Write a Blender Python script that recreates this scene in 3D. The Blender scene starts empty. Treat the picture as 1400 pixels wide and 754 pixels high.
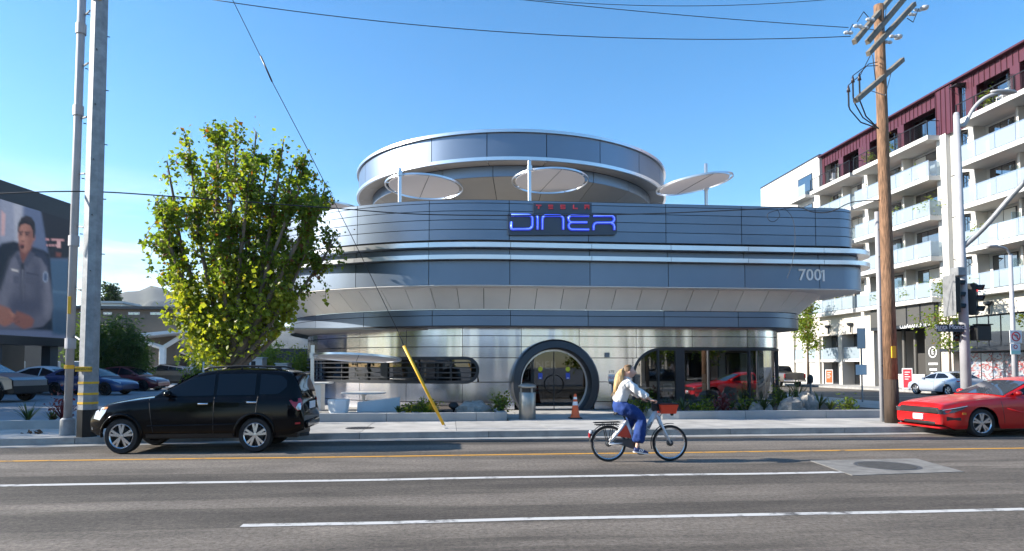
import bpy, math, random
from mathutils import Vector, Matrix
random.seed(7)
PI = math.pi
R = math.radians
scene = bpy.context.scene
COL = scene.collection

# ---------------------------------------------------------------- camera, sky, sun, exposure
YAW, PITCH, FPX, EYE = R(5.5), R(2.5), 900.0, 1.7
cd = bpy.data.cameras.new('camera')
cam = bpy.data.objects.new('camera', cd)
COL.objects.link(cam)
cam.location = (0, 0, EYE)
cam.rotation_euler = (PI/2 + PITCH, 0, -YAW)
cd.sensor_width = 36.0
cd.lens = 36.0*FPX/1400.0
cd.shift_y = 85.7/1400.0
cd.clip_start = 0.1
cd.clip_end = 12000
scene.camera = cam

SUN_EL, SUN_AZ = R(25.5), R(3.0)      # azimuth: measured from -X towards +Y
to_sun = Vector((-math.cos(SUN_EL)*math.cos(SUN_AZ), math.cos(SUN_EL)*math.sin(SUN_AZ), math.sin(SUN_EL)))
world = bpy.data.worlds.new('World')
scene.world = world
world.use_nodes = True
nt = world.node_tree
nt.nodes.clear()
w_out = nt.nodes.new('ShaderNodeOutputWorld')
w_bg = nt.nodes.new('ShaderNodeBackground')
sky = nt.nodes.new('ShaderNodeTexSky')
sky.sky_type = 'NISHITA'
sky.sun_disc = False
sky.sun_elevation = SUN_EL
sky.sun_rotation = math.atan2(to_sun.x, to_sun.y)
sky.altitude = 0
sky.air_density = 1.0
sky.dust_density = 0.35
sky.ozone_density = 3.0
w_bg.inputs['Strength'].default_value = 0.112
# thin streaky clouds, the same everywhere round the horizon
tc = nt.nodes.new('ShaderNodeTexCoord')
sep = nt.nodes.new('ShaderNodeSeparateXYZ')
nt.links.new(tc.outputs['Generated'], sep.inputs[0])
mp = nt.nodes.new('ShaderNodeMapping')
mp.inputs['Scale'].default_value = (2.2, 2.2, 11.0)
mp.inputs['Location'].default_value = (0.35, 0.1, 0.6)
nt.links.new(tc.outputs['Generated'], mp.inputs['Vector'])
nz = nt.nodes.new('ShaderNodeTexNoise')
nz.inputs['Scale'].default_value = 1.6
nz.inputs['Detail'].default_value = 7
nz.inputs['Roughness'].default_value = 0.62
nt.links.new(mp.outputs[0], nz.inputs['Vector'])
cr = nt.nodes.new('ShaderNodeValToRGB')
cr.color_ramp.elements[0].position = 0.43
cr.color_ramp.elements[1].position = 0.72
nt.links.new(nz.outputs['Fac'], cr.inputs[0])
band = nt.nodes.new('ShaderNodeMapRange')
band.inputs['From Min'].default_value = 0.26
band.inputs['From Max'].default_value = 0.12
nt.links.new(sep.outputs['Z'], band.inputs['Value'])
mul = nt.nodes.new('ShaderNodeMath'); mul.operation = 'MULTIPLY'
nt.links.new(cr.outputs[0], mul.inputs[0]); nt.links.new(band.outputs[0], mul.inputs[1])
mul2 = nt.nodes.new('ShaderNodeMath'); mul2.operation = 'MULTIPLY'; mul2.inputs[1].default_value = 0.8
nt.links.new(mul.outputs[0], mul2.inputs[0])
mix = nt.nodes.new('ShaderNodeMixRGB')
mix.inputs[2].default_value = (7.5, 7.4, 7.3, 1)
hsv = nt.nodes.new('ShaderNodeHueSaturation')
hsv.inputs['Saturation'].default_value = 1.28
hsv.inputs['Hue'].default_value = 0.497
hsv.inputs['Value'].default_value = 1.10
nt.links.new(sky.outputs[0], hsv.inputs['Color'])
nt.links.new(mul2.outputs[0], mix.inputs[0]); nt.links.new(hsv.outputs[0], mix.inputs[1])
nt.links.new(mix.outputs[0], w_bg.inputs['Color'])
nt.links.new(w_bg.outputs[0], w_out.inputs['Surface'])

sd = bpy.data.lights.new('sun', 'SUN')
sd.energy = 5.0
sd.angle = R(0.53)
sd.color = (1.0, 0.93, 0.82)
sun = bpy.data.objects.new('sun', sd)
COL.objects.link(sun)
sun.rotation_euler = to_sun.to_track_quat('Z', 'Y').to_euler()
sun.location = (-30, 8, 30)
vs = scene.view_settings
vs.view_transform = 'Standard'
vs.look = 'None'
vs.gamma = 1.0
vs.exposure = 1.2
vs.use_curve_mapping = False
scene.render.resolution_x = 1024
scene.render.resolution_y = 551
cy_ = scene.cycles
cy_.max_bounces = 8
cy_.transparent_max_bounces = 16
cy_.sample_clamp_indirect = 6.0
cy_.caustics_reflective = False
cy_.caustics_refractive = False
try:
    cy_.volume_bounces = 0
except Exception:
    pass

# ---------------------------------------------------------------- where things stand: sight lines from the eye point
def ray(x, y):
    cx = (x-700)/FPX; cy = (462.7-y)/FPX
    h = (cy*math.cos(PITCH)+math.sin(PITCH))/(math.cos(PITCH)-cy*math.sin(PITCH))
    r = cx*(math.cos(PITCH)+h*math.sin(PITCH))
    return Vector((r*math.cos(YAW)+math.sin(YAW), -r*math.sin(YAW)+math.cos(YAW), h))
def gp(x, y, z=0.0):                       # point at height z
    d = ray(x, y); t = (z-EYE)/d.z
    return Vector((d.x*t, d.y*t, z))
def aY(x, y, Y):                           # point on the plane Y
    d = ray(x, y); t = Y/d.y
    return Vector((d.x*t, Y, EYE+d.z*t))
def aX(x, y, X):                           # point on the plane X
    d = ray(x, y); t = X/d.x
    return Vector((X, d.y*t, EYE+d.z*t))

# ---------------------------------------------------------------- mesh helpers
class MB:
    def __init__(self):
        self.v = []; self.f = []; self.m = []; self.uv = None
    def add(self, vs, fs, mi=0):
        o = len(self.v)
        self.v += [tuple(p) for p in vs]
        self.f += [tuple(i+o for i in f) for f in fs]
        self.m += [mi]*len(fs)
        return self
    def box(self, x0, x1, y0, y1, z0, z1, mi=0, M=None):
        vs = [(x, y, z) for z in (z0, z1) for y in (y0, y1) for x in (x0, x1)]
        if M is not None: vs = [M @ Vector(p) for p in vs]
        return self.add(vs, [(0,2,3,1),(4,5,7,6),(0,1,5,4),(2,6,7,3),(0,4,6,2),(1,3,7,5)], mi)
    def bbox(self, x0, x1, y0, y1, z0, z1, b=0.01, mi=0, M=None):      # bevelled box
        b = min(b, .45*(x1-x0), .45*(y1-y0), .45*(z1-z0))
        vs = []
        for z in (z0, z1):
            for y in (y0, y1):
                for x in (x0, x1):
                    sx = b if x == x0 else -b; sy = b if y == y0 else -b; sz = b if z == z0 else -b
                    vs += [(x, y+sy, z+sz), (x+sx, y, z+sz), (x+sx, y+sy, z)]
        if M is not None: vs = [M @ Vector(p) for p in vs]
        def q(i, k): return i*3+k
        F = [(q(0,0),q(4,0),q(6,0),q(2,0)), (q(1,0),q(3,0),q(7,0),q(5,0)), (q(0,1),q(1,1),q(5,1),q(4,1)), (q(2,1),q(6,1),q(7,1),q(3,1)), (q(0,2),q(2,2),q(3,2),q(1,2)), (q(4,2),q(5,2),q(7,2),q(6,2))]
        for a, c in ((0,1),(2,3),(4,5),(6,7)): F.append((q(a,1),q(a,2),q(c,2),q(c,1)))
        for a, c in ((0,2),(1,3),(4,6),(5,7)): F.append((q(a,0),q(c,0),q(c,2),q(a,2)))
        for a, c in ((0,4),(1,5),(2,6),(3,7)): F.append((q(a,0),q(a,1),q(c,1),q(c,0)))
        for i in range(8): F.append((q(i,0),q(i,1),q(i,2)))
        return self.add(vs, F, mi)
    def tube(self, pts, r, n=8, mi=0, cap=True):
        pts = [Vector(p) for p in pts]
        if not isinstance(r, (list, tuple)): r = [r]*len(pts)
        t0 = (pts[1]-pts[0]).normalized()
        up = Vector((0,0,1)) if abs(t0.z) < .9 else Vector((1,0,0))
        u = t0.cross(up).normalized(); rings = []
        for i, p in enumerate(pts):
            if i == 0: t = t0
            elif i == len(pts)-1: t = (pts[i]-pts[i-1]).normalized()
            else: t = ((pts[i]-pts[i-1]).normalized()+(pts[i+1]-pts[i]).normalized())
            if t.length < 1e-6: t = t0
            t.normalize()
            u = (u - t*u.dot(t))
            if u.length < 1e-6: u = t.orthogonal()
            u.normalize(); w = t.cross(u)
            rings.append([p+(u*math.cos(2*PI*k/n)+w*math.sin(2*PI*k/n))*r[i] for k in range(n)])
        return self.loft(rings, True, cap, mi)
    def loft(self, rings, closed=True, cap=False, mi=0):
        n = len(rings[0]); vs = [p for rg in rings for p in rg]; fs = []
        for i in range(len(rings)-1):
            for k in range(n if closed else n-1):
                a = i*n+k; b = i*n+(k+1) % n
                fs.append((a, b, b+n, a+n))
        if cap:
            fs.append(tuple(range(n-1, -1, -1))); fs.append(tuple((len(rings)-1)*n+k for k in range(n)))
        return self.add(vs, fs, mi)
    def lathe(self, prof, n=24, M=None, mi=0, a0=0, a1=2*PI, axis='Z'):
        full = abs(a1-a0-2*PI) < 1e-6
        m = n if full else n+1; rings = []
        for k in range(m):
            a = a0+(a1-a0)*k/n
            rg = []
            for (r, z) in prof:
                p = Vector((r*math.cos(a), r*math.sin(a), z))
                if axis == 'Y': p = Vector((r*math.cos(a), z, r*math.sin(a)))
                rg.append(M @ p if M is not None else p)
            rings.append(rg)
        if full: rings.append(rings[0])
        return self.loft(rings, False, False, mi)
    def prism(self, poly, axis, a, b, mi=0, M=None):                    # polygon in two coordinates, extruded along axis from a to b
        def mk(p, t):
            if axis == 'Y': q = (p[0], t, p[1])
            elif axis == 'X': q = (t, p[0], p[1])
            else: q = (p[0], p[1], t)
            return M @ Vector(q) if M is not None else q
        n = len(poly)
        vs = [mk(p, a) for p in poly]+[mk(p, b) for p in poly]
        fs = [tuple(range(n-1,-1,-1)), tuple(range(n, 2*n))]+[(i, (i+1) % n, n+(i+1) % n, n+i) for i in range(n)]
        return self.add(vs, fs, mi)
    def build(self, name, mat, parent=None, smooth=False, world=True, recalc=True, auto=None):
        me = bpy.data.meshes.new(name)
        me.from_pydata(self.v, [], self.f)
        mats = mat if isinstance(mat, (list, tuple)) else [mat]
        for m in mats: me.materials.append(MT[m] if isinstance(m, str) else m)
        if len(mats) > 1: me.polygons.foreach_set('material_index', self.m)
        if self.uv is not None:
            l = me.uv_layers.new(name='UVMap')
            for lp in me.loops: l.data[lp.index].uv = self.uv[lp.vertex_index]
        if recalc:
            import bmesh
            bm = bmesh.new(); bm.from_mesh(me); bmesh.ops.recalc_face_normals(bm, faces=bm.faces); bm.to_mesh(me); bm.free()
        if smooth or auto:
            me.polygons.foreach_set('use_smooth', [True]*len(me.polygons))
            if auto: 
                try: me.set_sharp_from_angle(angle=R(auto))
                except Exception: pass
        me.update()
        return link(name, me, parent, world)
WM = {}
def link(name, data, parent=None, world=True):
    o = bpy.data.objects.new(name, data)
    COL.objects.link(o)
    if parent is not None:
        o.parent = parent
        if world:
            o.matrix_parent_inverse = WM[parent.name].inverted(); WM[o.name] = Matrix.Identity(4)
        else:
            WM[o.name] = WM[parent.name].copy()
    else:
        WM[o.name] = Matrix.Identity(4)
    return o
def tag(o, label=None, cat=None, group=None, kind=None):
    if label: o['label'] = label
    if cat: o['category'] = cat
    if group: o['group'] = group
    if kind: o['kind'] = kind
    return o
def thing(name, label, cat, loc=(0,0,0), rz=0.0, group=None):
    o = bpy.data.objects.new(name, None)
    COL.objects.link(o)
    o.empty_display_size = 0.2
    o.location = loc; o.rotation_euler = (0, 0, rz)
    WM[o.name] = Matrix.Translation(Vector(loc)) @ Matrix.Rotation(rz, 4, 'Z')
    return tag(o, label, cat, group)
def copy_tree(o, parent=None):
    c = o.copy(); COL.objects.link(c); c.parent = parent
    for ch in [x for x in o.children]: copy_tree(ch, c)
    return c
def xf(o, M):                              # move a mesh's points
    o.data.transform(M); return o
def arc(cx, cy, r, a0, a1, n):
    return [(cx+r*math.cos(R(a0+(a1-a0)*k/n)), cy+r*math.sin(R(a0+(a1-a0)*k/n))) for k in range(n+1)]
def text_mesh(name, body, size, mat, M, parent, depth=0.01, align='CENTER', spacing=1.0, offset=0.0):
    cu = bpy.data.curves.new(name, 'FONT')
    cu.body = body; cu.size = size; cu.extrude = depth/2; cu.align_x = align; cu.align_y = 'CENTER'; cu.space_character = spacing
    cu.offset = offset; cu.resolution_u = 3
    tmp = bpy.data.objects.new(name+'_tmp', cu); COL.objects.link(tmp)
    dg = bpy.context.evaluated_depsgraph_get()
    me = bpy.data.meshes.new_from_object(tmp.evaluated_get(dg))
    bpy.data.objects.remove(tmp); bpy.data.curves.remove(cu)
    me.transform(M); me.name = name
    me.materials.clear(); me.materials.append(MT[mat])
    return link(name, me, parent, True)
FRONT = Matrix.Rotation(PI/2, 4, 'X')      # text in XY turned to stand facing -Y
def on_front(p): return Matrix.Translation(Vector(p)) @ FRONT

# ---------------------------------------------------------------- materials
MT = {}
def mat(name, col, rough=0.5, metal=0.0, var=0.0, scale=3.0, bump=0.0, bscale=40.0, spec=0.5, coat=0.0, emit=None, estr=0.0, stretch=None, detail=5):
    m = bpy.data.materials.new(name); m.use_nodes = True; MT[name] = m
    n = m.node_tree.nodes; l = m.node_tree.links; b = n['Principled BSDF']
    b.inputs['Base Color'].default_value = (*col, 1)
    b.inputs['Roughness'].default_value = rough
    b.inputs['Metallic'].default_value = metal
    b.inputs['Specular IOR Level'].default_value = spec
    if coat: b.inputs['Coat Weight'].default_value = coat; b.inputs['Coat Roughness'].default_value = 0.04
    if emit: b.inputs['Emission Color'].default_value = (*emit, 1); b.inputs['Emission Strength'].default_value = estr
    if var or bump:
        t = n.new('ShaderNodeNewGeometry')
        mpn = n.new('ShaderNodeMapping')
        if stretch: mpn.inputs['Scale'].default_value = stretch
        l.new(t.outputs['Position'], mpn.inputs['Vector'])
        if var:
            z = n.new('ShaderNodeTexNoise'); z.inputs['Scale'].default_value = scale; z.inputs['Detail'].default_value = detail; z.inputs['Roughness'].default_value = .6
            l.new(mpn.outputs[0], z.inputs['Vector'])
            r = n.new('ShaderNodeMapRange'); r.inputs['From Min'].default_value = .3; r.inputs['From Max'].default_value = .7
            r.inputs['To Min'].default_value = 1-var; r.inputs['To Max'].default_value = 1+var
            l.new(z.outputs['Fac'], r.inputs['Value'])
            mx = n.new('ShaderNodeVectorMath'); mx.operation = 'SCALE'; mx.inputs[0].default_value = col
            l.new(r.outputs[0], mx.inputs['Scale']); l.new(mx.outputs[0], b.inputs['Base Color'])
        if bump:
            z = n.new('ShaderNodeTexNoise'); z.inputs['Scale'].default_value = bscale; z.inputs['Detail'].default_value = 4
            l.new(mpn.outputs[0], z.inputs['Vector'])
            bm = n.new('ShaderNodeBump'); bm.inputs['Strength'].default_value = bump; bm.inputs['Distance'].default_value = .02
            l.new(z.outputs['Fac'], bm.inputs['Height']); l.new(bm.outputs[0], b.inputs['Normal'])
    return m
def glass(name, tint=(.25,.28,.28), refl=0.25, rough=0.0):
    m = bpy.data.materials.new(name); m.use_nodes = True; MT[name] = m
    n = m.node_tree.nodes; l = m.node_tree.links
    n.remove(n['Principled BSDF'])
    t = n.new('ShaderNodeBsdfTransparent'); t.inputs[0].default_value = (*tint, 1)
    g = n.new('ShaderNodeBsdfGlossy'); g.inputs['Roughness'].default_value = rough; g.inputs['Color'].default_value = (.95,.97,1,1)
    gm = n.new('ShaderNodeNewGeometry'); dt = n.new('ShaderNodeVectorMath'); dt.operation = 'DOT_PRODUCT'
    l.new(gm.outputs['Normal'], dt.inputs[0]); l.new(gm.outputs['Incoming'], dt.inputs[1])
    ab = n.new('ShaderNodeMath'); ab.operation = 'ABSOLUTE'; l.new(dt.outputs['Value'], ab.inputs[0])
    om = n.new('ShaderNodeMath'); om.operation = 'SUBTRACT'; om.inputs[0].default_value = 1.0; l.new(ab.outputs[0], om.inputs[1])
    f = n.new('ShaderNodeMath'); f.operation = 'POWER'; l.new(om.outputs[0], f.inputs[0]); f.inputs[1].default_value = 5.0
    a = n.new('ShaderNodeMath'); a.operation = 'ADD'; a.use_clamp = True; a.inputs[1].default_value = refl+.04
    l.new(f.outputs[0], a.inputs[0])
    x = n.new('ShaderNodeMixShader')
    l.new(a.outputs[0], x.inputs[0]); l.new(t.outputs[0], x.inputs[1]); l.new(g.outputs[0], x.inputs[2])
    l.new(x.outputs[0], n['Material Output'].inputs['Surface'])
    return m
def frosted(name):
    m = bpy.data.materials.new(name); m.use_nodes = True; MT[name] = m
    n = m.node_tree.nodes; l = m.node_tree.links; b = n['Principled BSDF']
    b.inputs['Base Color'].default_value = (.46,.53,.58,1); b.inputs['Roughness'].default_value = .06
    t = n.new('ShaderNodeBsdfTransparent'); t.inputs[0].default_value = (.80,.88,.92,1)
    x = n.new('ShaderNodeMixShader'); x.inputs[0].default_value = .45
    l.new(t.outputs[0], x.inputs[1]); l.new(b.outputs[0], x.inputs[2]); l.new(x.outputs[0], n['Material Output'].inputs['Surface'])
def canvas(name, col):
    m = bpy.data.materials.new(name); m.use_nodes = True; MT[name] = m
    n = m.node_tree.nodes; l = m.node_tree.links; b = n['Principled BSDF']; b.inputs['Base Color'].default_value = (*col, 1); b.inputs['Roughness'].default_value = .85
    t = n.new('ShaderNodeBsdfTranslucent'); t.inputs[0].default_value = (*col, 1)
    x = n.new('ShaderNodeMixShader'); x.inputs[0].default_value = .30
    l.new(b.outputs[0], x.inputs[1]); l.new(t.outputs[0], x.inputs[2]); l.new(x.outputs[0], n['Material Output'].inputs['Surface'])
def leaf_mat(name, c1, c2, trans=0.5, c3=None):
    m = bpy.data.materials.new(name); m.use_nodes = True; MT[name] = m
    n = m.node_tree.nodes; l = m.node_tree.links
    b = n['Principled BSDF']; b.inputs['Roughness'].default_value = .45
    g = n.new('ShaderNodeNewGeometry')
    r = n.new('ShaderNodeValToRGB')
    r.color_ramp.elements[0].color = (*c1, 1); r.color_ramp.elements[1].color = (*c2, 1)
    if c3:
        r.color_ramp.elements[1].position = .86
        e = r.color_ramp.elements.new(.97); e.color = (*c3, 1)
    l.new(g.outputs['Random Per Island'], r.inputs[0])
    l.new(r.outputs[0], b.inputs['Base Color'])
    t = n.new('ShaderNodeBsdfTranslucent')
    h = n.new('ShaderNodeVectorMath'); h.operation = 'MULTIPLY'; h.inputs[1].default_value = (1.9, 1.75, .7)
    l.new(r.outputs[0], h.inputs[0]); l.new(h.outputs[0], t.inputs[0])
    x = n.new('ShaderNodeMixShader'); x.inputs[0].default_value = trans
    l.new(b.outputs[0], x.inputs[1]); l.new(t.outputs[0], x.inputs[2])
    l.new(x.outputs[0], n['Material Output'].inputs['Surface'])
    return m

mat('panel', (.17,.215,.285), .38, .8, var=.05, scale=.7, spec=.5)
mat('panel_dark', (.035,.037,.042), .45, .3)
mat('rim_metal', (.62,.64,.68), .28, .9, var=.04, scale=1.2)
mat('core', (.012,.012,.014), .8)
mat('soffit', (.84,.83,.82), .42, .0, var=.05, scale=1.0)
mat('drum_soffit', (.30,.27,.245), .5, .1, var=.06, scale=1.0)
mat('door_ring', (.045,.050,.060), .38, .4, var=.1, scale=2)
mat('frame_dark', (.03,.034,.042), .4, .3)
mat('white_paint', (.78,.78,.76), .45, var=.05, scale=2)
mat('white_plastic', (.72,.73,.74), .35, var=.04, scale=3)
canvas('fabric', (.70,.66,.65))
mat('asphalt_dark', (.045,.045,.047), .9, var=.2, scale=1.5, bump=.5, bscale=60)
mat('kerb', (.30,.295,.28), .88, var=.28, scale=2.2, bump=.3, bscale=50)
mat('slab', (.40,.385,.36), .88, var=.22, scale=1.7, bump=.25, bscale=70, detail=10)
mat('joint', (.10,.095,.09), .9)
mat('concrete', (.40,.40,.39), .85, var=.15, scale=1.1, bump=.25, bscale=30)
mat('lot', (.24,.245,.26), .85, var=.14, scale=.6, bump=.2, bscale=40)
mat('soil', (.07,.055,.045), .95, var=.3, scale=8, bump=.8, bscale=30)
mat('rock', (.30,.28,.25), .9, var=.3, scale=6, bump=1.0, bscale=14)
mat('galv', (.27,.28,.29), .6, .4, var=.25, scale=5, bump=.1, bscale=30)
mat('pvc', (.36,.36,.38), .55, 0, var=.1, scale=3)
mat('steel_bin', (.33,.31,.28), .35, .7, var=.15, scale=4, stretch=(1,1,.2))
mat('black_metal', (.012,.012,.013), .4, .3)
mat('black_plastic', (.014,.014,.015), .55)
mat('dark_grey', (.055,.058,.062), .55, var=.1, scale=3)
mat('yellow_paint', (.75,.42,.02), .5, var=.1, scale=8)
mat('orange_cone', (.85,.13,.03), .55, var=.08, scale=6)
mat('reflect_white', (.8,.8,.8), .4)
mat('rubber', (.016,.016,.017), .75, var=.2, scale=20)
mat('alloy', (.62,.63,.65), .25, .85)
mat('chrome', (.8,.8,.82), .12, 1.0)
mat('red_lamp', (.42,.01,.02), .15, coat=.6)
mat('clear_lamp', (.55,.57,.6), .1, .3, coat=.6)
mat('amber_lamp', (.7,.25,.05), .2, coat=.5)
mat('headlamp_dark', (.06,.065,.075), .12, .2, coat=.8)
mat('plate_white', (.75,.75,.78), .5)
mat('plate_blue', (.1,.15,.4), .5)
mat('car_black', (.003,.003,.004), .10, .0, spec=.20)
mat('car_red', (.56,.008,.008), .3, .05, coat=.35)
mat('car_silver', (.40,.45,.53), .3, .3, coat=.6)
mat('car_white', (.74,.75,.78), .28, 0, coat=.7)
mat('car_blue', (.02,.05,.16), .3, .2, coat=.7)
mat('car_wine', (.13,.008,.018), .3, .2, coat=.7)
mat('car_dark', (.02,.025,.035), .28, .2, coat=.7)
mat('car_brown', (.13,.115,.10), .35, .3, coat=.5)
mat('truck_steel', (.27,.28,.30), .34, .85, var=.06, scale=2)
mat('car_glass', (.006,.009,.015), .04, 0, spec=.28)
mat('car_glass_sky', (.05,.06,.075), .05, 0, spec=.8, coat=.7)
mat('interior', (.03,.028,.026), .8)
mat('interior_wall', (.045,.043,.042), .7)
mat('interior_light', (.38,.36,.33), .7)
mat('skin', (.70,.40,.30), .5, var=.05, scale=10)
mat('hair_dark', (.17,.095,.04), .5, var=.4, scale=30, stretch=(1,1,.1), bump=.6, bscale=60)
mat('hair', (.52,.33,.14), .5, var=.4, scale=30, stretch=(1,1,.1), bump=.6, bscale=60)
mat('shirt', (.72,.71,.70), .8, var=.05, scale=10, bump=.8, bscale=11)
mat('trousers', (.007,.037,.18), .85, var=.18, scale=12, bump=.9, bscale=10)
mat('shoe', (.02,.035,.12), .6)
mat('bike_white', (.72,.73,.76), .35, coat=.3)
mat('bike_red', (.88,.075,.03), .45)
mat('wood_pole', (.20,.112,.064), .9, var=.55, scale=22, bump=1.0, bscale=40, stretch=(1,1,.16), detail=9)
mat('wood_grey', (.17,.15,.12), .85, var=.35, scale=6, bump=.6, bscale=25)
mat('wood_dark', (.06,.04,.028), .9, var=.4, scale=8, bump=.8, bscale=20, stretch=(1,1,.12))
mat('insulator', (.05,.035,.035), .35)
mat('porcelain', (.50,.52,.55), .3)
mat('cable', (.015,.015,.018), .6)
mat('stucco', (.54,.525,.495), .9, var=.06, scale=.9, bump=.15, bscale=40)
mat('podium', (.50,.465,.41), .9, var=.09, scale=.7, bump=.2, bscale=25)
mat('slab_white', (.54,.53,.51), .85, var=.05, scale=1)
mat('purple', (.095,.026,.040), .42, .35, var=.08, scale=.8)
mat('purple_seam', (.075,.02,.032), .45, .35)
mat('terracotta', (.46,.22,.13), .85, var=.1, scale=2)
mat('awning', (.02,.02,.022), .5)
mat('grey_panel', (.075,.072,.066), .6, .2, var=.08, scale=1)
mat('brown_wall', (.15,.125,.10), .9, var=.08, scale=.5)
mat('carport', (.60,.62,.64), .45, .1)
mat('mountain', (.06,.062,.045), .95, var=.35, scale=.006, detail=8)
mat('bark', (.16,.12,.09), .95, var=.3, scale=6, bump=1.0, bscale=14, stretch=(1,1,.3))
mat('stem_green', (.12,.14,.04), .8)
mat('signal_black', (.010,.011,.011), .5)
mat('lens_red', (.5,.01,.015), .3, emit=(1,.04,.05), estr=.5)
mat('lens_dark', (.012,.014,.012), .25)
mat('street_sign', (.03,.035,.045), .5)
mat('curtain', (.62,.60,.56), .8)
mat('letter_white', (.8,.8,.8), .6)
mat('sign_white', (.72,.73,.74), .55)
mat('sign_red', (.52,.03,.045), .5)
mat('sign_black', (.01,.01,.01), .6)
mat('sign_back', (.42,.44,.46), .5, .5)
mat('neon_blue', (.05,.12,.8), .3, emit=(.05,.08,1.0), estr=.17)
mat('neon_core', (.2,.4,.9), .3, emit=(.20,.28,1.0), estr=.30)
mat('neon_red', (.48,.04,.06), .4, emit=(.9,.05,.09), estr=.04)
mat('neon_white', (.8,.8,.8), .4, emit=(1,1,1), estr=.55)
mat('sign_board', (.055,.072,.098), .4, .3)
mat('sticker_yellow', (.62,.62,.03), .5)
mat('sticker_blue', (.03,.08,.5), .5)
mat('mint', (.35,.65,.58), .6)
mat('screen_black', (.012,.012,.015), .5, var=.1, scale=1)
glass('glass_diner', (.26,.28,.27), .20)
glass('glass_door', (.22,.23,.23), .03)
glass('glass_clear', (.85,.87,.88), .06)
glass('glass_dark', (.14,.15,.15), .06)
frosted('glass_rail')
glass('glass_window', (.10,.13,.16), .30)
glass('glass_frost', (.70,.76,.74), .10, .25)
leaf_mat('leaf', (.07,.125,.016), (.20,.265,.03), .62, (.16,.06,.02))
leaf_mat('leaf_light', (.15,.21,.02), (.32,.36,.04), .5, (.30,.26,.05))
leaf_mat('leaf_dark', (.02,.045,.014), (.05,.085,.022), .3)
leaf_mat('leaf_bamboo', (.04,.085,.018), (.10,.16,.03), .4)
leaf_mat('leaf_lime', (.14,.20,.025), (.25,.30,.04), .45)
leaf_mat('blade', (.05,.08,.03), (.10,.14,.05), .3)
leaf_mat('blade_red', (.12,.02,.03), (.18,.04,.05), .3)
leaf_mat('blade_yellow', (.45,.30,.03), (.6,.42,.05), .3)

def vary(name, amt):                       # each panel or slab a touch lighter or darker than the next
    m = MT[name]; n = m.node_tree.nodes; l = m.node_tree.links; b = n['Principled BSDF']
    oi = n.new('ShaderNodeObjectInfo'); r = n.new('ShaderNodeMapRange'); r.inputs['To Min'].default_value = 1-amt; r.inputs['To Max'].default_value = 1+amt
    l.new(oi.outputs['Random'], r.inputs['Value'])
    k = n.new('ShaderNodeVectorMath'); k.operation = 'SCALE'
    src = b.inputs['Base Color'].links
    if src: l.new(src[0].from_socket, k.inputs[0])
    else: k.inputs[0].default_value = b.inputs['Base Color'].default_value[:3]
    l.new(r.outputs[0], k.inputs['Scale']); l.new(k.outputs[0], b.inputs['Base Color'])
for nm_, a_ in (('panel',.07), ('soffit',.05), ('drum_soffit',.08), ('slab',.07), ('kerb',.12), ('rim_metal',.05), ('concrete',.08), ('grey_panel',.15), ('glass_dark',0))[:-1]: vary(nm_, a_)
# ---------------------------------------------------------------- special materials
def brushed(name, base=(.77,.775,.84), rough=.19, aniso=.55):
    m = bpy.data.materials.new(name); m.use_nodes = True; MT[name] = m
    n = m.node_tree.nodes; l = m.node_tree.links; b = n['Principled BSDF']
    b.inputs['Metallic'].default_value = 1.0
    b.inputs['Anisotropic'].default_value = aniso
    b.inputs['Anisotropic Rotation'].default_value = 0.0
    tg = n.new('ShaderNodeTangent'); tg.direction_type = 'UV_MAP'
    l.new(tg.outputs[0], b.inputs['Tangent'])
    g = n.new('ShaderNodeNewGeometry')
    mp_ = n.new('ShaderNodeMapping'); mp_.inputs['Scale'].default_value = (1.5, 1.5, .12)
    l.new(g.outputs['Position'], mp_.inputs['Vector'])
    z = n.new('ShaderNodeTexNoise'); z.inputs['Scale'].default_value = .80; z.inputs['Detail'].default_value = 1.6
    l.new(mp_.outputs[0], z.inputs['Vector'])
    bp = n.new('ShaderNodeBump'); bp.inputs['Strength'].default_value = .8; bp.inputs['Distance'].default_value = .075
    l.new(z.outputs['Fac'], bp.inputs['Height']); l.new(bp.outputs[0], b.inputs['Normal'])
    mp2 = n.new('ShaderNodeMapping'); mp2.inputs['Scale'].default_value = (.8, .8, 60)
    l.new(g.outputs['Position'], mp2.inputs['Vector'])
    z2 = n.new('ShaderNodeTexNoise'); z2.inputs['Scale'].default_value = 3
    l.new(mp2.outputs[0], z2.inputs['Vector'])
    rr = n.new('ShaderNodeMapRange'); rr.inputs['To Min'].default_value = rough-.06; rr.inputs['To Max'].default_value = rough+.06
    b.inputs['Roughness'].default_value = rough
    b.inputs['Base Color'].default_value = (*base, 1)
    return m
brushed('steel')
vary('steel', .06)

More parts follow.
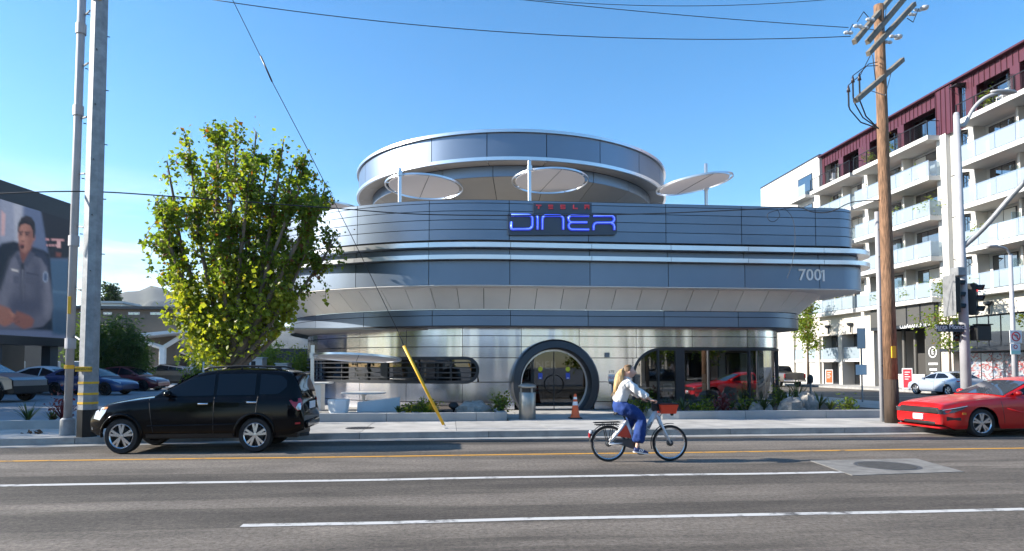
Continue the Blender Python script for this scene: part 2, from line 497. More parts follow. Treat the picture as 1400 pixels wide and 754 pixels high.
def asphalt():
    m = bpy.data.materials.new('asphalt'); m.use_nodes = True; MT['asphalt'] = m
    n = m.node_tree.nodes; l = m.node_tree.links; b = n['Principled BSDF']
    b.inputs['Roughness'].default_value = .82
    b.inputs['Specular IOR Level'].default_value = .35
    g = n.new('ShaderNodeNewGeometry')
    def noise(scale, stretch=(1,1,1), detail=4, rough=.6):
        mp_ = n.new('ShaderNodeMapping'); mp_.inputs['Scale'].default_value = stretch
        l.new(g.outputs['Position'], mp_.inputs['Vector'])
        z = n.new('ShaderNodeTexNoise'); z.inputs['Scale'].default_value = scale; z.inputs['Detail'].default_value = detail; z.inputs['Roughness'].default_value = rough
        l.new(mp_.outputs[0], z.inputs['Vector']); return z.outputs['Fac']
    def rng(s, a, b_, c, d):
        r = n.new('ShaderNodeMapRange'); r.inputs['From Min'].default_value = a; r.inputs['From Max'].default_value = b_; r.inputs['To Min'].default_value = c; r.inputs['To Max'].default_value = d
        l.new(s, r.inputs['Value']); return r.outputs[0]
    def mulm(a, b_):
        x = n.new('ShaderNodeMath'); x.operation = 'MULTIPLY'; l.new(a, x.inputs[0]); l.new(b_, x.inputs[1]); return x.outputs[0]
    big = rng(noise(.55, (.13, 1, 1), 7, .65), .34, .66, .60, 1.38)           # long wheel-track streaks
    mid = rng(noise(1.3, (.4, 1, 1), 8, .7), .3, .7, .70, 1.3)
    patch = rng(noise(.5, (.07, 1.1, 1), 4, .55), .485, .515, .74, 1.10)     # old repaved patches
    fine = rng(noise(17, (1,1,1), 7, .9), .32, .68, .25, 1.85)        # aggregate
    v = n.new('ShaderNodeTexVoronoi'); v.feature = 'DISTANCE_TO_EDGE'; v.inputs['Scale'].default_value = .21
    zz = n.new('ShaderNodeTexNoise'); zz.inputs['Scale'].default_value = .9; zz.inputs['Detail'].default_value = 6
    l.new(g.outputs['Position'], zz.inputs['Vector'])
    va = n.new('ShaderNodeVectorMath'); va.operation = 'ADD'; l.new(g.outputs['Position'], va.inputs[0]); l.new(zz.outputs['Color'], va.inputs[1])
    l.new(va.outputs[0], v.inputs['Vector'])
    crack = rng(v.outputs['Distance'], .0, .004, .80, 1.0)
    k = mulm(mulm(mulm(big, mid), mulm(patch, fine)), crack)
    cvec = n.new('ShaderNodeVectorMath'); cvec.operation = 'SCALE'; cvec.inputs[0].default_value = (.136, .116, .096)
    l.new(k, cvec.inputs['Scale']); l.new(cvec.outputs[0], b.inputs['Base Color'])
    bp = n.new('ShaderNodeBump'); bp.inputs['Strength'].default_value = .55; bp.inputs['Distance'].default_value = .01
    hsum = n.new('ShaderNodeMath'); hsum.operation = 'ADD'; l.new(fine, hsum.inputs[0]); l.new(crack, hsum.inputs[1])
    l.new(hsum.outputs[0], bp.inputs['Height']); l.new(bp.outputs[0], b.inputs['Normal'])
asphalt()
def worn_paint(name, col):
    m = bpy.data.materials.new(name); m.use_nodes = True; MT[name] = m
    n = m.node_tree.nodes; l = m.node_tree.links; b = n['Principled BSDF']
    b.inputs['Roughness'].default_value = .75
    g = n.new('ShaderNodeNewGeometry')
    z = n.new('ShaderNodeTexNoise'); z.inputs['Scale'].default_value = 3.2; z.inputs['Detail'].default_value = 9; z.inputs['Roughness'].default_value = .72
    l.new(g.outputs['Position'], z.inputs['Vector'])
    r = n.new('ShaderNodeValToRGB'); r.color_ramp.elements[0].position = .34; r.color_ramp.elements[1].position = .47
    r.color_ramp.elements[0].color = (.085,.08,.075,1); r.color_ramp.elements[1].color = (*col, 1)
    l.new(z.outputs['Fac'], r.inputs[0]); l.new(r.outputs[0], b.inputs['Base Color'])
worn_paint('line_white', (.52,.51,.49))
worn_paint('line_yellow', (.58,.29,.03))

# ---------------------------------------------------------------- ground, roads
def struct(name, mb, m, parent=None, **k):
    o = mb.build(name, m, parent, **k)
    if parent is None: o['kind'] = 'structure'
    return o
struct('ground', MB().box(-4000, 4000, -1500, 5200, -1.2, -.06), 'lot')
struct('road', MB().box(-400, 400, 2.5, 24, -.5, 0), 'asphalt')
struct('side_road', MB().box(13, 33, 24.002, 160, -.5, 0), 'asphalt')

KERB = [(-90,14.9), (-20,14.95), (-9.5,15.25), (-4,15.8), (1.5,15.95), (13,16.1)] + arc(13, 22.6, 6.5, 270, 360, 12)[1:] + [(19.5, 120)]
def along(poly):
    s = [0]
    for a, b in zip(poly, poly[1:]): s.append(s[-1]+math.hypot(b[0]-a[0], b[1]-a[1]))
    return s
def at_len(poly, S, s):
    for i in range(len(poly)-1):
        if s <= S[i+1] or i == len(poly)-2:
            t = (s-S[i])/(S[i+1]-S[i]); a, b = poly[i], poly[i+1]
            d = Vector((b[0]-a[0], b[1]-a[1])).normalized()
            return Vector((a[0]+(b[0]-a[0])*t, a[1]+(b[1]-a[1])*t)), Vector((-d.y, d.x))
def ribbon_line(poly, w0, w1, z0, z1, s0=None, s1=None, step=1.0):     # a solid strip following a line, offset w0..w1 to its left
    S = along(poly); s0 = 0 if s0 is None else s0; s1 = S[-1] if s1 is None else s1
    n = max(1, int((s1-s0)/step+.5)); rings = []
    for k in range(n+1):
        p, nn = at_len(poly, S, s0+(s1-s0)*k/n)
        a = p+nn*w0; b = p+nn*w1
        rings.append([(a.x,a.y,z0), (a.x,a.y,z1), (b.x,b.y,z1), (b.x,b.y,z0)])
    return MB().loft(rings, True, True)
SK = along(KERB)
kerb_base = struct('kerb', ribbon_line(KERB, .02, .15, -.3, .135), 'joint')
s = 30.0
while s < SK[-1]-3:
    p, nn = at_len(KERB, SK, s)
    L = 3.05
    if p.y > 60: break
    mb = ribbon_line(KERB, 0, .165, -.05, .15, s+.007, s+L-.007, .5)
    mb.build('kerb_stone', 'kerb', kerb_base)
    s += L
struct('gutter', ribbon_line(KERB, -.42, -.002, -.04, .005, 20, 135), 'kerb')

# pavement: base plus slabs
def fill_poly(poly, z0, z1):
    return MB().prism(poly, 'Z', z0, z1)
inner = []
for k in range(0, 81):
    p, nn = at_len(KERB, SK, SK[-1]*k/80*0.999)
    q = p+nn*.17; inner.append((q.x, q.y))
pave = struct('pavement', fill_poly([(x, y) for x, y in inner]+[(13.4, 120), (13.4, 24), (-90, 24)], -.3, .132), 'joint')
x = -34.0
while x < 13:
    x1 = min(x+2.28, 13.2)
    def ky(xx):
        for a, b in zip(KERB, KERB[1:]):
            if a[0] <= xx <= b[0] and b[0] > a[0]: return a[1]+(b[1]-a[1])*(xx-a[0])/(b[0]-a[0])
        return 16.1
    zt = .15+random.uniform(-.0012, .0012)
    MB().prism([(x+.006, ky(x)+.175), (x1-.006, ky(x1)+.175), (x1-.006, 18.93), (x+.006, 18.93)], 'Z', .05, zt).build('paving_slab', 'slab', pave)
    x = x1
# entrance forecourt slabs and the corner and side-street slabs
for i, (a, b) in enumerate([(1.75, 3.8), (3.8, 6.2)]):
    for (c, d) in [(18.95, 21.2), (21.2, 23.6)]:
        MB().prism([(a+.006, c+.006), (b-.006, c+.006), (b-.006, d-.006), (a+.006, d-.006)], 'Z', .05, .1505).build('paving_slab', 'slab', pave)
cpt = []
for k in range(13):
    a = R(270+90*k/12); cpt.append((13+6.33*math.cos(a), 22.6+6.33*math.sin(a)))
for k in range(0, 12, 3):
    pts = cpt[k:k+4]
    MB().prism([(13.21, 22.6)]+[(px*.9985+.01, py) for px, py in pts], 'Z', .05, .15).build('paving_slab', 'slab', pave)
y = 22.7
while y < 70:
    MB().box(15.2, 19.33, y+.006, y+2.35-.006, .05, .1495).build('paving_slab', 'slab', pave)
    y += 2.35
struct('parking_lot', MB().box(-90, -4.5, 18.95, 92, -.3, .14), 'lot')
struct('lot_bay_ground', MB().box(-4.49, 15.15, 24.05, 92, -.3, .12), 'lot')
# far side pavements
struct('far_kerb', MB().box(30.9, 31.05, 20, 130, -.3, .15), 'kerb')
fs = struct('far_pavement', MB().box(31.06, 60, 20, 130, -.3, .145), 'slab')
mat('old_pavement', (.17,.165,.155), .9, var=.2, scale=1.2)
struct('near_pavement', MB().box(-200, 200, -4.0, 2.34, -.3, .15), 'old_pavement')
struct('near_kerb', MB().box(-200, 200, 2.345, 2.498, -.3, .15), 'kerb')

# markings
def line(name, X0, X1, y0, y1, w, m):
    n = max(2, int((X1-X0)/1.5)); rings = []
    for k in range(n+1):
        xx = X0+(X1-X0)*k/n; yy = y0+(y1-y0)*k/n+.02*math.sin(xx*.9)+.012*math.sin(xx*2.3)
        rings.append([(xx, yy-w/2, .005), (xx, yy+w/2, .005)])
    return struct(name, MB().loft(rings, False), m, recalc=False)
line('yellow_centre_line', -90, 90, 12.72, 12.82, .14, 'line_yellow')
line('white_lane_line', -90, 8.0, 10.05, 10.16, .16, 'line_white')
line('white_lane_line', 10.35, 90, 10.20, 10.25, .16, 'line_white')
line('white_edge_line', -2.2, 60, 7.38, 7.0, .13, 'line_white')
line('white_stop_line', 21, 29.5, 20.3, 20.3, .35, 'line_white')

mat('cover_iron', (.055,.053,.05), .8, var=.3, scale=9, bump=.6, bscale=30)
mat('collar', (.19,.182,.168), .9, var=.35, scale=3.5, bump=.4, bscale=40, detail=8)
# manhole with a concrete collar
mh = thing('manhole', 'round iron manhole cover in pale concrete collar on the roadway', 'manhole', gp(1218, 637))
P0 = [gp(1108,630,.008), gp(1252,627,.008), gp(1318,645,.008), gp(1165,650,.008)]
MB().prism([(p.x, p.y) for p in P0], 'Z', -.02, .008).build('concrete_collar', 'collar', mh)
c = gp(1213, 637.5)
MB().lathe([(.001,.012),(.30,.012),(.42,.012),(.44,.013),(.45,.010),(.45,0)], 28, Matrix.Translation((c.x, c.y, 0))).build('iron_cover', 'cover_iron', mh)
ring = MB()
ring.lathe([(.455,.009),(.50,.0125),(.52,.009)], 28, Matrix.Translation((c.x, c.y, 0)))
ring.build('iron_ring', 'dark_grey', mh)
# drain grate in the pavement
dg_ = thing('drain_grate', 'small round iron grate set in the sunlit pavement', 'grate', gp(492, 585.5, .15))
c = gp(492, 585.5, .151)
MB().lathe([(.001,.152),(.36,.152),(.37,.150)], 20, Matrix.Translation((c.x, c.y, 0))).build('pit', 'core', dg_)
for k in range(-4, 5):
    h = math.sqrt(max(.01, .34**2-(k*.078)**2))
    MB().box(c.x+k*.078-.018, c.x+k*.078+.018, c.y-h, c.y+h, .152, .158).build('bar', 'dark_grey', dg_)

# far hills
ridge = [(-700,452),(-400,440),(-200,446),(0,436),(70,428),(120,414),(150,404),(172,399),(190,399),(205,391.5),(222,396),(240,404),(262,412),(300,424),(340,436),(400,452),(440,466),(600,474),(900,476),(1300,470),(1700,474),(2200,470)]
def ridge_py(px):
    for a, b in zip(ridge, ridge[1:]):
        if a[0] <= px <= b[0]: return a[1]+(b[1]-a[1])*(px-a[0])/(b[0]-a[0])
    return 470
mb = MB(); rows = []
rnd = random.Random(3)
from mathutils import noise as mnoise
cols = [(-700+i*8) for i in range(363)]
for j in range(22):
    t = j/21.0; Y = 1250+t*900
    row = []
    for px in cols:
        top = aY(px, ridge_py(px), 2150)
        xx = aY(px, 480, Y).x
        hz = top.z*(t**1.25)
        nzv = mnoise.fractal(Vector((xx*.006, Y*.006, 1.3)), 1.0, 2.1, 6)
        rg = 1-abs(mnoise.noise(Vector((xx*.011, Y*.004, 7.7))))
        hz += (nzv*26+ (rg-.75)*46)*math.sin(PI*min(1, t*1.0))*.8 + (nzv*4)*t
        row.append((xx, Y, max(-1, hz)))
    rows.append(row)
rows.append([(p[0], p[1]+500, -1) for p in rows[-1]])
hill = mb.loft(rows, False).build('hills', 'mountain', None, smooth=True, recalc=False)
hill['kind'] = 'structure'
# ---------------------------------------------------------------- the diner
DC = (1.8, 32.1); RW = 8.3; FY = 23.8; BACK = 44.0
class Plan:                                # plan outline at offset d from the ground floor wall; s = 0 where the front straight begins, positive to the right
    def __init__(self, d, xc=11.48, rc=None):
        self.d = d; self.R = RW+d; self.fy = FY-d; self.rc = 1.5+d if rc is None else rc; self.xc = xc
        self.Ls = xc-DC[0]; self.La = self.rc*PI/2; self.Ll = self.R*PI/2
    def pt(self, s):
        if s < -self.Ll: return (DC[0]-self.R, DC[1]+(-self.Ll-s), -1, 0)
        if s < 0:
            a = -s/self.R; return (DC[0]-self.R*math.sin(a), DC[1]-self.R*math.cos(a), -math.sin(a), -math.cos(a))
        if s <= self.Ls: return (DC[0]+s, self.fy, 0, -1)
        if s <= self.Ls+self.La:
            a = (s-self.Ls)/self.rc; return (self.xc+self.rc*math.sin(a), self.fy+self.rc-self.rc*math.cos(a), math.sin(a), -math.cos(a))
        return (self.xc+self.rc, self.fy+self.rc+(s-self.Ls-self.La), 1, 0)
    def ends(self): return -self.Ll-(BACK-DC[1]), self.Ls+self.La+(BACK-self.fy-self.rc)
    def t2s(self, t):                      # common parameter for two outlines
        if t < -1: return -self.Ll+(t+1)*(BACK-DC[1])
        if t < 0: return t*self.Ll
        if t < 1: return t*self.Ls
        if t < 2: return self.Ls+(t-1)*self.La
        return self.Ls+self.La+(t-2)*(BACK-self.fy-self.rc)
    def s2t(self, s):
        if s < -self.Ll: return -1+(s+self.Ll)/(BACK-DC[1])
        if s < 0: return s/self.Ll
        if s <= self.Ls: return s/self.Ls
        if s <= self.Ls+self.La: return 1+(s-self.Ls)/self.La
        return 2+(s-self.Ls-self.La)/(BACK-self.fy-self.rc)
    def cols(self, a, b, fine=.22):
        out = [a]; n = max(1, int((b-a)/fine))
        straight = lambda s: 0 <= s <= self.Ls or s < -self.Ll or s > self.Ls+self.La
        for k in range(1, n):
            s = a+(b-a)*k/n
            if not straight(s): out.append(s)
        for e in (0, self.Ls, -self.Ll, self.Ls+self.La):
            if a < e < b: out.append(e)
        out.append(b); return sorted(set(out))
    def at(self, s, z, off=0.0):
        x, y, nx, ny = self.pt(s); return (x+nx*off, y+ny*off, z)

def solid_strip(cols, lo, hi, th, uvs=None):
    """cols: parameters; lo(c)/hi(c, off) give outer points; a plate th thick"""
    pass
def plate(P, cols, z0, z1, th=.035, gap=0.0):
    mb = MB(); rings = []; uv = []
    for s in cols:
        rings.append([P.at(s, z0, -th), P.at(s, z0), P.at(s, z1), P.at(s, z1, -th)])
        uv += [(s, z0-.03), (s, z0), (s, z1), (s, z1+.03)]
    mb.loft(rings, False)
    n = 4; k = len(rings)-1
    mb.f += [(0,1,2,3), (k*n+3, k*n+2, k*n+1, k*n)]; mb.m += [0,0]
    mb.uv = uv
    return mb
def plate2(PA, zA, PB, zB, tcols, th=.03):              # sloped plate between two outlines
    mb = MB(); rings = []
    for t in tcols:
        a = Vector(PA.at(PA.t2s(t), zA)); b = Vector(PB.at(PB.t2s(t), zB))
        ai = Vector(PA.at(PA.t2s(t), zA+th, -th)); bi = Vector(PB.at(PB.t2s(t), zB+th, -th))
        rings.append([ai, a, b, bi])
    mb.loft(rings, False); k = len(rings)-1
    mb.f += [(0,1,2,3), (k*4+3, k*4+2, k*4+1, k*4)]; mb.m += [0,0]
    return mb
def seams(P, x0, step, lo=None, hi=None):
    a, b = P.ends()
    if lo is not None: a = lo
    if hi is not None: b = hi
    s0 = x0-DC[0]; out = [s0]
    while out[0]-step > a: out.insert(0, out[0]-step)
    while out[-1]+step < b: out.append(out[-1]+step)
    if out[0]-a > .2: out.insert(0, a)
    if b-out[-1] > .2: out.append(b)
    return out
def skin(P, z0, z1, off=-.04):                          # continuous dark backing behind panels
    a, b = P.ends(); cols = P.cols(a, b, .5)
    return MB().loft([[P.at(s, z0, off), P.at(s, z1, off)] for s in cols], False)

diner = thing('diner', 'rounded grey and silver metal diner with blue neon lettering and round roof drum', 'building', (4, 32, .14))
GAP = .018
P_wall = Plan(0); P_band = Plan(.75); P_cone = Plan(1.55)
P_fas = Plan(2.2, 13.68, 1.2); P_rim = Plan(2.5, 13.68, 1.5); P_par = Plan(2.0, 13.71, .8); P_mid = Plan(2.12, 13.66, 1.15)
PAN = 2.70; X0 = aY(697, 375, 21.6).x

def z_at(py, d, px=760): return aY(px, py, FY-d).z
zWall = [.15, .43, 1.15, 2.03, 2.43, 2.83, 3.18]
z_b0, z_b1, z_b2 = z_at(446.2, .75), z_at(432.3, .75), z_at(424.5, .75)
z_f0, z_f1 = z_at(391, 2.2, 780), z_at(358, 2.2, 780)
z_r = [(z_at(355.8, 2.5, 780), z_at(350, 2.5, 780)), (z_at(339.5, 2.5, 780), z_at(333, 2.5, 780))]
zp = [z_at(q, 2.0, 780) for q in (330.5, 316, 303, 291, 280.5, 276)]

# ground floor wall of brushed steel panels with its openings
gw = skin(P_wall, .1, 3.3, -.05)
holes = []
S_RIB = aY(653, 506, 23.85).x - DC[0]
rib_lo, rib_hi = z_at(523, 0, 560), z_at(490, 0, 560)
def h_rib(s):
    zc = (rib_lo+rib_hi)/2; r = (rib_hi-rib_lo)/2; sc = S_RIB-r
    if s >= S_RIB or s < -12.4: return None
    if s <= sc: return (rib_lo, rib_hi)
    q = math.sqrt(max(0, r*r-(s-sc)**2)); return (zc-q, zc+q)
door_c = aY(760, 525, 23.4); DR = 1.60
def h_door(s):
    dx = s+DC[0]-door_c.x
    if abs(dx) >= DR-.12: return None
    q = math.sqrt((DR-.12)**2-dx*dx); return (-1, door_c.z+q)
GX0 = aY(866, 520, FY).x; G_LO, G_HI, G_R = .43, aY(960, 477.5, FY).z, 1.05
G_END = P_wall.Ls+P_wall.La+3.0
def h_glz(s):
    x_ = s+DC[0]
    if x_ <= GX0 or s > G_END: return None
    if x_ < GX0+G_R:
        return (G_LO, G_HI-G_R+math.sqrt(max(0, G_R**2-(x_-GX0-G_R)**2)))
    return (G_LO, G_HI)
HOLES = (h_rib, h_door, h_glz)
def pieces(s, z0, z1):
    iv = [(z0, z1)]
    for h in HOLES:
        q = h(s)
        if not q: continue
        out = []
        for a, b in iv:
            if q[1] <= a or q[0] >= b: out.append((a, b)); continue
            if q[0] > a+.004: out.append((a, q[0]))
            if q[1] < b-.004: out.append((q[1], b))
        iv = out
    return iv
def wall_panel(s0, s1, z0, z1):
    n = max(1, int((s1-s0)/.06)); cl = [s0+(s1-s0)*k/n for k in range(n+1)]
    full = all(pieces(s, z0, z1) == [(z0, z1)] for s in cl)
    if full: return plate(P_wall, P_wall.cols(s0, s1), z0, z1)
    mb = MB(); mb.uv = []
    for a, b in zip(cl, cl[1:]):
        m_ = (a+b)/2
        for (lo, hi) in pieces(m_, z0, z1):
            la = [q for q in pieces(a, z0, z1)]; lb = [q for q in pieces(b, z0, z1)]
            def pick(L):
                best = None
                for q in L:
                    if min(q[1], hi)-max(q[0], lo) > -.25 and (best is None or abs(q[0]-lo)+abs(q[1]-hi) < abs(best[0]-lo)+abs(best[1]-hi)): best = q
                return best or (lo, hi)
            qa, qb = pick(la), pick(lb)
            o = len(mb.v)
            for th in (0, -.035):
                mb.v += [P_wall.at(a, qa[0], th), P_wall.at(b, qb[0], th), P_wall.at(b, qb[1], th), P_wall.at(a, qa[1], th)]
                mb.uv += [(a, qa[0]), (b, qb[0]), (b, qb[1]), (a, qa[1])]
            F = [(o,o+1,o+2,o+3), (o+1,o,o+4,o+5), (o+3,o+2,o+6,o+7)]
            if a == cl[0]: F.append((o+3,o+7,o+4,o))
            if b == cl[-1]: F.append((o+2,o+1,o+5,o+6))
            mb.f += F; mb.m += [0]*len(F)
    return mb if mb.f else None
# backing skin with holes
mb = MB(); a_, b_ = P_wall.ends(); n = int((b_-a_)/.08)
cl = [a_+(b_-a_)*k/n for k in range(n+1)]
for a, b in zip(cl, cl[1:]):
    for lo, hi in pieces((a+b)/2, .1, 3.3):
        mb.add([P_wall.at(a, lo, -.05), P_wall.at(b, lo, -.05), P_wall.at(b, hi, -.05), P_wall.at(a, hi, -.05)], [(0,1,2,3)])
wall = mb.build('ground_floor_wall', 'core', diner, recalc=False)
row_x = {0: 3.1, 1: 3.1, 2: 2.35, 3: 3.1, 4: 2.35, 5: 3.1}
for r in range(6):
    z0, z1 = zWall[r], zWall[r+1]
    ss = seams(P_wall, [2.63, 2.63, 2.5, 2.63, 2.63, 2.63][r], 2.14)
    for s0, s1 in zip(ss, ss[1:]):
        if s0 > P_wall.Ls+P_wall.La+6 or s1 < -P_wall.Ll-7: continue
        mb = wall_panel(s0+.009, s1-.009, z0+.013, z1-.013)
        if mb: mb.build('steel_panel', 'steel', wall, recalc=False, auto=30)

# cornice band, sloped soffit, fascia, bright rims, parapet: each of separate panels on a dark core
def band(name, P, rows, x0, step, m, th=.035, skip_far=True):
    core = skin(P, rows[0][0]-.01, rows[-1][1]+.01).build(name, 'core', diner, recalc=False)
    ss = seams(P, x0, step)
    for s0, s1 in zip(ss, ss[1:]):
        for (z0, z1) in rows:
            mb = plate(P, P.cols(s0+GAP*.6, s1-GAP*.6), z0+GAP*.6, z1-GAP*.6, th); mb.uv = None
            mb.build('panel', m, core, recalc=False, auto=30)
    return core
band('cornice_band', P_band, [(z_b0, z_b1), (z_b1, z_b2)], aY(698, 435, 23.05).x, 2.78, 'panel')
band('fascia', P_fas, [(z_f0, z_f1)], X0, PAN, 'panel')
band('string_course', P_mid, [(z_r[0][1]+.005, z_r[1][0]-.005)], X0, PAN, 'panel')
par = band('parapet', P_par, list(zip(zp[:-1], zp[1:])), X0, PAN, 'panel')
# bright rims (thin projecting rails)
for (a, b) in z_r:
    core = skin(P_rim, a, b, -.12).build('bright_rim', 'core', diner, recalc=False)
    ss = seams(P_rim, X0, PAN)
    for s0, s1 in zip(ss, ss[1:]):
        mb = plate(P_rim, P_rim.cols(s0+.007, s1-.007), a, b, .45); mb.uv = None
        mb.build('rail', 'rim_metal', core, recalc=False, auto=30)
# underside strips that close band, fascia, rims
def flat_ring(PA, PB, z, name, m, parent, th=.02):
    ts = [-2+k*.05 for k in range(0, 20)]+[-1+k/40 for k in range(0, 40)]+[0, .25, .5, .75]+[1+k/14 for k in range(0, 14)]+[2, 2.5, 3]
    mb = MB(); mb.loft([[PA.at(PA.t2s(t), z), PB.at(PB.t2s(t), z), PB.at(PB.t2s(t), z+th), PA.at(PA.t2s(t), z+th)] for t in ts], True, True)
    return mb.build(name, m, parent, recalc=False)
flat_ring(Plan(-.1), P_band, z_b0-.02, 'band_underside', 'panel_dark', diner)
flat_ring(Plan(1.3), P_fas, z_f0-.02, 'fascia_underside', 'soffit', diner)
# sloped soffit of pale panels
tcs = []
sof = MB()
ts = [-2+k*.1 for k in range(0, 10)]+[-1+k/40 for k in range(0, 40)]+[0, .5]+[1+k/14 for k in range(0, 14)]+[2, 3]
sof.loft([[P_band.at(P_band.t2s(t), z_b2+.04, -.06), P_cone.at(P_cone.t2s(t), z_f0+.03, -.06)] for t in ts], False)
sofo = sof.build('sloped_soffit', 'core', diner, recalc=False)
ss = seams(P_cone, aY(698, 392, 22.3).x, .92)
for s0, s1 in zip(ss, ss[1:]):
    if s0 < -P_cone.Ll-2 or s1 > P_cone.Ls+P_cone.La+2: continue
    t0, t1 = P_cone.s2t(s0+.011), P_cone.s2t(s1-.011)
    tc_ = [t0]+[t0+(t1-t0)*k/4 for k in range(1, 4)]+[t1]
    for e in (0, 1, -1, 2):
        if t0 < e < t1: tc_.append(e)
    plate2(P_band, z_b2+.012, P_cone, z_f0-.012, sorted(tc_)).build('soffit_panel', 'soffit', sofo, recalc=False, auto=30)
# roof deck and parapet inner side
def deck(P, z, name, m):
    a, b = P.ends(); cols = P.cols(a, b, .6)
    return MB().prism([P.at(s, 0, -.2)[:2] for s in cols], 'Z', z-.2, z).build(name, m, diner)
deck(P_par, zp[0]+.35, 'roof_deck', 'concrete')
a, b = P_par.ends(); cols = P_par.cols(a, b, .4)
MB().loft([[P_par.at(s, zp[0]+.3, -.25), P_par.at(s, zp[-1]-.02, -.25), P_par.at(s, zp[-1]-.01, -.04)] for s in cols], False).build('parapet_lining', 'soffit', diner, recalc=False)

# address number on the fascia
q = aY(1110.5, 377, FY-2.2)
text_mesh('address_number', '700', .56, 'letter_white', on_front((q.x-.10, FY-2.2-.012, q.z)), diner, .03, spacing=1.02, offset=.004)
x1_, z1_ = q.x+.375, q.z-.195
MB().prism([(x1_,z1_),(x1_+.062,z1_),(x1_+.062,z1_+.392),(x1_+.006,z1_+.392),(x1_-.10,z1_+.325),(x1_-.10,z1_+.262),(x1_,z1_+.322)], 'Y', FY-2.2-.027, FY-2.2+.003).build('address_number', 'letter_white', diner)

# ribbon window on the left: panes, mullions, horizontal slats
rw = MB(); cols = [-12.0+(S_RIB+12.0)*k/70 for k in range(71)]
def rib_rng(s, ins=0.0):
    zc = (rib_lo+rib_hi)/2; r = (rib_hi-rib_lo)/2; sc = S_RIB-r
    if s <= sc: return rib_lo+ins, rib_hi-ins
    q = math.sqrt(max(0.0001, r*r-(s-sc)**2)); return zc-q+min(ins, q*.9), zc+q-min(ins, q*.9)
# frame: tube-like border following the opening
zc = (rib_lo+rib_hi)/2; r = (rib_hi-rib_lo)/2
path = [(-12.0+(S_RIB-r+12.0)*k/50, rib_hi) for k in range(51)]+[(S_RIB-r+r*math.cos(R(a)), zc+r*math.sin(R(a))) for a in range(80, -81, -10)]+[(S_RIB-r-(S_RIB-r+12.0)*k/50, rib_lo) for k in range(51)]
frame_m = MB(); rings = []
for i, (s, z) in enumerate(path):
    a = path[max(0, i-1)]; b = path[min(len(path)-1, i+1)]
    tx, tz = b[0]-a[0], b[1]-a[1]; L = math.hypot(tx, tz); nx, nz_ = tz/L, -tx/L
    nx, nz_ = (nx, nz_)
    rings.append([P_wall.at(s-nx*w, z-nz_*w, o) for (w, o) in ((-.05,-.06), (-.05,.025), (.06,.025), (.06,-.10))])
frame_m.loft(rings, True, True)
ribf = frame_m.build('ribbon_window', 'frame_dark', diner)
mull = [-11.2, -9.7, -8.2, -6.75, -5.25, -4.45, -3.0, -1.75, -.75]
edges_ = [-12.0]+mull+[S_RIB-.02]
for s0, s1 in zip(edges_, edges_[1:]):
    cl = [s0+(s1-s0)*k/8 for k in range(9)]
    MB().loft([[P_wall.at(s, rib_rng(s, .03)[0], -.13), P_wall.at(s, rib_rng(s, .03)[1], -.13)] for s in cl], False).build('pane', 'glass_dark', ribf, recalc=False)
for m_ in mull:
    w = .16 if m_ in (-4.45,) else .03
    cl = [m_-w, m_+w]
    MB().loft([[P_wall.at(s, rib_lo, -.16), P_wall.at(s, rib_lo, -.06), P_wall.at(s, rib_hi, -.06), P_wall.at(s, rib_hi, -.16)] for s in cl], True, True).build('mullion', 'frame_dark', ribf)
for k in range(4):
    z = rib_lo+(rib_hi-rib_lo)*(k+.85)/4.7
    rr_ = (rib_hi-rib_lo)/2; e = S_RIB-rr_+math.sqrt(max(.001, rr_**2-(z-zc)**2))-.03
    cl = [-12+(e+12)*j/60 for j in range(61)]
    MB().loft([[P_wall.at(s, z-.022, -.05), P_wall.at(s, z-.022, .02), P_wall.at(s, z+.022, .02), P_wall.at(s, z+.022, -.05)] for s in cl], True, True).build('slat', 'frame_dark', ribf, recalc=False)

# entrance: a big round dark portal with a pair of glass leaves
def floor_angle(r): return math.asin((.15-door_c.z)/r)
prof = [(DR-.02, .35), (DR, .02), (DR, -.36), (DR-.06, -.46), (DR-.30, -.50), (DR-.335, -.44), (DR-.345, .25)]
rings = []
for k in range(65):
    row = []
    for (r, yy) in prof:
        a0 = floor_angle(r); a = a0+(PI-2*a0)*k/64
        row.append((door_c.x+r*math.cos(a), FY+yy, door_c.z+r*math.sin(a)))
    rings.append(row)
portal = MB().loft(rings, False).build('entrance_portal', 'door_ring', diner, smooth=False, auto=40)
RI = DR-.345
def ring_y(r0, r1, y0, y1, z0=.16, n=64, c=door_c):
    rows = []
    for k in range(n+1):
        row = []
        for (r, yy) in ((r0,y0),(r1,y0),(r1,y1),(r0,y1)):
            a0 = math.asin(max(-1, (z0-c.z)/r)); a = a0+(PI-2*a0)*k/n
            row.append((c.x+r*math.cos(a), yy, c.z+r*math.sin(a)))
        rows.append(row)
    return MB().loft(rows, True, True)
ring_y(RI-.075, RI-.01, FY+.02, FY+.10).build('door_frame', 'rim_metal', portal)
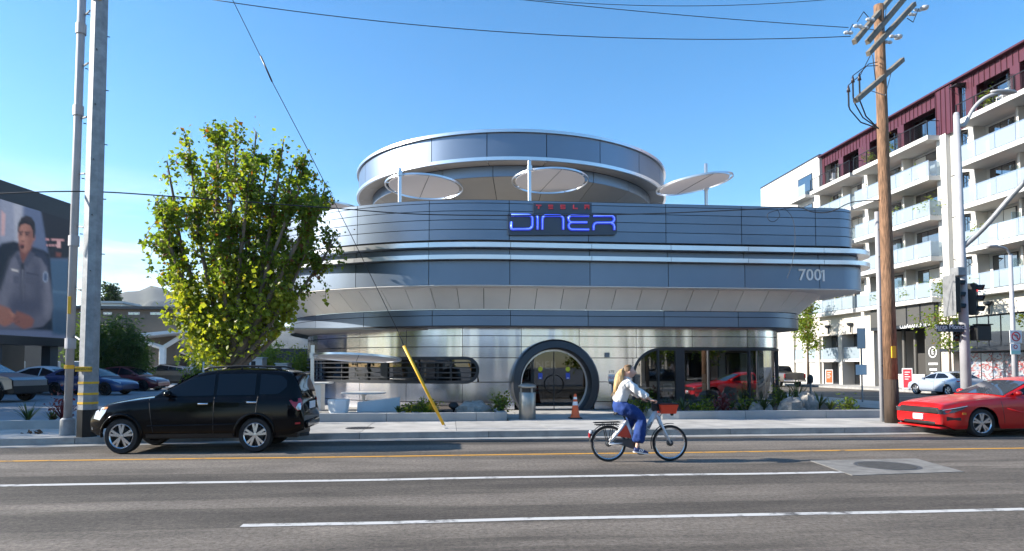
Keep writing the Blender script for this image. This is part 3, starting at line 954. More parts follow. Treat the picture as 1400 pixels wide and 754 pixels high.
for sgn in (-1, 1):
    pts = []
    for k in range(25):
        a = -math.asin((door_c.z-.19)/(RI-.08))+(PI/2+math.asin((door_c.z-.19)/(RI-.08)))*k/24
        pts.append((door_c.x+sgn*(RI-.08)*math.cos(a), door_c.z+(RI-.08)*math.sin(a)))
    pts += [(door_c.x+sgn*.012, door_c.z+RI-.085), (door_c.x+sgn*.012, .19)]
    if sgn < 0: pts = pts[::-1]
    leaf = MB().prism(pts, 'Y', FY+.055, FY+.067).build('door_leaf', 'glass_door', portal)
    MB().box(*sorted((door_c.x+sgn*.014, door_c.x+sgn*.90)), FY+.03, FY+.052, .16, .27).build('kick_plate', 'chrome', leaf)
    c = (door_c.x, door_c.z+.12)
    hp = [(door_c.x+sgn*.02+sgn*.33*math.sin(R(a)), FY-.02, door_c.z-.02+.33*math.cos(R(a))) for a in range(4, 177, 6)]
    MB().tube(hp, .015, 6).build('door_handle', 'black_metal', leaf, smooth=True)
    MB().lathe([(.001,0),(.085,0),(.085,.004)], 20, Matrix.Translation((door_c.x+sgn*(.5 if sgn<0 else .52), FY+.049, door_c.z+.52)), axis='Y').build('round_sticker', 'sticker_yellow', leaf)
    xs_ = door_c.x+sgn*(.5 if sgn<0 else .52)
    MB().box(xs_-.075, xs_+.075, FY+.047, FY+.052, door_c.z+.16, door_c.z+.38).build('square_sticker', 'sticker_blue', leaf)
    MB().box(xs_-.04, xs_+.04, FY+.044, FY+.0465, door_c.z+.18, door_c.z+.21).build('sticker_text', 'letter_white', leaf)
MB().box(door_c.x-.014, door_c.x+.014, FY+.03, FY+.09, .17, door_c.z+RI-.06).build('meeting_stile', 'frame_dark', portal)

# glazing on the right, round the corner
glf = MB()
fr = [(G_LO, GX0-DC[0]), ]
path = [(GX0-DC[0], G_LO)]+[(GX0-DC[0]+G_R-G_R*math.cos(R(a)), G_HI-G_R+G_R*math.sin(R(a))) for a in range(0, 91, 6)]
path += [(s, G_HI) for s in P_wall.cols(GX0-DC[0]+G_R+.3, G_END, .15)]
rings = []
for i, (s, z) in enumerate(path):
    a = path[max(0, i-1)]; b = path[min(len(path)-1, i+1)]
    tx, tz = b[0]-a[0], b[1]-a[1]; L = math.hypot(tx, tz) or 1; nx, nz_ = -tz/L, tx/L
    rings.append([P_wall.at(s+nx*w, z+nz_*w, o) for (w, o) in ((.045,-.06), (.045,.03), (-.05,.03), (-.05,-.08))])
glf.loft(rings, True, True)
glaz = glf.build('corner_glazing', 'frame_dark', diner)
cl = P_wall.cols(GX0-DC[0], G_END, .15)
MB().loft([[P_wall.at(s, G_LO-.05, -.10), P_wall.at(s, G_LO-.05, .09), P_wall.at(s, G_LO+.04, .09), P_wall.at(s, G_LO+.04, -.10)] for s in cl], True, True).build('sill', 'frame_dark', glaz, recalc=False)
gmull = [(aY(x_, 520, FY).x-DC[0], w) for x_, w in ((900.5, .03), (930, .165))]+[(aY(1025, 520, FY).x-DC[0], .035), (P_wall.Ls+P_wall.La*.62, .03), (P_wall.Ls+P_wall.La*1.0, .045), (P_wall.Ls+P_wall.La+1.5, .03)]
ed = [GX0-DC[0]+.02]+[m_[0] for m_ in gmull]+[G_END]
for s0, s1 in zip(ed, ed[1:]):
    n = max(4, int((s1-s0)/.08)); c2 = [s0+(s1-s0)*k/n for k in range(n+1)]
    MB().loft([[P_wall.at(s, G_LO, -.06), P_wall.at(s, (h_glz(s) or (0, G_LO+.3))[1], -.06)] for s in c2], False).build('pane', 'glass_diner', glaz, recalc=False, smooth=True)
for m_, w in gmull:
    hi = (h_glz(m_) or (0, G_HI))[1]
    MB().loft([[P_wall.at(s, G_LO, -.12), P_wall.at(s, G_LO, .025), P_wall.at(s, hi, .025), P_wall.at(s, hi, -.12)] for s in (m_-w, m_+w)], True, True).build('mullion', 'frame_dark', glaz)

cl = [-13.2+(13.2+1.2)*k/60 for k in range(61)]
MB().loft([[P_wall.at(s, .15, -1.3), P_wall.at(s, 3.1, -1.3)] for s in cl], False).build('inner_light_block', 'interior_wall', diner, recalc=False)  # added to stop daylight showing through the ribbon window
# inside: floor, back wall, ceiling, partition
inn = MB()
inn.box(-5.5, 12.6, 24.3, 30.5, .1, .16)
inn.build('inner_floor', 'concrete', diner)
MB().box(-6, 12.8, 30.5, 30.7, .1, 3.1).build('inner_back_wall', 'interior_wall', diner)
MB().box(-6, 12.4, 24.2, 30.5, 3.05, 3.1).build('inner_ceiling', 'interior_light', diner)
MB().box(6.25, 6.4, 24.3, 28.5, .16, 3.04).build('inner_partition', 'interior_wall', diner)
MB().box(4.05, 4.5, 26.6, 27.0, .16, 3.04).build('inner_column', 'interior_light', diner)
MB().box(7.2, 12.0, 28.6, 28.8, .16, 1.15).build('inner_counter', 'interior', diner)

# small plates and fittings on the wall right of the entrance
def wall_plate(px, py, w, h, m, name, Yo=FY-.012):
    q = aY(px, py, Yo)
    return MB().bbox(q.x-w/2, q.x+w/2, Yo-.012, FY-.001, q.z-h/2, q.z+h/2, .004).build(name, m, diner)
wall_plate(836.5, 517, .25, .26, 'plate_white', 'connection_sign')
q = aY(836.5, 517, FY-.03)
text_mesh('connection_sign_text', 'FDC', .13, 'sign_red', on_front((q.x, FY-.028, q.z)), diner, .004)
q = aY(836.5, 508.5, FY-.03)
text_mesh('wall_lettering', 'LTE', .13, 'sign_black', on_front((q.x, FY-.012, q.z)), diner, .006)
wl = wall_plate(830.5, 485.5, .16, .17, 'galv', 'wall_light', FY-.08)
hyd = MB(); q = aY(838, 545, FY)
hyd.tube([(q.x, FY-.02, .15), (q.x, FY-.02, 1.12)], .05, 10); hyd.tube([(q.x-.12, FY-.08, 1.12), (q.x+.12, FY-.08, 1.12)], .05, 10); hyd.tube([(q.x, FY-.02, 1.1), (q.x, FY-.16, 1.12)], .05, 10)
hyd.build('standpipe', 'steel_bin', diner, smooth=True)

# ------------------------- roof drum
DX, DY, DRR = 3.06, 32.1, 7.35
def dY(py, r): return aY(700, py, DY-r).z
drum_core = MB()
z_t, z_p1, z_p0, z_rm = dY(177, DRR), dY(181.5, DRR), dY(214.5, DRR), dY(219.5, DRR)
R2 = 6.72
z_l0 = dY(241, R2)
drum = MB().lathe([(DRR-.08, z_t-.06), (DRR-.08, z_rm+.02), (R2-.06, z_rm+.02), (R2-.06, z_l0-.02), (3.9, z_l0-1.55), (3.9, zp[0]+.3)], 96, Matrix.Translation((DX, DY, 0))).build('roof_drum', 'core', diner, recalc=False)
def drum_strip(r0, z0, r1, z1, a0, a1, th, m, name, n=10):
    rows = []
    for k in range(n+1):
        a = a0+(a1-a0)*k/n; ca, sa = math.cos(a), math.sin(a)
        L = math.hypot(r1-r0, z1-z0); nr, nz_ = (z1-z0)/L, -(r1-r0)/L
        rows.append([(DX+r*ca, DY+r*sa, z) for r, z in ((r0, z0), (r1, z1), (r1-nr*th, z1-nz_*th), (r0-nr*th, z0-nz_*th))])
    return MB().loft(rows, True, True).build(name, m, drum, auto=30)
x_s = [524, 579, 665, 759, 841, 890]
def ang_at(px, r):                       # angle on the circle of radius r seen at px
    best = None
    for k in range(0, 1800):
        a = R(180+k*.1); p = (DX+r*math.cos(a), DY+r*math.sin(a))
        rr_ = p[0]*math.cos(YAW)-p[1]*math.sin(YAW); ff = p[0]*math.sin(YAW)+p[1]*math.cos(YAW)
        e = abs(700+FPX*rr_/ff-px)
        if best is None or e < best[0]: best = (e, a)
    return best[1]
st = 2*PI/20; a_ref = ang_at(665, DRR)
for k in range(20):
    a0 = a_ref+k*st; g_ = .03/DRR
    drum_strip(DRR, z_p0, DRR, z_p1, a0+g_*.5, a0+st-g_*.5, .04, 'panel', 'panel')
    drum_strip(DRR+.10, z_p1+.01, DRR+.10, z_t, a0+.0003, a0+st-.0003, .3, 'rim_metal', 'cap_rail')
    drum_strip(DRR+.10, z_rm, DRR+.10, z_p0-.01, a0+.0003, a0+st-.0003, .3, 'rim_metal', 'lower_rail')
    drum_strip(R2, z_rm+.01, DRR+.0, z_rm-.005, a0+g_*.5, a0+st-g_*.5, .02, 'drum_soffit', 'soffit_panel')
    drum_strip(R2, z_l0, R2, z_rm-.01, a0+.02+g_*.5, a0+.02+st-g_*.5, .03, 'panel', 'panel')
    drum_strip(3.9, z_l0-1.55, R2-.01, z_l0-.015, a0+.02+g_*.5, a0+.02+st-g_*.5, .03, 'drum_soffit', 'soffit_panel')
MB().lathe([(.01, z_t-.10), (DRR-.1, z_t-.10)], 64, Matrix.Translation((DX, DY, 0))).build('drum_roof', 'panel_dark', drum)
MB().lathe([(3.95, zp[0]+.35), (3.95, z_l0-1.5)], 48, Matrix.Translation((DX, DY, 0))).build('drum_glazing', 'glass_window', drum, recalc=False)
# pale skylight rail behind the parapet
q0 = aY(676, 267, 23.2); q1 = aY(788, 271, 23.2)
sk = thing('roof_skylight', 'low rounded pale glass skylight on the roof below middle parasol', 'skylight', (q0.x+2, 23.6, zp[0]+.35))
skm = MB(); rows = []
for k in range(13):
    a = PI*k/12
    rows.append([(q0.x+.5*(1-math.sin(a)) if False else q0.x, 23.2+.6-.6*math.cos(a), zp[-1]-.35+.42*math.sin(a)+.0) , (q1.x, 23.2+.6-.6*math.cos(a), zp[-1]-.45+.42*math.sin(a))])
skm.loft(rows, False).build('skylight_glass', 'glass_rail', sk, smooth=True)
MB().box(q0.x, q1.x, 23.2, 24.4, zp[0]+.35, zp[-1]-.45).build('skylight_base', 'rim_metal', sk)

# ------------------------- neon sign on the parapet
SY = FY-2.0-.16
sg = thing('neon_sign', 'blue neon DINER lettering with small red letters on dark parapet board', 'sign', aY(768, 320, SY))
def n2w(x_, y_, Y): return aY(680+x_/7.778, 270+y_/7.778, Y)
def rounded(pts, Y0, Y1):
    return MB().prism([(aY(a, b, SY).x, aY(a, b, SY).z) for a, b in pts], 'Y', Y0, Y1)
bd = [(694.5,292), (843.5,292)]+arc(840, 317, 4, 0, 90, 5)+arc(699, 317, 4.5, 90, 180, 5)
board = rounded(bd, SY+.04, SY+.15).build('back_board', 'sign_board', sg)
rounded([(729.5,277.2), (809.5,277.2), (809.5,291.6), (729.5,291.6)], SY+.06, SY+.15).build('name_board', 'sign_board', sg)
def A2(cx_, cy_, r_, a0_, a1_, n_=6): return arc(cx_, cy_, r_, a0_, a1_, n_)
strokes = [
 ('letter_d', [[(148,190)]+[(320,190)]+A2(330,232,42,-90,0)+A2(330,298,42,0,90)+[(190,340)]+A2(170,322,20,90,180)+[(150,262)]]),
 ('letter_i', [[(427,192),(427,345)]]),
 ('letter_n', [[(478,345)]+A2(520,238,42,180,270)+A2(658,238,42,270,360)+[(700,345)]]),
 ('letter_e', [[(975,197)]+A2(792,232,36,270,180)+A2(792,232,36,180,90)+[(955,268)], [(792,268)]+A2(795,306,38,-110,-180)+A2(795,306,38,180,90)+[(975,345)]]),
 ('letter_r', [[(1020,197)]+A2(1205,234,37,270,360)+A2(1205,234,37,0,90)+[(1110,272)]+A2(1062,312,40,270,180)+[(1022,350)], [(1205,272),(1235,290),(1243,315),(1243,350)]]),
]
for nm, paths in strokes:
    mb = MB(); cor = MB()
    for pth in paths:
        pw = [n2w(a, b, SY) for a, b in pth]
        for dz in (0,):
            mb.tube([(p.x, SY+.0, p.z) for p in pw], .05, 8)
            cor.tube([(p.x, SY-.044, p.z) for p in pw], .018, 6)
    lo = mb.build(nm, 'neon_blue', sg, smooth=True)
    cor.build('neon_tube', 'neon_core', lo, smooth=True)
def bars(nm, rects):
    mb = MB()
    for (x0_, y0_, x1_, y1_) in rects:
        a = n2w(x0_, y1_, SY); b = n2w(x1_, y0_, SY)
        mb.box(a.x, b.x, SY+.02, SY+.055, a.z, b.z)
    mb.build(nm, 'neon_red', sg)
bars('letter_t', [(415,78,470,90), (434,90,449,120)])
bars('letter_e', [(545,78,595,88), (548,95,593,104), (545,112,595,122)])
bars('letter_s', [(676,78,725,88), (676,88,688,99), (676,96,725,105), (713,104,725,113), (676,112,725,122)])
bars('letter_l', [(808,78,820,110), (808,110,856,122)])
bars('letter_a', [(932,78,980,89), (932,96,944,122), (968,89,980,122), (932,96,980,104)])

# ------------------------- parasols on the roof
def parasol(post_px, post_top, post_Y, zbase, cpx, cpy, cY, rad, tilt_x, tilt_y, label, group):
    b = aY(post_px, post_top, post_Y)
    t = thing('parasol', label, 'parasol', (b.x, post_Y, zbase), group=group)
    MB().bbox(b.x-.055, b.x+.055, post_Y-.04, post_Y+.04, zbase, b.z, .008).build('post', 'rim_metal', t)
    c = aY(cpx, cpy, cY)
    M = Matrix.Translation(c) @ Matrix.Rotation(tilt_y, 4, 'Y') @ Matrix.Rotation(tilt_x, 4, 'X')
    cv = MB().lathe([(.001, .03), (rad*.5, .022), (rad*.9, .0), (rad*.9, -.012), (rad*.5, -.004), (.001, .005)], 48, M).build('canopy', 'fabric', t, recalc=True, smooth=False)
    MB().lathe([(rad-.035, -.03), (rad, -.03), (rad, .03), (rad-.035, .03), (rad-.035, -.03)], 48, M).build('hoop', 'rim_metal', t, auto=30)
    for k in range(8):
        a = 2*PI*k/8+.2
        MB().tube([M @ Vector((rad*.88*math.cos(a), rad*.88*math.sin(a), .0)), M @ Vector((rad*.985*math.cos(a), rad*.985*math.sin(a), .0))], .018, 5).build('hoop_clip', 'rim_metal', t)
    sm = MB().tube([M @ Vector((-.15*rad, rad*.9, -.016)), M @ Vector((0, 0, -.009)), M @ Vector((.15*rad, -rad*.9, -.016))], .008, 4)
    sm.build('seam', 'dark_grey', t)
    e = M.inverted() @ Vector((b.x, post_Y, c.z)); e.z = 0
    ed = M @ (e.normalized()*rad) if e.length > .01 else c
    MB().tube([(b.x, post_Y, ed.z), tuple(ed)], .03, 6).build('bracket', 'rim_metal', t)
    MB().bbox(b.x-.08, b.x+.08, post_Y-.07, post_Y+.07, ed.z-.09, ed.z+.09, .01).build('clamp', 'rim_metal', t)
    return t
rd = zp[0]+.35
parasol(547, 230, 22.6, rd, 580, 256, 23.9, 1.42, R(-3), R(2), 'flat round roof parasol left of the neon letters', 'roof parasols')
parasol(724, 220, 22.5, rd, 752, 248, 23.8, 1.42, R(-3), R(0), 'flat round roof parasol standing above the neon letters', 'roof parasols')
parasol(965, 224, 23.9, rd, 949, 252, 22.9, 1.38, R(0), R(-9.5), 'tilted round roof parasol right of the roof drum', 'roof parasols')
parasol(443, 272, 27.2, rd, 450, 288, 28.4, 1.5, R(-2), R(3), 'partly hidden round roof parasol beside the street tree crown', 'roof parasols')
# ---------------------------------------------------------------- poles, wires, signals, signs
def octo_pole(mb, x0, y0, z0, x1, y1, z1, r0, r1, n=8):
    mb.tube([(x0, y0, z0), (x1, y1, z1)], [r0, r1], n); return mb
b = gp(119, 597, .15)
sp = thing('steel_pole', 'tall eight sided galvanised steel pole with yellow bands near the black car', 'pole', (b.x, b.y, .15))
SPT = (b.x+.02, b.y, 14.0)
octo_pole(MB(), b.x, b.y, .15, *SPT, .205, .165).build('shaft', 'galv', sp, auto=20)
MB().tube([(b.x, b.y, .15), (b.x, b.y, .75)], .214, 8).build('black_base', 'black_metal', sp, auto=20)
for py in (551, 538.5, 523.5):
    z = aY(119, py, b.y).z
    MB().tube([(b.x, b.y, z-.025), (b.x, b.y, z+.025)], .211, 8).build('yellow_band', 'yellow_paint', sp, auto=20)
z = aY(119, 505, b.y).z
MB().bbox(b.x-.18, b.x+.16, b.y-.212, b.y-.17, z-.055, z+.055, .004).build('warning_label', 'yellow_paint', sp)
text_mesh('warning_lettering', 'HIGH VOLTAGE', .055, 'sign_black', on_front((b.x-.01, b.y-.215, z)), sp, .003)
z = aY(140, 2, b.y).z
MB().bbox(b.x-.10, b.x+.12, b.y-.185, b.y-.14, z-.06, z+.06, .004).build('number_label', 'yellow_paint', sp)
st_ = MB()
for k in range(24):
    z = 3.0+k*.42; a = [0.3, -2.6, -1.2][k % 3]
    rr_ = .200-.04*(z/14)
    st_.tube([(b.x+rr_*math.cos(a), b.y+rr_*math.sin(a), z), (b.x+(rr_+.06)*math.cos(a), b.y+(rr_+.06)*math.sin(a), z)], .012, 5)
st_.build('step_bolts', 'black_metal', sp)
c = gp(92, 595, .15)
cdp = thing('conduit_riser', 'slim grey riser pipe clamped along the left of the steel pole', 'pipe', (c.x, c.y, .15))
top = (c.x+.06, c.y, 14.0)
MB().tube([(c.x, c.y, .15), top], .085, 12).build('pipe', 'pvc', cdp, smooth=True)
MB().tube([(c.x, c.y, .15), (c.x+.003, c.y, .50), (c.x+.003, c.y, .54)], [.16, .15, .11], 12).build('base_sleeve', 'galv', cdp, auto=30)
for py in (40, 152, 330, 470):
    z = aY(105, py, c.y).z
    MB().tube([(c.x+.06*z/14, c.y, z-.12), (c.x+.06*z/14, c.y, z+.12)], .112, 12).build('coupling', 'pvc', cdp, auto=30)
for py in (20, 90, 162, 238, 310, 394, 460):
    z = aY(112, py, c.y).z
    MB().tube([(c.x+.06*z/14+.09, c.y, z), (b.x-.20, b.y, z-.10)], .022, 6).build('standoff_bracket', 'galv', cdp)
z = aY(103, 502, c.y).z
MB().tube([(c.x, c.y, z-.045), (c.x+.001, c.y, z+.045)], .101, 12).build('yellow_tag', 'yellow_paint', cdp)
z = aY(103, 418, c.y).z
MB().bbox(c.x-.02, c.x+.05, c.y-.106, c.y-.09, z-.2, z+.2, .003).build('yellow_strip', 'yellow_paint', cdp)

# wooden utility pole with crossarms
b = gp(1220, 578.5, .15)
wp = thing('utility_pole', 'weathered brown wooden utility pole with four crossarms at street corner', 'pole', (b.x, b.y, .15))
def pole_at(z): return Vector((b.x-.10*z/12, b.y, z))
ztop = aY(1207, 8, b.y).z
zd = aY(1220, 519, b.y).z
MB().tube([pole_at(.15), pole_at(zd)], [.192, .186], 16).build('tarred_butt', 'wood_dark', wp, smooth=True)
MB().tube([pole_at(zd), pole_at(4), pole_at(8), pole_at(ztop)], [.184, .170, .152, .132], 16).build('shaft', 'wood_pole', wp, smooth=True)
tgz = aY(1218, 482, b.y).z
MB().bbox(b.x-.10, b.x+.03, b.y-.195, b.y-.16, tgz-.16, tgz+.16, .004).build('pole_tag', 'yellow_paint', wp)
def crossarm(p0, p1, yo0, yo1, brace=True, th=.055):
    A = aY(*p0, b.y+yo0); Bq = aY(*p1, b.y+yo1)
    d = (Bq-A).normalized(); up = Vector((0,0,1)); sd = d.cross(up).normalized(); up = sd.cross(d)
    mb = MB(); rows = []
    for p in (A, Bq): rows.append([p+sd*th*s1+up*th*1.15*s2 for s1, s2 in ((-1,-1),(1,-1),(1,1),(-1,1))])
    mb.loft(rows, True, True)
    o = mb.build('crossarm', 'wood_grey', wp)
    if brace:
        m_ = (A+Bq)/2; pp = pole_at(m_.z-.45)
        for e in (A, Bq):
            q = m_+(e-m_)*.45
            MB().tube([q-up*.06, pp+Vector((0,-.16,0))], .012, 5).build('brace', 'galv', o)
    return A, Bq
crossarm((1170,138), (1234,82), -1.15, .75)
arms = [crossarm((1168,58), (1226,-12), -1.1, .75), crossarm((1186,58), (1240,-6), -.75, .95, False), crossarm((1187,74), (1250,6), -.75, 1.05, False)]
ins = MB()
def insul(px, py, Y, h=.22):
    p = aY(px, py, Y)
    MB().tube([p, p+Vector((0,0,h*.5)), p+Vector((0,0,h))], [.05, .035, .015], 8).build('insulator', 'insulator', wp, smooth=True); return p
for (px, py, q) in ((1166,113,-1.0), (1160,126,-1.15), (1175,110,-.9)):
    p = insul(px, py, b.y+q, .18)
    MB().tube([p+Vector((0,0,.02)), p-Vector((0,0,.38))], .022, 6).build('pothead', 'black_plastic', wp)
    e = aY(1201, 176, b.y-.16)
    m_ = (p+e)/2+Vector((-.10, 0, -.32))
    MB().tube([p-Vector((0,0,.38)), p*.72+m_*.28+Vector((-.06,0,-.25)), m_, e], .018, 6).build('riser_cable', 'cable', wp, smooth=True)
for (x0_, y0_, x1_, y1_, sag) in ((1166,113,1200,90,.12), (1175,110,1200,85,.10), (1160,126,1192,72,-.18)):
    p = aY(x0_, y0_, b.y-1.0)+Vector((0,0,.18)); e = aY(x1_, y1_, b.y-.1)
    MB().tube([p, (p+e)/2+Vector((0,0,sag)), e], .012, 5).build('jumper', 'cable', wp, smooth=True)
for (px, py, Y, h) in ((1173,36,-.9,.2), (1181,38,-.7,.2), (1190,27,-.6,.2), (1160,45,-1.1,.2), (1247,20,1.0,.25), (1255,14,1.05,.25), (1222,50,.2,.2), (1214,58,.0,.2)):
    p = aY(px, py, b.y+Y)
    MB().tube([p-Vector((.12,0,0)), p-Vector((.06,0,0)), p, p+Vector((.06,0,0)), p+Vector((.12,0,0))], [.03,.055,.035,.055,.03], 8).build('strain_insulator', 'porcelain', wp, auto=30)
for (x0_, y0_, x1_, y1_, h) in ((1172,30,1190,27,.25), (1160,45,1172,38,.16), (1240,25,1256,12,-.25), (1193,75,1197,110,.0)):
    p = aY(x0_, y0_, b.y-.8); e = aY(x1_, y1_, b.y-.6)
    MB().tube([p, (p+e)/2+Vector((0,0,h)), e], .012, 5).build('jumper', 'cable', wp, smooth=True)
for (px, py) in ((1228,52), (1264,12)):
    p = aY(px, py, b.y+.5); MB().lathe([(.001,-.05),(.10,-.02),(.12,.05),(.02,.10)], 12, Matrix.Translation(p)).build('lightning_arrester', 'porcelain', wp, smooth=True)
c = gp(1206.5, 577, .15)
rp = thing('riser_pipe', 'thin pale riser pipe standing just left of the wooden utility pole', 'pipe', (c.x, c.y, .15))
MB().tube([(c.x, c.y, .15), (c.x-.02, c.y, aY(1200, 290, c.y).z)], .062, 10).build('pipe', 'pvc', rp, smooth=True)
for py in (315, 352, 420, 500):
    z = aY(1203, py, c.y).z
    MB().tube([(c.x, c.y, z), (b.x-.12, b.y-.05, z)], .02, 5).build('bracket', 'black_metal', rp)

# overhead wires
def wire(label, P0, P1, sag, r=.012, n=24, mid=None):
    pts = []
    P0 = Vector(P0); P1 = Vector(P1)
    for k in range(n+1):
        t = k/n; p = P0.lerp(P1, t); p.z -= 4*sag*t*(1-t); pts.append(p)
    o = MB().tube(pts, r, 5).build('overhead_wire', 'cable', None, smooth=True)
    return tag(o, label, 'wire')
pu = aY(1170, 50, b.y-1.0)
wire('upper wire crossing the sky to the top crossarm of wooden pole', aY(285, -1, 16.5), aY(1163, 50, b.y-1.0), .42, .011)
wire('wire along top edge of the sky ending above wooden pole', aY(660, -6, 16.8), aY(1160, 38, b.y-1.0), .06, .010)
wire('short wire grazing the top right edge of the sky', aY(690, -4, 17.5), aY(1150, -2, 17.5), .24, .009)
dl = [aY(318, 0, 15.9), aY(360, 85, 16.1), aY(372, 112, 16.15), aY(426, 215, 16.3), aY(480, 322, 16.5), aY(545, 455, 16.72)]
gy = gp(609, 586, .15)
gw_ = thing('guy_wire', 'steel guy wire with bright yellow guard slanting down to the pavement', 'guy wire', gy)
g_top = aY(552, 473, 16.72); 
MB().tube([gy+Vector((0,0,.06)), gy.lerp(g_top, .08)], .014, 6).build('anchor_rod', 'galv', gw_)
MB().tube([gy.lerp(g_top, .045), g_top], .040, 10).build('yellow_guard', 'yellow_paint', gw_, smooth=True)
MB().tube([g_top, dl[5], dl[4], dl[3], dl[2], dl[1], dl[0], aY(296, -40, 15.8)], .009, 5).build('strand', 'cable', gw_)
MB().tube([dl[1].lerp(dl[2], -.3), dl[2]], .022, 6).build('strain_insulator', 'insulator', gw_, smooth=True)
MB().lathe([(.001,.16),(.06,.165),(.07,.15)], 10, Matrix.Translation((gy.x, gy.y, 0))).build('anchor_plate', 'galv', gw_)
# cable running from the steel pole past the tree and along the diner front to the wooden pole
cps = [aY(-60, 268, 15.6), aY(105, 262, 15.5), aY(250, 270, 16.5), aY(455, 285, 18.0), aY(600, 294, 18.6), aY(830, 294, 19.2), aY(1000, 288, 18.6), aY(1085, 283.5, 18.2), aY(1110, 290, 18.0), aY(1135, 290, 17.8), aY(1165, 277, 17.5), aY(1203, 274, b.y)]
def catmull(P, n=6):
    out = []
    for i in range(len(P)-1):
        p0 = P[max(0,i-1)]; p1 = P[i]; p2 = P[i+1]; p3 = P[min(len(P)-1,i+2)]
        for k in range(n):
            t = k/n
            out.append(.5*((2*p1)+(p2-p0)*t+(2*p0-5*p1+4*p2-p3)*t*t+(3*p1-p0-3*p2+p3)*t**3))
    out.append(P[-1]); return out
tag(MB().tube(catmull(cps), .016, 5).build('overhead_cable', 'cable', None, smooth=True), 'dark cable strung across the diner front from steel pole to wooden pole', 'cable')
lp = [aY(1085,283.5,18.2), aY(1052,291,18.2), aY(1051,301,18.2), aY(1059,303,18.2), aY(1066,295,18.2), aY(1062,285.5,18.2)]
hk = [aY(1072,284.5,18.2), aY(1084,300,18.2), aY(1087,330,18.2), aY(1083,360,18.2), aY(1076,381,18.2)]
cc = thing('hanging_cable_coil', 'loose coil and tail of cable hanging from the wire before the parapet', 'cable', aY(1072,284.5,18.2))
MB().tube(catmull(lp, 5), .009, 4).build('coil', 'cable', cc); MB().tube(catmull(hk, 5), .008, 4).build('tail', 'cable', cc)

# signal pole with street lamp at the corner
SX, SYp = aY(1321, 520, 18.2).x, 18.2
sl = thing('signal_pole', 'tall pale steel signal pole with curved lamp arm at the street corner', 'lamp post', (SX, SYp, .15))
zt = aY(1311, 158, SYp).z
MB().tube([(SX, SYp, .15), (SX-.03, SYp, 4), (SX-.06, SYp, zt)], [.15, .125, .085], 14).build('shaft', 'pvc', sl, smooth=True)
MB().tube([(SX, SYp, .15), (SX, SYp, .5)], [.22, .17], 14).build('base', 'galv', sl, smooth=True)
MB().lathe([(.001,.10),(.06,.08),(.09,0)], 12, Matrix.Translation((SX-.06, SYp, zt))).build('pole_cap', 'pvc', sl, smooth=True)
lk = [Vector((SX-.06, SYp, zt-.25)), aY(1318, 172, SYp), aY(1330, 150, SYp-.1), aY(1345, 135, SYp-.2), aY(1362, 128, SYp-.3), aY(1372, 126, SYp-.3)]
MB().tube(catmull(lk, 4), .055, 8).build('lamp_arm', 'pvc', sl, smooth=True)
p = aY(1374, 126, SYp-.3)
lh = MB(); rows = []
for xx, w, h in ((-.45,.04,.03),(-.3,.10,.055),(0,.14,.07),(.22,.13,.06),(.36,.04,.03)):
    rows.append([p+Vector((xx, w*math.cos(2*PI*k/12), h*math.sin(2*PI*k/12))) for k in range(12)])
lh.loft(rows, True, True).build('lamp_head', 'pvc', sl, smooth=True)
mk = [Vector((SX-.03, SYp, aY(1318, 340, SYp).z)), aY(1345, 312, SYp-.3), aY(1400, 250, SYp-1.0), aY(1470, 190, SYp-1.8), aY(1580, 150, SYp-2.8)]
MB().tube(catmull(mk, 4), [.075]*17, 8).build('mast_arm', 'galv', sl, smooth=True)
MB().bbox(SX-.30, SX-.02, SYp-.16, SYp+.16, aY(1300, 378, SYp).z, aY(1300, 366, SYp).z, .02).build('junction_box', 'galv', sl)
def signal(label, px, ptop, pbot, Y, rz, lit=None, plate_w=.0):
    a = aY(px, ptop, Y); c_ = aY(px, pbot, Y); h = a.z-c_.z
    t = thing('traffic_signal', label, 'traffic light', (a.x, Y, c_.z), rz, 'traffic signals on the corner pole')
    s = h/3.2
    MB().bbox(-.17*s/.33, .17*s/.33, -.10, .12, 0, h, .02).build('housing', 'signal_black', t, world=False)
    for k in range(3):
        zc_ = h-(k+.5)*h/3
        m_ = ('lens_red' if lit == k else 'lens_dark')
        MB().lathe([(.001,-.02),(.08,-.012),(.105,0)], 16, Matrix.Translation((0,-.105,zc_)), axis='Y').build('lens', m_, t, world=False, smooth=True)
        rows = []
        for kk in range(17):
            an = R(-20+220*kk/16); rows.append([(.115*math.cos(an), -.10, zc_+.115*math.sin(an)), (.115*math.cos(an)*1.0, -.30+.05*(1-math.sin(an)), zc_+.115*math.sin(an)-.015)])
        MB().loft(rows, False).build('visor', 'signal_black', t, world=False, smooth=True)
    return t
s1 = signal('black traffic signal with back plate left of the corner pole turned right', 1304, 380, 428, SYp-.1, R(78))
MB().bbox(-.34, .34, .13, .15, -.10, 1.12, .01).build('back_plate', 'galv', s1, world=False)
signal('traffic signal showing a red lamp right of the corner pole', 1330, 388, 431, SYp+.2, R(38), 0)
signal('small dark pedestrian style signal low behind the corner pole', 1307, 445, 466, SYp+.15, R(-30))
pd_ = thing('pedestrian_signal', 'boxy black pedestrian signal right of the corner pole', 'signal', aY(1340, 465, SYp-.1))
q0 = aY(1331, 466, SYp-.1); q1 = aY(1350, 445, SYp-.1)
MB().bbox(q0.x, q1.x, SYp-.25, SYp+.05, q0.z, q1.z, .02).build('housing', 'signal_black', pd_)
MB().bbox(q0.x-.03, q1.x+.03, SYp-.30, SYp-.10, q1.z, q1.z+.03, .01).build('hood', 'signal_black', pd_)
MB().tube([(SX, SYp, q1.z-.1), (q0.x, SYp-.1, q1.z-.1)], .03, 6).build('bracket', 'signal_black', pd_)
q0 = aY(1280, 454, SYp-.15); q1 = aY(1318, 444, SYp-.15)
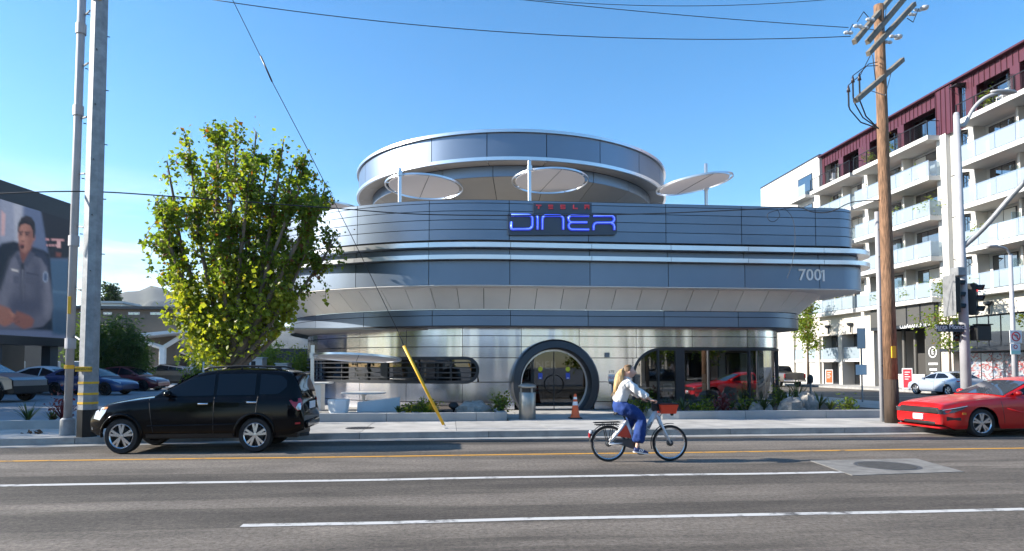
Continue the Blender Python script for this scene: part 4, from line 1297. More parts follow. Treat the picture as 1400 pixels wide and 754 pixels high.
ss_ = thing('street_sign', 'dark street name plate reading Santa Monica on the corner pole', 'sign', (q0.x, SYp-.15, q0.z))
MB().bbox(q0.x, q1.x, SYp-.165, SYp-.14, q0.z, q1.z, .004).build('plate', 'street_sign', ss_)
text_mesh('lettering', 'Santa Monica', .19, 'letter_white', on_front(((q0.x+q1.x)/2, SYp-.168, (q0.z+q1.z)/2+.035)), ss_, .003)
text_mesh('lettering', '7000 W', .075, 'letter_white', on_front((q0.x+.16, SYp-.168, q0.z+.05)), ss_, .003)

# second slim lamp post with turn restriction signs at the right edge
LX = aY(1387, 500, 20.5)
l2 = thing('lamp_post', 'slim pale lamp post at right edge with short arm and two signs', 'lamp post', (LX.x, 20.5, .15))
zt = aY(1383, 348, 20.5).z
MB().tube([(LX.x, 20.5, .15), (LX.x-.02, 20.5, zt)], [.085, .06], 10).build('shaft', 'pvc', l2, smooth=True)
MB().tube(catmull([Vector((LX.x-.02, 20.5, zt-.05)), aY(1375, 340, 20.4), aY(1362, 337, 20.3)], 4), .035, 6).build('arm', 'pvc', l2, smooth=True)
p = aY(1359, 337, 20.3); MB().bbox(p.x-.25, p.x+.1, 20.2, 20.4, p.z-.04, p.z+.04, .03).build('lamp_head', 'pvc', l2, smooth=True)
q0 = aY(1381, 469, 20.35); q1 = aY(1397, 452, 20.35)
s_ = thing('turn_sign', 'square white no turn sign with red ring on slim post', 'sign', (q0.x, 20.35, q0.z))
MB().bbox(q0.x, q1.x, 20.35, 20.37, q0.z, q1.z, .004).build('plate', 'sign_white', s_)
cx_, cz_ = (q0.x+q1.x)/2, (q0.z+q1.z)/2
MB().lathe([(.125,-.004),(.165,-.004),(.165,0),(.125,0),(.125,-.004)], 24, Matrix.Translation((cx_, 20.348, cz_)), axis='Y').build('red_ring', 'sign_red', s_)
MB().tube([(cx_-.10, 20.343, cz_+.10), (cx_+.10, 20.343, cz_-.10)], .016, 4).build('red_bar', 'sign_red', s_)
MB().tube([(cx_+.05, 20.346, cz_-.09), (cx_+.05, 20.346, cz_+.03), (cx_, 20.346, cz_+.06), (cx_-.08, 20.346, cz_+.04)], .014, 4).build('arrow', 'sign_black', s_)
q0 = aY(1382, 485, 20.35); q1 = aY(1395, 470, 20.35)
s_ = thing('parking_sign', 'small white and green parking sign under the no turn sign', 'sign', (q0.x, 20.35, q0.z))
MB().bbox(q0.x, q1.x, 20.35, 20.37, q0.z, q1.z, .004).build('plate', 'sign_white', s_)
MB().lathe([(.05,-.004),(.075,-.004),(.075,0),(.05,0),(.05,-.004)], 18, Matrix.Translation(((q0.x+q1.x)/2, 20.348, q1.z-.11)), axis='Y').build('red_ring', 'sign_red', s_)
MB().box(q0.x+.02, q1.x-.02, 20.345, 20.349, q0.z+.02, q0.z+.13).build('green_band', 'mint', s_)
# road sign seen from behind at the side street, and a parking meter
b2 = Vector((18.4, 27.5, .15))
sn = thing('road_sign', 'grey backed road sign post standing between diner corner and wooden pole', 'sign', b2)
zt = aY(1178, 449, b2.y).z
xx = aY(1178, 500, b2.y).x
MB().tube([(xx, b2.y, .15), (xx, b2.y, zt)], .035, 8).build('post', 'galv', sn)
for (x0_, x1_, y0_, y1_, m_) in ((1172, 1183, 449, 477, 'sign_back'), (1170, 1185, 499, 513, 'sign_white')):
    A = aY(x0_, y1_, b2.y-.05); Bq = aY(x1_, y0_, b2.y-.05)
    MB().bbox(A.x, Bq.x, b2.y-.06, b2.y-.04, A.z, Bq.z, .01).build('plate', m_, sn)
pm = thing('parking_meter', 'grey single parking meter on a post beside the diner corner planting', 'meter', (aY(1108,520,29).x, 29, .15))
xx = aY(1108, 520, 29).x; zt = aY(1108, 524, 29).z
MB().tube([(xx, 29, .15), (xx, 29, zt)], .045, 8).build('post', 'galv', pm)
MB().lathe([(.001,.42),(.09,.38),(.13,.25),(.12,.05),(.05,0)], 12, Matrix.Translation((xx, 29, zt-.02))).build('head', 'dark_grey', pm, smooth=True)
# red A-boards across the street
def a_board(label, px, py, w, h, Y, m_):
    p = gp(px, py, .145)
    t = thing('sandwich_board', label, 'sign board', p, 0, 'red sandwich boards across the street')
    for s in (1, -1):
        M = Matrix.Translation(p) @ Matrix.Rotation(R(-35), 4, 'Z') @ Matrix.Rotation(R(8)*s, 4, 'X')
        MB().bbox(-w/2, w/2, s*.22-.02, s*.22+.02, 0, h, .01, M=M).build('panel', 'sign_white', t)
        f = MB().bbox(-w/2+.06, w/2-.06, *sorted((s*.245, s*.243+s*.004)), .10, h-.08, .001, M=M).build('red_face', m_, t)
        for k in range(4): MB().box(-w/2+.15, w/2-.15-.1*(k % 2), *sorted((s*.25, s*.252)), h-.3-k*.16, h-.25-k*.16, M=M).build('text_line', 'letter_white', f)
a_board('red sandwich board in front of garage entrance near the wooden pole', 1241, 533, .62, 1.45, 0, 'sign_red')
a_board('small orange red sandwich board beyond the brown pickup', 1134, 525.5, .62, 1.3, 0, 'orange_cone')

# bin and traffic cone at the entrance
p = gp(721, 573.5, .15)
bn = thing('litter_bin', 'round brushed steel litter bin with hooded top by the entrance', 'bin', p)
MB().lathe([(.24,0),(.25,.02),(.25,.78),(.235,.80)], 24, Matrix.Translation(p)).build('drum', 'steel_bin', bn, smooth=True)
MB().lathe([(.22,.78),(.22,.98)], 24, Matrix.Translation(p), a0=0, a1=2*PI).build('inner_liner', 'black_plastic', bn)
for k in range(4):
    a = 2*PI*k/4+.5; MB().box(-.03, .03, -.02, .02, .78, .96, M=Matrix.Translation(p+Vector((.225*math.cos(a), .225*math.sin(a), 0)))).build('lid_support', 'steel_bin', bn)
MB().lathe([(.001,1.06),(.18,1.05),(.265,1.0),(.27,.93),(.25,.93)], 24, Matrix.Translation(p)).build('lid', 'steel_bin', bn, smooth=True)
p = gp(786.5, 572.5, .15)
cn = thing('traffic_cone', 'orange traffic cone with two white bands in front of entrance', 'cone', p)
M = Matrix.Translation(p)
MB().bbox(-.19, .19, -.19, .19, 0, .035, .012, M=M).build('base', 'rubber', cn)
body = MB().lathe([(.15,.035),(.125,.10),(.035,.72),(.028,.74),(.001,.74)], 20, M).build('body', 'orange_cone', cn, smooth=True)
for z0, z1 in ((.40,.51),(.58,.65)):
    f = lambda z: .125+(.035-.125)*(z-.10)/.62+.003
    MB().lathe([(f(z0), z0), (f(z1), z1)], 20, M).build('white_band', 'reflect_white', body, smooth=True)

# ---------------------------------------------------------------- patio and planters before the diner
def planter_wall(label, pts, z1=.38, seg=2.55, w=.28):
    t = thing('planter_wall', label, 'planter wall', (pts[0][0], pts[0][1], .15), group='low concrete planter walls')
    S = along(pts); s = 0
    while s < S[-1]-.05:
        e = min(S[-1], s+seg)
        ribbon_line(pts, 0, w, .10, z1, s+.006, e-.006, .5).build('wall_block', 'concrete', t); s = e
    return t
pl0 = gp(425, 579.5, .15); 
planter_wall('low concrete planter edging left of the entrance under the yellow guy', [(-4.3, 19.02), (1.55, 19.02), (1.70, 19.15), (1.70, 21.0)])
planter_wall('long low concrete planter edging right of the entrance', [(6.22, 21.6), (6.22, 19.2), (6.4, 19.02), (14.0, 19.02)]) 
planter_wall('raised kerb of the small planter beside the steel pole', [(-12.2, 17.55), (-7.0, 17.75)], .36, 2.6, .2)
struct('planting_soil', MB().box(-2.2, 1.42, 19.31, 23.75, .05, .30), 'soil')
struct('planting_soil', MB().box(6.51, 14.6, 19.31, 23.75, .05, .28), 'soil')
struct('planting_soil', MB().box(13.0, 15.1, 23.76, 30.0, .05, .26), 'soil')
struct('planting_soil', MB().box(-12.4, -6.9, 17.80, 18.93, .05, .26), 'soil')
struct('patio_floor', MB().box(-9.0, -2.21, 19.31, 24.04, .05, .26), 'slab')
struct('patio_step', MB().box(-3.0, -.8, 19.9, 20.6, .05, .33), 'concrete')
# round canopy with white post over the patio
cY_ = 20.9
parasol(427.5, 472, cY_, .26, 489, 489.5, cY_+.15, 1.36, R(-4.5), R(2.2), 'flat round white patio parasol beside the ribbon window', None)
# tulip table
p = gp(497, 553, .26); p.y = 21.6; p.x = aY(497, 540, 21.6).x
tb = thing('table', 'round white pedestal table on the patio', 'table', (p.x, p.y, .26))
zt = aY(497, 536.5, 21.6).z
M = Matrix.Translation((p.x, p.y, 0))
MB().lathe([(.001, zt), (.70, zt), (.715, zt-.02), (.69, zt-.045), (.3, zt-.055), (.001, zt-.055)], 40, M).build('table_top', 'white_plastic', tb, auto=30)
MB().lathe([(.14, zt-.055), (.06, zt-.13), (.045, zt-.3), (.07, .45), (.16, .30), (.24, .27), (.24, .255)], 24, M).build('pedestal', 'white_plastic', tb, smooth=True)
# curved bench wall and faceted stool
bn_ = thing('bench', 'curved white solid bench beside the round patio table', 'bench', (aY(517,556,20.7).x, 20.7, .26))
xa, xb = aY(488, 555, 20.6).x, aY(544, 555, 20.6).x
rows = []
for k in range(13):
    t = k/12; x = xa+(xb-xa)*t; y = 20.6+.55*t*t; h = .36+.12*t
    rows.append([(x, y, .24), (x+.02, y-.03, .26+h), (x+.02, y+.10, .26+h+.01), (x, y+.40, .26+h*.98), (x, y+.42, .24)])
MB().loft(rows, True, True).build('seat_block', 'white_plastic', bn_, auto=35)
so = thing('stool', 'faceted white block stool on the patio by the black car', 'stool', (aY(463,565,20.2).x, 20.2, .26))
x_ = aY(463, 560, 20.2).x
MB().loft([[(x_+r_*math.cos(R(a)), 20.2+r_*math.sin(R(a)), z) for a in range(20, 380, 60)] for r_, z in ((.27,.24),(.33,.68),(.32,.72))], True, True).build('block', 'white_plastic', so, auto=20)
so2 = MB().lathe([(.001,.735),(.30,.735),(.31,.72)], 6, Matrix.Translation((x_,20.2,0)) @ Matrix.Rotation(R(20),4,'Z')).build('seat_pad', 'white_paint', so)
# white counter with thin top at the left end of the patio
A = aY(414, 558, 22.2); Bq = aY(439, 523, 22.2)
ct = thing('service_counter', 'white waist high counter left of the patio parasol post', 'counter', (A.x, 22.2, .26))
MB().bbox(A.x-1.2, Bq.x, 22.2, 22.9, .24, Bq.z-.05, .02).build('cabinet', 'white_plastic', ct)
MB().bbox(A.x-1.3, aY(451, 523, 22.2).x, 22.1, 23.0, Bq.z-.05, Bq.z, .015).build('counter_top', 'white_plastic', ct)
for k in range(2): MB().box(A.x-.5+k*.45, A.x-.49+k*.45, 22.19, 22.2, .30, Bq.z-.1).build('door_gap', 'dark_grey', ct)
# garden spotlights with round hoods
for i, (px, py, Y, lab) in enumerate(((569, 561, 20.6, 'dark hooded garden spotlight left of the yellow plant'), (605, 569, 19.9, 'dark hooded garden spotlight behind the yellow guy guard'), (620, 557, 20.3, 'tilted dark hooded garden spotlight above the grey boulder'))):
    p = aY(px, py, Y)
    t = thing('garden_spotlight', lab, 'lamp', (p.x, Y, .3), group='garden spotlights')
    MB().tube([(p.x, Y, .28), (p.x, Y, p.z-.05)], .03, 8).build('stake', 'black_metal', t)
    M = Matrix.Translation((p.x, Y, p.z)) @ Matrix.Rotation(R(25 if i == 2 else -15), 4, 'Y')
    MB().lathe([(.001,.17),(.09,.15),(.15,.08),(.17,0),(.16,-.04),(.03,-.08)], 14, M).build('hood', 'black_metal', t, smooth=True)
# interior furniture seen through the glass
isg = thing('interior_sign', 'white DINER lettering on the dark wall inside the entrance', 'sign', (door_c.x-.3, 26.5, 2))
q = aY(739, 500, 26.4)
MB().box(q.x-1.2, q.x+.75, 26.5, 26.56, 1.0, 3.0).build('backing_wall', 'interior_wall', isg)
text_mesh('lettering', 'DINER', .44, 'neon_white', on_front((q.x, 26.46, q.z)), isg, .03, spacing=1.1)
q2 = aY(731, 494, 26.4); text_mesh('small_lettering', 'TESLA', .12, 'neon_white', on_front((q2.x, 26.46, q2.z)), isg, .02, spacing=1.7)
for i, (x0_, x1_, lab) in enumerate(((872, 884, 'first white booth back behind corner glazing from the entrance'), (908, 920, 'second white booth back behind corner glazing from the entrance'), (938, 966, 'wide white booth back seen through the middle glass pane'), (984, 1015, 'white booth back behind the glass left of corner'), (1029, 1048, 'white booth back inside the curved corner glass'))):
    A = aY(x0_, 548, 24.7); Bq = aY(x1_, 548, 24.7)
    t = thing('booth_seat', lab, 'seat', (A.x, 24.7, .16), group='white booth seats inside the diner')
    MB().bbox(A.x, Bq.x, 24.7, 24.85, .16, 1.06, .04).build('backrest', 'white_plastic', t)
    MB().bbox(A.x, Bq.x, 24.86, 25.3, .16, .58, .04).build('seat', 'white_plastic', t)
q = aY(742, 520, 25.5)
t = thing('interior_table', 'small white pedestal table inside behind the entrance glass', 'table', (q.x, 25.5, .16))
MB().lathe([(.001,.95),(.38,.95),(.38,.92),(.04,.90),(.035,.3),(.2,.18),(.22,.16)], 24, Matrix.Translation((q.x, 25.5, 0))).build('top_and_stem', 'white_plastic', t, smooth=False)
# ---------------------------------------------------------------- vehicles. Local frame: x forward, y left, z up, origin on the ground
def lerp_poly(poly, x):
    p = sorted(poly)
    if x <= p[0][0]: return p[0][1]
    for a, b in zip(p, p[1:]):
        if x <= b[0]: 
            t = (x-a[0])/(b[0]-a[0]) if b[0] > a[0] else 0
            return a[1]+(b[1]-a[1])*t
    return p[-1][1]
def smooth_poly(poly, x, w=.06):
    return (lerp_poly(poly, x-w)+2*lerp_poly(poly, x)+lerp_poly(poly, x+w))/4
def wheel(parent, x, y, r, w, side, spokes=5, mrim='alloy', style='double', rim_f=.70):
    M = Matrix.Translation((x, y, r))
    s = side
    prof = [(r*rim_f, -w/2), (r*.93, -w/2), (r*.985, -w*.38), (r, -w*.2), (r, w*.2), (r*.985, w*.38), (r*.93, w/2), (r*rim_f, w/2)]
    wh = MB().lathe(prof+[(r*rim_f*.98, -w/2)], 32, M, axis='Y').build('wheel', 'rubber', parent, world=False, auto=35)
    ri = r*rim_f
    rim = MB()
    rim.lathe([(ri, s*w*.48), (ri*.97, s*w*.50), (ri*.90, s*w*.42), (ri*.88, -s*w*.3)], 32, M, axis='Y')
    for k in range(spokes):
        a = 2*PI*k/spokes+PI/2
        offs = (-.15, .15) if style == 'double' else (0,)
        for o in offs:
            wdt = ri*(.075 if style == 'double' else .15)
            d = Vector((math.cos(a), 0, math.sin(a))); e = Vector((math.cos(a+o*1.25), 0, math.sin(a+o*1.25)))
            p0 = d*ri*.12; p1 = e*ri*.93
            t = (p1-p0).normalized(); q = Vector((-t.z, 0, t.x))
            vs = []
            for (pp, ww, yo) in ((p0, wdt*1.15, s*w*.46), (p1, wdt*1.3, s*w*.45)):
                for sg_ in (-1, 1):
                    vs.append(M @ (pp+q*ww*sg_+Vector((0, yo, 0))))
            for (pp, ww, yo) in ((p0, wdt*1.5, s*w*.25), (p1, wdt*1.6, s*w*.28)):
                for sg_ in (-1, 1):
                    vs.append(M @ (pp+q*ww*sg_+Vector((0, yo, 0))))
            rim.add(vs, [(0,1,3,2), (0,2,6,4), (1,5,7,3), (4,6,7,5)])
    rim.lathe([(.001, s*w*.50), (ri*.17, s*w*.49), (ri*.2, s*w*.40), (ri*.2, s*w*.2)], 16, M, axis='Y')
    rim.build('rim', mrim, wh, world=False, auto=35)
    MB().lathe([(.001, s*w*.12), (ri*.62, s*w*.12), (ri*.62, -s*w*.1)], 24, M, axis='Y').build('brake_disc', 'dark_grey', wh, world=False)
    MB().lathe([(.001, -s*w*.05), (ri*.95, -s*w*.05)], 24, M, axis='Y').build('wheel_back', 'black_plastic', wh, world=False)
    return wh
class Body:
    def __init__(self, P):
        self.P = P; self.W = P['W']/2
    def hw(self, x):
        P = self.P; xf_, xr = P['xf'], P['xr']
        k = 1.0
        f = (xf_-x)/P.get('ft', .75); r = (x-xr)/P.get('rt', .55)
        if f < 1: k *= 1-P.get('fk', .26)*(1-max(0, f))**2.2
        if r < 1: k *= 1-P.get('rk', .16)*(1-max(0, r))**2.2
        return self.W*k
    def top(self, x): return smooth_poly(self.P['deck'], x, .05)
    def roof(self, x): return smooth_poly(self.P['roof'], x, .05)
    def bot(self, x):
        P = self.P; z = lerp_poly(P['sill'], x)
        for wx in P['wheels']:
            ra = P['wr']*1.15
            d = abs(x-wx)
            if d < ra: z = max(z, P['wr']+.0+math.sqrt(ra*ra-d*d))
        return min(z, self.top(x)-.06)
    def fs(self, u):
        return lerp_poly([(0,.945),(.12,.985),(.32,1.0),(.62,.992),(.82,.972),(.93,.945),(1,.90)], u)
    def side(self, x, z):
        zs = lerp_poly(self.P['sill'], x); zt = self.top(x)
        return self.hw(x)*self.fs(max(0, min(1, (z-zs)/(zt-zs))))
    def gw0(self, x): return self.hw(x)*.905
    def gw1(self, x):
        zb = self.top(x)-.04; return self.gw0(x)-max(0, self.roof(x)-zb)*self.P.get('tumble', .38)
    def gside(self, x, z):
        zb = self.top(x)-.04; zr = self.roof(x); rr = min(.07, .35*max(.01, zr-zb))
        t = (z-zb)/max(.02, zr-rr-zb)
        return self.gw0(x)+(self.gw1(x)-self.gw0(x))*t
def xs_for(P):
    xs = set()
    n = 46
    for k in range(n+1): xs.add(round(P['xr']+(P['xf']-P['xr'])*k/n, 4))
    ra = P['wr']*1.15
    for wx in P['wheels']:
        for k in range(19): xs.add(round(wx-ra*math.cos(PI*k/18), 4))
    for e in (.01, .03, .06, .1): xs.add(round(P['xf']-e, 4)); xs.add(round(P['xr']+e, 4))
    xs = sorted(xs); out = [xs[0]]
    for v in xs[1:]:
        if v-out[-1] > .006: out.append(v)
    return out
FR = [0, .06, .16, .3, .45, .6, .74, .85, .93]
def make_car(name, label, cat, loc, rz, P, paint, glass_m='car_glass', group=None):
    B = Body(P); t = thing(name, label, cat, loc, rz, group)
    xs = xs_for(P); rings = []
    for x in xs:
        zb, zt = B.bot(x), B.top(x); half = []
        for f in FR:
            z = zb+(zt-zb)*f; half.append((B.side(x, z), z))
        w = B.hw(x)*.90; cr_ = P.get('crown', .035)
        half += [(w*.985, zt-.012), (w*.9, zt), (w*.6, zt+cr_*.7), (w*.3, zt+cr_*.95), (0, zt+cr_)]
        full = [(x, y, z) for y, z in half]+[(x, -y, z) for y, z in half[-2::-1]]
        rings.append(full)
    mb = MB(); mb.loft(rings, False)
    n = len(rings[0]); k = len(rings)-1
    mb.f += [tuple(range(n)), tuple(k*n+i for i in range(n-1, -1, -1))]; mb.m += [0, 0]
    body = mb.build('body', paint, t, world=False, auto=42)
    # cabin
    cx = [x for x in xs if B.roof(x) > B.top(x)-.02]
    cx = [x for x in cx if P['cab'][0] <= x <= P['cab'][1]]
    rings = []
    for x in cx:
        zb = B.top(x)-.05; zr = max(B.roof(x), zb+.03); rr = min(.07, .35*(zr-zb)); w0, w1 = B.gw0(x), B.gw1(x)
        half = [(w0, zb), (w0+(w1-w0)*.33, zb+(zr-rr-zb)*.33), (w0+(w1-w0)*.66, zb+(zr-rr-zb)*.66), (w1, zr-rr), (w1-.25*rr, zr-rr*.45), (w1-.9*rr, zr-.06*rr), (w1*.6, zr+.018), (w1*.3, zr+.026), (0, zr+.03)]
        rings.append([(x, y, z) for y, z in half]+[(x, -y, z) for y, z in half[-2::-1]])
    mb = MB().loft(rings, False); n = len(rings[0]); k = len(rings)-1
    mb.f += [tuple(range(n)), tuple(k*n+i for i in range(n-1, -1, -1))]; mb.m += [0, 0]
    cabin = mb.build('cabin', P.get('cabin_mat', paint), t, world=False, auto=42)
    # side windows
    for s in (1, -1):
        for (nm, x0, x1, lo, hi) in P['windows']:
            m_ = 10; grid = []
            for i in range(m_+1):
                x = x0+(x1-x0)*i/m_; zl = lerp_poly(lo, x); zh = max(zl+.005, lerp_poly(hi, x))
                grid.append([(x, s*(B.gside(x, zl+(zh-zl)*j/4)+.006), zl+(zh-zl)*j/4) for j in range(5)])
            MB().loft(grid, False).build(nm, glass_m, cabin, world=False, smooth=True)
    # windscreen and rear window
    for nm, (x0, x1) in (('windscreen', P['screen']), ('rear_window', P['backlight'])):
        if x0 is None: continue
        grid = []
        for i in range(9):
            x = x0+(x1-x0)*i/8; w1 = B.gw1(x)*.93; zr = B.roof(x)
            row = []
            for j in range(-6, 7):
                u = j/6; row.append((x+(.006 if nm == 'windscreen' else -.006), u*w1, zr+.036-.030*abs(u)**1.6))
            grid.append(row)
        MB().loft(grid, False).build(nm, P.get('screen_mat', glass_m), cabin, world=False, smooth=True)
    # underbody and wheels
    MB().box(P['xr']+.25, P['xf']-.3, -B.W*.70, B.W*.70, P['zu'], P['zu']+.35).build('underbody', 'black_plastic', t, world=False)
    for wx in P['wheels']:
        for s in (1, -1):
            wheel(t, wx, s*(B.W-P['tw']/2-P.get('inset', .035)), P['wr'], P['tw'], s, P.get('spokes', 5), P.get('rim_mat', 'alloy'), P.get('rim_style', 'double'), P.get('rim_f', .70))
        MB().box(wx-P['wr']*.95, wx+P['wr']*.95, -B.W*.70, B.W*.70, P['wr']*.9, P['wr']*2.0).build('wheel_well', 'black_plastic', t, world=False)
    # door gaps, handles
    for s in (1, -1):
        for gx, z0, z1, dx in P.get('gaps', []):
            pts = [(gx+dx*k/6, s*(B.side(gx+dx*k/6, z0+(z1-z0)*k/6)+.0015), z0+(z1-z0)*k/6) for k in range(7)]
            MB().tube(pts, .006, 4).build('door_gap', 'black_plastic', body, world=False)
        for hx, hz in P.get('handles', []):
            y = s*(B.side(hx, hz)+.018)
            MB().bbox(hx-.10, hx+.10, y-.012, y+.012, hz-.016, hz+.016, .008).build('door_handle', P.get('handle_mat', paint), t, world=False, smooth=True)
        if 'mirror' in P:
            mx, mz = P['mirror']; y = s*(B.gside(mx, mz)+.13)
            m_ = MB(); rg = []
            for k in range(7):
                u = k/6-.5; sc = math.sqrt(max(.05, 1-(u*1.9)**2))
                rg.append([(mx+.0+.085*sc*math.cos(2*PI*q/10)+.0, y+u*.2, mz+.065*sc*math.sin(2*PI*q/10)) for q in range(10)])
            m_.loft(rg, True, True)
            m_.tube([(mx, s*(B.gside(mx, mz-.06)-.02), mz-.07), (mx, y, mz-.03)], .022, 6)
            m_.build('wing_mirror', P.get('mirror_mat', paint), t, world=False, smooth=True)
    return t, B, body
def patch(parent, B, pts, m, name, side, off=.008, world=False):
    """flat piece lying on the flank: polygon in (x, z)"""
    cx = sum(p[0] for p in pts)/len(pts); cz = sum(p[1] for p in pts)/len(pts)
    ring0 = [(x, side*(B.side(x, z)+off), z) for x, z in pts]
    ring1 = [(x, side*(B.side(x, z)-.02), z) for x, z in pts]
    c = (cx, side*(B.side(cx, cz)+off*1.4), cz)
    mb = MB(); n = len(pts); mb.v = ring0+ring1+[c]
    mb.f = [(i, (i+1) % n, 2*n) for i in range(n)]+[(i, (i+1) % n, n+(i+1) % n, n+i) for i in range(n)]; mb.m = [0]*len(mb.f)
    return mb.build(name, m, parent, world=world, auto=40)
def end_block(parent, B, x, y0, y1, z0, z1, m, name, th=.05, b=.015):
    return MB().bbox(x-th, x+th, y0, y1, z0, z1, b).build(name, m, parent, world=False, auto=40)

# --- black estate-style SUV, heading left
P = dict(W=1.78, xf=2.28, xr=-2.26, wheels=(1.60, -1.01), wr=.335, tw=.225, zu=.26, fk=.24, ft=.8, rk=.12, rt=.5, tumble=.26,
  deck=[(2.28,.70),(2.22,.80),(2.0,.91),(1.55,.99),(.98,1.055),(0,1.07),(-1.4,1.085),(-2.0,1.08),(-2.15,1.02),(-2.26,.72)],
  roof=[(1.05,1.06),(.98,1.09),(.22,1.50),(.0,1.545),(-.6,1.58),(-1.3,1.565),(-1.75,1.53),(-1.92,1.47),(-2.18,1.08)],
  sill=[(2.28,.42),(2.0,.30),(1.0,.30),(-1.4,.30),(-1.9,.34),(-2.26,.42)], cab=(-2.17, 1.02),
  windows=[('front_window', .88, -.16, [(.88,1.10),(.7,1.075),(-.2,1.085)], [(.88,1.11),(.25,1.43),(-.16,1.49)]),
           ('rear_door_window', -.22, -.98, [(-.22,1.085),(-.98,1.095)], [(-.22,1.49),(-.98,1.495)]),
           ('quarter_window', -1.07, -1.72, [(-1.07,1.10),(-1.5,1.11),(-1.72,1.24)], [(-1.07,1.49),(-1.55,1.46),(-1.72,1.36)])],
  screen=(.95, .22), backlight=(-1.92, -2.15), gaps=[(.98,.40,1.03,.10),(-.19,.36,1.05,0),(-1.02,.70,1.06,-.03)],
  handles=[(.02,.93),(-.94,.955)], handle_mat='chrome', mirror=(.70,1.12))
suv, B, body = make_car('estate_car', 'black five door estate car with silver alloy wheels driving in near lane', 'car', (-4.80, 14.42, 0), PI, P, 'car_black')
suv.scale = (.968, 1, 1.045)
for s in (1, -1):
    rl = MB().tube([(.12, s*.56, 1.57), (.0, s*.57, 1.612), (-.6, s*.57, 1.645), (-1.25, s*.56, 1.63), (-1.5, s*.55, 1.575)], .022, 6)
    for xx in (-.65,): rl.tube([(xx, s*.57, 1.57), (xx, s*.57, 1.64)], .02, 6)
    rl.build('roof_rail', 'black_plastic', suv, world=False, smooth=True)
    patch(suv, B, [(2.20,.66),(2.05,.63),(1.93,.78),(1.90,.86),(2.02,.87),(2.16,.79)], 'clear_lamp', 'headlight', s, .004)
    patch(suv, B, [(1.99,.83),(1.90,.84),(1.88,.88),(1.97,.875)], 'amber_lamp', 'indicator', s, .009)
    tl = patch(suv, B, [(-1.84,.99),(-2.14,1.03),(-2.19,.95),(-2.17,.80),(-2.08,.79),(-1.95,.88)], 'red_lamp', 'tail_light', s, .012)
    patch(tl, B, [(-2.10,.93),(-2.175,.94),(-2.17,.81),(-2.09,.80),(-2.04,.85)], 'clear_lamp', 'reversing_light', s, .018)
    patch(suv, B, [(-2.02,.565),(-2.16,.57),(-2.16,.535),(-2.02,.53)], 'red_lamp', 'reflector', s, .008)
    patch(suv, B, [(1.12,.37),(-.6,.37),(-.6,.30),(1.12,.30)], 'black_plastic', 'sill_trim', s, .012)
    mould = MB().tube([(1.08, s*(B.side(1.08,.52)+.004), .52), (.2, s*(B.side(.2,.53)+.008), .53), (-.62, s*(B.side(-.62,.545)+.004), .545)], .016, 5)
    mould.build('side_moulding', 'car_black', suv, world=False)
    for wx in (1.60, -1.01):
        MB().tube([(wx+.405*math.cos(R(a)), s*(B.side(wx+.405*math.cos(R(a)), .335+.405*math.sin(R(a)))+.004), .335+.405*math.sin(R(a))) for a in range(-2, 183, 8)], .030, 6).build('wheel_arch_flare', 'car_black', suv, world=False, smooth=True)
    end_block(suv, B, 2.20, s*.60-.10, s*.60+.10, .44, .54, 'clear_lamp', 'fog_light')
end_block(suv, B, -2.265, -.28, .28, .80, .94, 'plate_white', 'number_plate', .012, .004)
end_block(suv, B, -2.28, -.62, .62, .44, .58, 'car_black', 'rear_bumper', .05, .03)
end_block(suv, B, 2.275, -.5, .5, .58, .70, 'black_plastic', 'grille', .03)
MB().bbox(-2.02, -1.80, -.56, .56, 1.485, 1.525, .015).build('roof_spoiler', 'car_black', suv, world=False, smooth=True)
MB().tube([(-2.05, .5, .30), (-2.33, .5, .32)], .035, 10).build('exhaust', 'dark_grey', suv, world=False)

seen_ = set()
for ch in suv.children_recursive:                     # short rear overhang
    if ch.data.name in seen_: continue
    seen_.add(ch.data.name)
    for vv in ch.data.vertices:
        if vv.co.x < -1.37: vv.co.x = -1.37+(vv.co.x+1.37)*.68
# --- red saloon, heading left, cut by the picture's right edge
P = dict(W=1.90, xf=2.52, xr=-2.52, wheels=(1.58, -1.47), wr=.345, tw=.24, zu=.2, fk=.13, ft=.5, rk=.18, rt=.6, tumble=.42,
  deck=[(2.52,.64),(2.515,.72),(2.47,.77),(2.1,.85),(1.6,.915),(.95,.972),(0,.975),(-1.2,1.0),(-1.9,1.02),(-2.4,.99),(-2.52,.8)],
  roof=[(1.0,.96),(.92,.985),(.1,1.34),(-.25,1.415),(-.7,1.43),(-1.1,1.38),(-1.75,1.10),(-1.95,1.02)],
  sill=[(2.52,.30),(2.3,.20),(-2.2,.22),(-2.52,.36)], cab=(-1.9, .96),
  windows=[('front_window', .72, -.42, [(.72,1.02),(-.42,1.03)], [(.72,1.03),(.05,1.28),(-.42,1.345)]), ('rear_door_window', -.5, -1.4, [(-.5,1.03),(-1.4,1.08)], [(-.5,1.345),(-1.0,1.29),(-1.4,1.12)])],
  screen=(.90, .12), screen_mat='car_glass_sky', backlight=(-1.12, -1.72), gaps=[(1.02,.34,.93,.06),(-.46,.34,.98,0),(-1.3,.62,.98,-.04)],
  handles=[(-.25,.86),(-1.2,.88)], mirror=(.62,1.06), rim_f=.72)
chg, B, body = make_car('saloon_car', 'bright red four door saloon car cut off by right edge of the view', 'car', (14.42, 15.72, 0), PI, P, 'car_red')
end_block(chg, B, 2.50, -.68, .68, .545, .705, 'black_plastic', 'grille', .05, .03)
end_block(chg, B, 2.50, -.56, .56, .27, .36, 'black_plastic', 'lower_intake', .045, .03)
end_block(chg, B, 2.515, -.17, .17, .385, .525, 'plate_white', 'number_plate', .05, .006)
